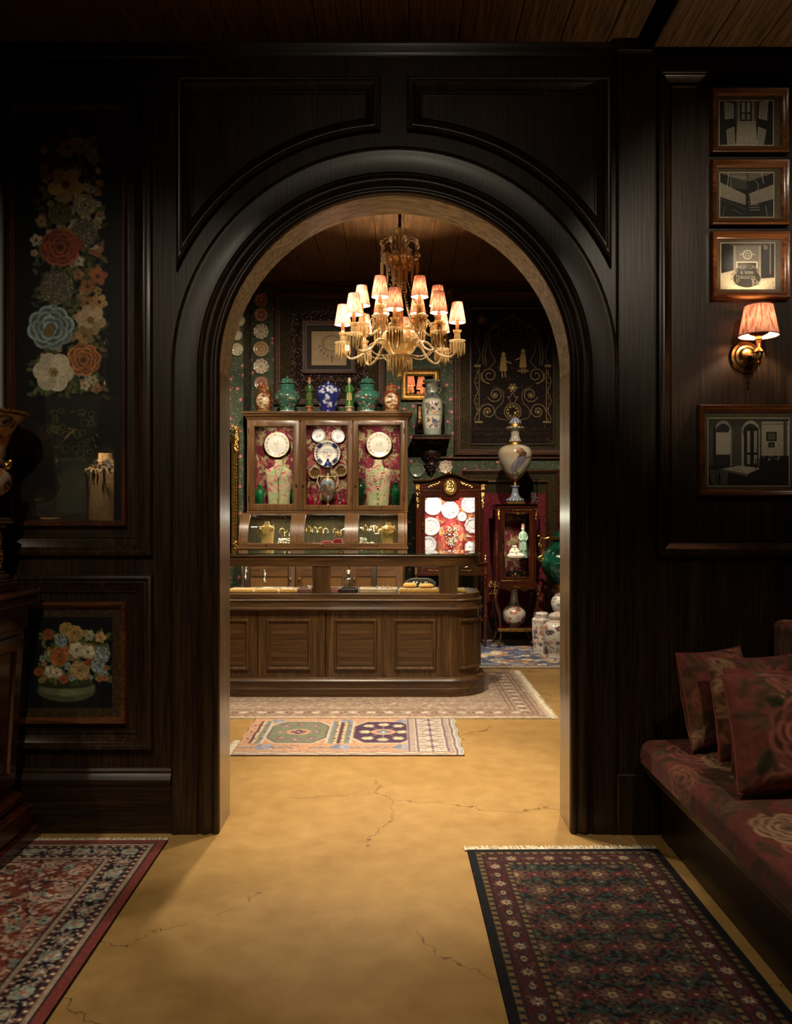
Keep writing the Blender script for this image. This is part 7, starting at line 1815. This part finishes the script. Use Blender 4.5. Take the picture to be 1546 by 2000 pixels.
# glass jar beside the painted vase
ZVT = vz(985)
t2 = thing('glass_box', 'small clear glass box of white ornaments, right of the painted vase', 'box', (X(1043, 8.3), 8.3, ZVT))
xa, xb = X(1036, 8.3), X(1049, 8.3)
m = MB()
for (a, b, c_, d_) in ((xa, xb, 8.26, 8.262), (xa, xb, 8.338, 8.34), (xa, xa+.002, 8.262, 8.338), (xb-.002, xb, 8.262, 8.338)): m.box(a, b, c_, d_, ZVT, Z(936, 8.3))
m.build('glass', CURVED, t2, 0); m = MB()
for i in range(60): m.ball((R_.uniform(xa+.008, xb-.008), R_.uniform(8.27, 8.33), ZVT+R_.uniform(.006, .12)), R_.uniform(.004, .008), 6, 4)
m.build('ornaments', SILVER, t2, kind='stuff')
# tall painted vase
YS_ = 8.34
t2x = X(1005.5, YS_); s_ = S(YS_)
t2 = thing('painted_vase', 'tall lidded painted porcelain vase with blue and gold foot, on the small vitrine', 'vase', (t2x, YS_, ZVT))
of = ZVT-Z(985, YS_)
def sz(y): return Z(y, YS_)+of
MB().box(t2x-.095, t2x+.095, YS_-.095, YS_+.095, ZVT, sz(979.5), .006).lathe([(.085, sz(979.5)), (.08, sz(978))], 28, (t2x, YS_, 0)).build('base', OGOLD, t2)
def stripes(w_, h_, a, b, c_):
    cv = Cv(w_, h_, a)
    for x in range(0, w_, 4): cv.rect(x, 0, x+1.4, h_, b)
    for x in range(2, w_, 8): cv.rect(x, 0, x+.6, h_, c_)
    return cv
lathe_painted('foot', [(8.5*s_, sz(948)), (8.8*s_, sz(950)), (6*s_, sz(953)), (6.5*s_, sz(962)), (10*s_, sz(970)), (17*s_, sz(974)), (18*s_, sz(977)), (17.5*s_, sz(978.5))], stripes(64, 26, '#34508c', '#c9c4b4', '#b89a50'), (t2x, YS_, 0), PORC, t2)
MB().lathe([(q*s_, sz(y)) for q, y in ((8, 948), (4, 946), (3, 942), (5, 938), (10, 934))], 20, (t2x, YS_, 0)).build('stem', OGOLD, t2)
cv = Cv(110, 64, '#b0a184'); cv.noise(.14, 9)
cv.sprinkle(40, ['#9a9a98', '#c4b89c', '#a8926c', '#8f8f94'], 5, 12, None, .35)
cv.ell(58, 20, 5, 5, '#7a5238', 0, .9); cv.ell(60, 28, 4, 8, '#4a3426', .5); cv.line([(58, 24), (66, 30), (72, 28)], 2.2, '#5a4030'); cv.ell(55, 40, 6, 14, '#7e7a88', .6); cv.ell(60, 34, 4, 7, '#6a6674', .9); cv.line([(52, 50), (56, 36)], 2, '#5e5a68'); cv.sprinkle(50, ['#6a6458', '#8a7a60', '#54504a'], .8, 2.2, (20, 50, 90, 62), .7); cv.ell(56, 17, 2.4, 2.4, '#a8865c')
lathe_painted('body', [(11*s_, sz(869.5)), (12*s_, sz(868.5)), (18*s_, sz(869)), (28*s_, sz(874)), (32.5*s_, sz(883)), (32.5*s_, sz(892)), (28*s_, sz(908)), (20*s_, sz(923)), (12*s_, sz(932)), (9*s_, sz(935))], cv, (t2x, YS_, 0), PORC, t2)
MB().lathe([(q*s_, sz(y)) for q, y in ((12, 870), (16, 869), (16, 866), (14, 863), (13, 862))], 28, (t2x, YS_, 0)).build('collar', OGOLD, t2)
lathe_painted('neck', [(17*s_, sz(834)), (18.5*s_, sz(834.5)), (18*s_, sz(836.5)), (12*s_, sz(839)), (8.5*s_, sz(845)), (8.5*s_, sz(853)), (11.5*s_, sz(860)), (13*s_, sz(863))], stripes(56, 24, '#c9c0aa', '#3c4660', '#b89a50'), (t2x, YS_, 0), PORC, t2)
MB().lathe([(q*s_, sz(y)) for q, y in ((15, 834), (15, 831), (13, 827))], 28, (t2x, YS_, 0)).build('lid_rim', OGOLD, t2)
lathe_painted('lid', [(.3*s_, sz(814)), (3*s_, sz(815)), (8*s_, sz(818)), (12*s_, sz(824)), (13*s_, sz(828))], stripes(48, 16, '#8a92a4', '#3c4670', '#c0a868'), (t2x, YS_, 0), PORC, t2)
MB().lathe([(3*s_, sz(815)), (1.5*s_, sz(812)), (3.5*s_, sz(808)), (2.5*s_, sz(804)), (.1*s_, sz(802))], 14, (t2x, YS_, 0)).build('finial', OGOLD, t2)

# ================================================================ GREEN URN AND WHITE JARS ON THE RIGHT
YQ = 8.30; s_ = S(YQ); qx = X(1100, YQ)
t = thing('urn_stand', 'dark wooden pedestal under the big green urn beside the arch jamb', 'pedestal', (qx, YQ, .007))
zq = Z(1158, YQ)
MB().lathe([(r, z) for r, z in ((.13, .007), (.13, .05), (.11, .08), (.1, .12), (.09, zq-.1), (.11, zq-.06), (.13, zq-.03), (.13, zq))], 28, (qx, YQ, 0)).build('column', KB, t)
t = thing('green_urn', 'large mottled green urn with gilt handles at far right beside the arch jamb', 'urn', (qx, YQ, zq))
m = plain('mottled_green', '#0d3226', .1, 0, .6, .6, var=.7, vs=9)
def uzq(y): return Z(y, YQ)
MB().lathe([(a*s_, uzq(b)) for a, b in crom([(19, 1146), (24, 1138), (36, 1122), (43.5, 1104), (42, 1088), (33, 1073), (24, 1064), (20, 1056), (21, 1052)], 36)], 48, (qx, YQ, 0)).build('body', m, t, 60)
MB().lathe([(a*s_, uzq(b)) for a, b in ((22, 1053), (26, 1052), (26, 1048), (22, 1047))], 36, (qx, YQ, 0)).build('rim', GOLD, t)
MB().lathe([(a*s_, uzq(b)) for a, b in crom([(23, 1048), (21, 1043), (13, 1037), (5, 1034), (3, 1032)], 14)], 36, (qx, YQ, 0)).build('lid', m, t, 60)
MB().lathe([(a*s_, uzq(b)) for a, b in ((3, 1033), (2, 1030), (3.4, 1027), (2.4, 1023), (.1, 1020))], 14, (qx, YQ, 0)).build('finial', GOLD, t)
MB().lathe([(a*s_, uzq(b)) for a, b in ((24, 1158), (24, 1154), (16, 1150), (20, 1145), (24, 1140), (20, 1141))], 36, (qx, YQ, 0)).build('foot', GOLD, t)
for q in (-1, 1):
    h = MB(); W3 = lambda px, py: (qx+q*(1100-px)*s_, YQ-.0, uzq(py))
    P_ = crom([(1072, 1050), (1062, 1052), (1053, 1046), (1050, 1048)], 10); h.tube([W3(*p) for p in P_], [.012]*5+[.009]*(len(P_)-5), 8)
    P_ = crom([(1058, 1050), (1055, 1060), (1060, 1072), (1059, 1084), (1050, 1090), (1056, 1096)], 18); h.tube([W3(*p) for p in P_], .013, 8)
    for i in range(8): h.ball(W3(R_.uniform(1052, 1064), R_.uniform(1046, 1094)), R_.uniform(.012, .02), 7, 5)
    h.build('handle', GOLD, t)
def white_jar_cv(w_=96, h_=70, pink=True):
    cv = Cv(w_, h_, '#cfc9bc'); cv.sprinkle(int(w_*1.2), ['#5a6a5a', '#7a8a78', '#3a4a5a'], .7, 1.8, (0, 12, w_, h_-6))
    for _ in range(34): cv.flower(R_.uniform(0, w_), R_.uniform(18, h_-10), R_.uniform(2, 4.5), 5, R_.choice(['#a86a64', '#3a4468', '#c08a80', '#6a4a5a']), '#c9a860', R_.uniform(0, 2))
    if pink: cv.rect(0, 8, w_, 12, '#b89a94')
    cv.rect(0, h_-8, w_, h_-3, '#c0b4a8'); return cv
def sqm(A, rad): return 1/np.maximum(np.abs(np.cos(A+PI/4)), np.abs(np.sin(A+PI/4)))**.6
YJ = 7.86; zr = .007
o = thing('tea_jar', 'tall white flowered square-shouldered jar with round lid, left of the white jars', 'jar', (X(1057, YJ), YJ, zr), 'white flowered jars')
off = zr-Z(1275, YJ); s_ = S(YJ); xj = X(1057, YJ)
lathe_painted('body', [(12*s_, Z(1206, YJ)+off), (13*s_, Z(1207, YJ)+off), (14.5*s_, Z(1209, YJ)+off), (15*s_, Z(1214, YJ)+off), (14*s_, Z(1245, YJ)+off), (12.5*s_, Z(1275, YJ)+off)], white_jar_cv(), (xj, YJ, 0), PORC, o, mod=sqm)
lathe_painted('lid', [(1*s_, Z(1195, YJ)+off), (10*s_, Z(1196, YJ)+off), (13.5*s_, Z(1199, YJ)+off), (13.5*s_, Z(1210, YJ)+off), (12*s_, Z(1211, YJ)+off)], white_jar_cv(64, 20, False), (xj, YJ, 0), PORC, o)
vase('baluster_jar', 'large white baluster jar with pink shoulder, front of the white jars', 1088, 1203, 1284, 7.63, [(17, 1206), (18, 1205), (17, 1208), (15, 1211), (20, 1216), (26, 1224), (27.5, 1234), (26, 1248), (21, 1266), (17.5, 1276), (18, 1284)], white_jar_cv(), group='white flowered jars', zb0=zr, cat='jar')
ob = [o_ for o_ in COL.objects if o_.name == 'baluster_jar'][-1]
MB().lathe([(17.5*S(7.63), 0), (17.5*S(7.63), .012), (14*S(7.63), .03), (5*S(7.63), .045), (.001, .05)], 32, (X(1088, 7.63), 7.63, Z(1206, 7.63)+zr-Z(1284, 7.63))).build('lid', plain('jar_lid', '#bfb0a4', .2, 0, .5, .4, var=.15, vs=50), ob)
YJ2 = 8.05; zs2 = Z(1200, YJ2)
t = thing('plant_stool', 'low dark stool behind the white jars, carrying the plain white jar', 'stool', (X(1096, YJ2), YJ2, .007))
MB().lathe([(.105, zs2-.03), (.11, zs2-.02), (.11, zs2-.004), (.105, zs2)], 24, (X(1096, YJ2), YJ2, 0)).build('seat', KB, t)
for a in (.8, 2.4, 3.9, 5.5): MB().tube([(X(1096, YJ2)+.08*math.cos(a), YJ2+.08*math.sin(a), zs2-.03), (X(1096, YJ2)+.09*math.cos(a), YJ2+.09*math.sin(a), .12), (X(1096, YJ2)+.085*math.cos(a), YJ2+.085*math.sin(a), .007)], [.016, .014, .012], 8).build('leg', KB, t)
cv = Cv(64, 40, '#cfc8bc'); cv.sprinkle(26, ['#7a7a88', '#a89a8a'], 1, 2.4)
o, x, s_, off = vase('white_jar', 'plain white lidded jar standing high behind the other white jars', 1096, 1158, 1200, YJ2, [(13, 1163), (14, 1162), (13, 1164), (17, 1167), (20, 1174), (20, 1182), (16, 1193), (12, 1198), (13, 1200)], cv, group='white flowered jars', zb0=zs2, cat='jar')
MB().lathe([(13*s_, 0), (12*s_, .012), (5*s_, .025), (2*s_, .03), (2.5*s_, .04), (.001, .045)], 24, (x, YJ2, Z(1163, YJ2)+off)).build('lid', plain('white_lid', '#8a8478', .3, 0, .5, .3), o)
# ================================================================ CHANDELIER
HX, HYY = .03, 6.60
def hz(py): return Z(py, HYY)
s_ = S(HYY)
t = thing('chandelier', 'crystal chandelier with fourteen pleated pink lampshades hanging in the shop', 'chandelier', (HX, HYY, hz(742)))
OR = (HX, HYY, 0)
def at(r, a, z): return (HX+r*math.sin(a), HYY-r*math.cos(a), z)
# chain and canopy
m = MB()
zc_ = hz(452)
for i in range(int((ZC2-zc_)/.035)+1):
    z = zc_+i*.035; m.tube([(HX+(.011*math.cos(b) if i % 2 else 0), HYY+(0 if i % 2 else .011*math.cos(b)), z+.017+.022*math.sin(b)) for b in np.linspace(0, 2*PI, 13)], .004, 5, caps=False)
m.tube([(HX, HYY, zc_), (HX, HYY, ZC2)], .012, 8); m.build('chain', plain('velvet_sleeve', '#2a1a14', .8), t)
MB().lathe([(.07, ZC2), (.07, ZC2-.01), (.05, ZC2-.03), (.015, ZC2-.045)], 24, OR).build('ceiling_rose', BRASS, t)
# stem pieces
def cut(a, z): return 1+.05*math.cos(12*a)
MB().lathe([(q*s_, hz(y)) for q, y in ((3, 489), (7, 486), (7, 476), (9, 466), (13, 458), (18, 453), (19, 451), (15, 453), (4, 470))], 36, OR, mod=cut, caps=False).build('top_vase', CRYST2, t, 30)
MB().lathe([(q*s_, hz(y)) for q, y in ((5, 690), (6, 670), (8, 640), (6, 600), (4, 570), (7, 560), (4, 550), (4, 530), (7, 524), (4, 518), (5, 500), (6, 492), (3, 487))], 24, OR).build('stem', CRYST, t, 30)
MB().lathe([(q*s_, hz(y)) for q, y in ((6, 514), (20, 511), (27, 506), (25, 502), (12, 499), (6, 494))], 48, OR, mod=cut).build('crown_dish', CRYST, t, 30)
MB().lathe([(q*s_, hz(y)) for q, y in ((6, 700), (12, 694), (22, 689), (31, 678), (35, 666), (33, 654), (28, 648), (30, 645), (20, 646), (8, 650))], 48, OR, mod=cut).build('bowl', CRYST, t, 30)
MB().lathe([(q*s_, hz(y)) for q, y in ((4, 742), (6, 736), (3, 728), (8, 720), (10, 704), (24, 700), (25, 696), (20, 692), (6, 696))], 40, OR, mod=cut).build('lower_dish', CRYST, t, 30)
def drops(parent, r, z, n_, L, name='pendants', mat=CRYST, origin=None, c=None, jit=0, w_=.0055):
    m_ = MB(); cx0, cy0 = (HX, HYY) if c is None else c
    for i in range(n_):
        a = 2*PI*i/n_; x, y = cx0+r*math.sin(a), cy0-r*math.cos(a); l = L*(1+jit*R_.uniform(-1, 1))
        m_.octa((x, y, z-.006), .004, .006); m_.lathe([(.001, -.0), (w_, -.012), (w_*.8, -l*.8), (.001, -l)], 4, (x, y, z-.012), caps=False)
    return m_.build(name, mat, parent, 0, origin=origin, kind='stuff')
drops(t, 36*s_, hz(508), 16, .11, jit=.3, w_=.008); drops(t, 25*s_, hz(512), 10, .15, jit=.35, w_=.008); drops(t, 13*s_, hz(516), 7, .19, jit=.3, w_=.008)
drops(t, 30*s_, hz(652), 28, .09, jit=.2); drops(t, 24*s_, hz(698), 22, .085, jit=.15); drops(t, 14*s_, hz(702), 12, .11, jit=.2); drops(t, 33*s_, hz(660), 22, .06, jit=.2)
# scroll arms of the crown
m = MB()
for i in range(8):
    a = 2*PI*i/8+.3
    P_ = crom([(8, 497), (14, 480), (22, 468), (31, 470), (36, 480), (34, 488)], 16); m.tube([at(q*s_, a, hz(y)) for q, y in P_], [.009-.005*k_/len(P_) for k_ in range(len(P_))], 6)
    m.ball(at(37*s_, a, hz(478)), .016, 8, 6, 1.5); m.octa(at(36*s_, a, hz(492)), .01, .022); m.octa(at(39*s_, a+.1, hz(500)), .008, .02); m.ball(at(33*s_, a+.2, hz(506)), .022, 8, 6, 1.2)
m.build('crown_scroll', CRYST2, t, 40, kind='stuff')
m = MB()
for i in range(120):
    a = R_.uniform(0, 6.3); q_ = R_.random(); m.ball(at((38-22*q_)*s_, a, hz(498+46*q_*R_.random())), R_.uniform(.006, .014), 7, 5, R_.uniform(.8, 1.8))
m.build('crown_jewel', CRYST2, t, 40, kind='stuff')
# arms: built once pointing at -y, then copied round the stem
def arm(R, zsh, zarm, hub_r, hub_z, sag):
    """shade bottom zsh; returns dict of (name, mesh object) at angle 0 with origin on the axis"""
    O = Vector((HX, HYY, zsh)); objs = []
    P_ = crom([(hub_r, hub_z), (hub_r+(R-hub_r)*.3, hub_z+.01), (hub_r+(R-hub_r)*.55, zarm-sag*.7), (R-.06, zarm-sag), (R-.006, zarm-sag*.45), (R, zarm+.01)], 26)
    m_ = MB(); m_.tube([at(q, 0, z) for q, z in P_], .0095, 8)
    for k_ in range(3, len(P_)-1): m_.ball(at(P_[k_][0], 0, P_[k_][1]), .0125, 8, 4, .5)
    a_ = m_.build('lamp_arm', CRYST2, t, 35, origin=O)
    kids = []
    c = at(R, 0, 0)
    kids.append(MB().lathe([(.008, zarm), (.02, zarm+.004), (.062, zarm+.016), (.066, zarm+.021), (.058, zarm+.022), (.014, zarm+.014)], 28, (c[0], c[1], 0), mod=lambda a, z: 1+.04*math.cos(14*a)).build('drip_pan', CRYST2, a_, 30, origin=O))
    kids.append(drops(a_, .058, zarm+.016, 15, .085, origin=O, c=(c[0], c[1]), jit=.15)); 
    kids.append(drops(a_, .035, zarm+.012, 9, .10, name='inner_pendants', origin=O, c=(c[0], c[1]), jit=.2))
    kids.append(MB().lathe([(.01, zarm+.02), (.022, zarm+.03), (.026, zarm+.05), (.022, zarm+.07), (.034, zarm+.095), (.036, zarm+.1), (.02, zarm+.09), (.012, zarm+.06)], 20, (c[0], c[1], 0)).build('candle_cup', CRYST, a_, 30, origin=O))
    kids.append(MB().lathe([(.0145, zarm+.06), (.0145, zsh+.012), (.006, zsh+.014)], 14, (c[0], c[1], 0)).build('candle', CANDLE, a_, 40, origin=O))
    kids.append(MB().ball((c[0], c[1], zsh+.06), .012, 10, 7, 1.8).build('bulb', BULB, a_, 60, origin=O))
    kids.append(shade_mb(.067, .041, zsh, zsh+.158, (c[0], c[1], 0), 20).build('lamp_shade', SHADE, a_, 60, origin=O, recalc=False))
    kids.append(shade_trim(.067, zsh, (c[0], c[1], 0)).build('lower_trim', TRIM, a_, 40, origin=O)); kids.append(shade_trim(.041, zsh+.158, (c[0], c[1], 0)).build('upper_trim', TRIM, a_, 40, origin=O))
    return a_, kids
def ringup(a_, kids, angs, R, zsh, e):
    for i, g_ in enumerate(angs):
        if i == 0: b_ = a_; 
        else:
            b_ = a_.copy(); COL.objects.link(b_)
            for q in kids: c_ = q.copy(); COL.objects.link(c_); c_.parent = b_
        b_.rotation_euler.z = g_
        p = at(R, 0, 0); v = Matrix.Rotation(g_, 3, 'Z') @ Vector((0, -R, 0))
        point('chandelier_light', (HX+v.x, HYY+v.y, zsh+.06), e, WARM, .012)
RL = 112*s_; RU = 74*s_
zl_ = CZ+378*s_; zu_ = CZ+413*s_
a_, kids = arm(RL, zl_, zl_-.165, 26*s_, hz(672), .11)
ringup(a_, kids, [math.radians(-5-45*i) for i in range(8)], RL, zl_, 7)
a_, kids = arm(RU, zu_, zu_-.165, 16*s_, hz(640), .07)
ringup(a_, kids, [math.radians(30+60*i) for i in range(6)], RU, zu_, 7)
# bead chains from the crown to the arms
m = MB()
for i in range(8):
    a = math.radians(-5-45*i)
    for k_ in range(26):
        q = k_/25; r = (14+(80-14)*q)*s_; z = hz(530+(655-530)*(q**.6)); m.ball(at(r, -a+.2, z), .0065, 6, 4)
    for k_ in range(16):
        q = k_/15; m.ball(at((24+50*q)*s_, -a+.4, hz(694-14*q+10*math.sin(PI*q))), .006, 6, 4)
m.build('bead_chain', CRYST2, t, 0, kind='stuff')
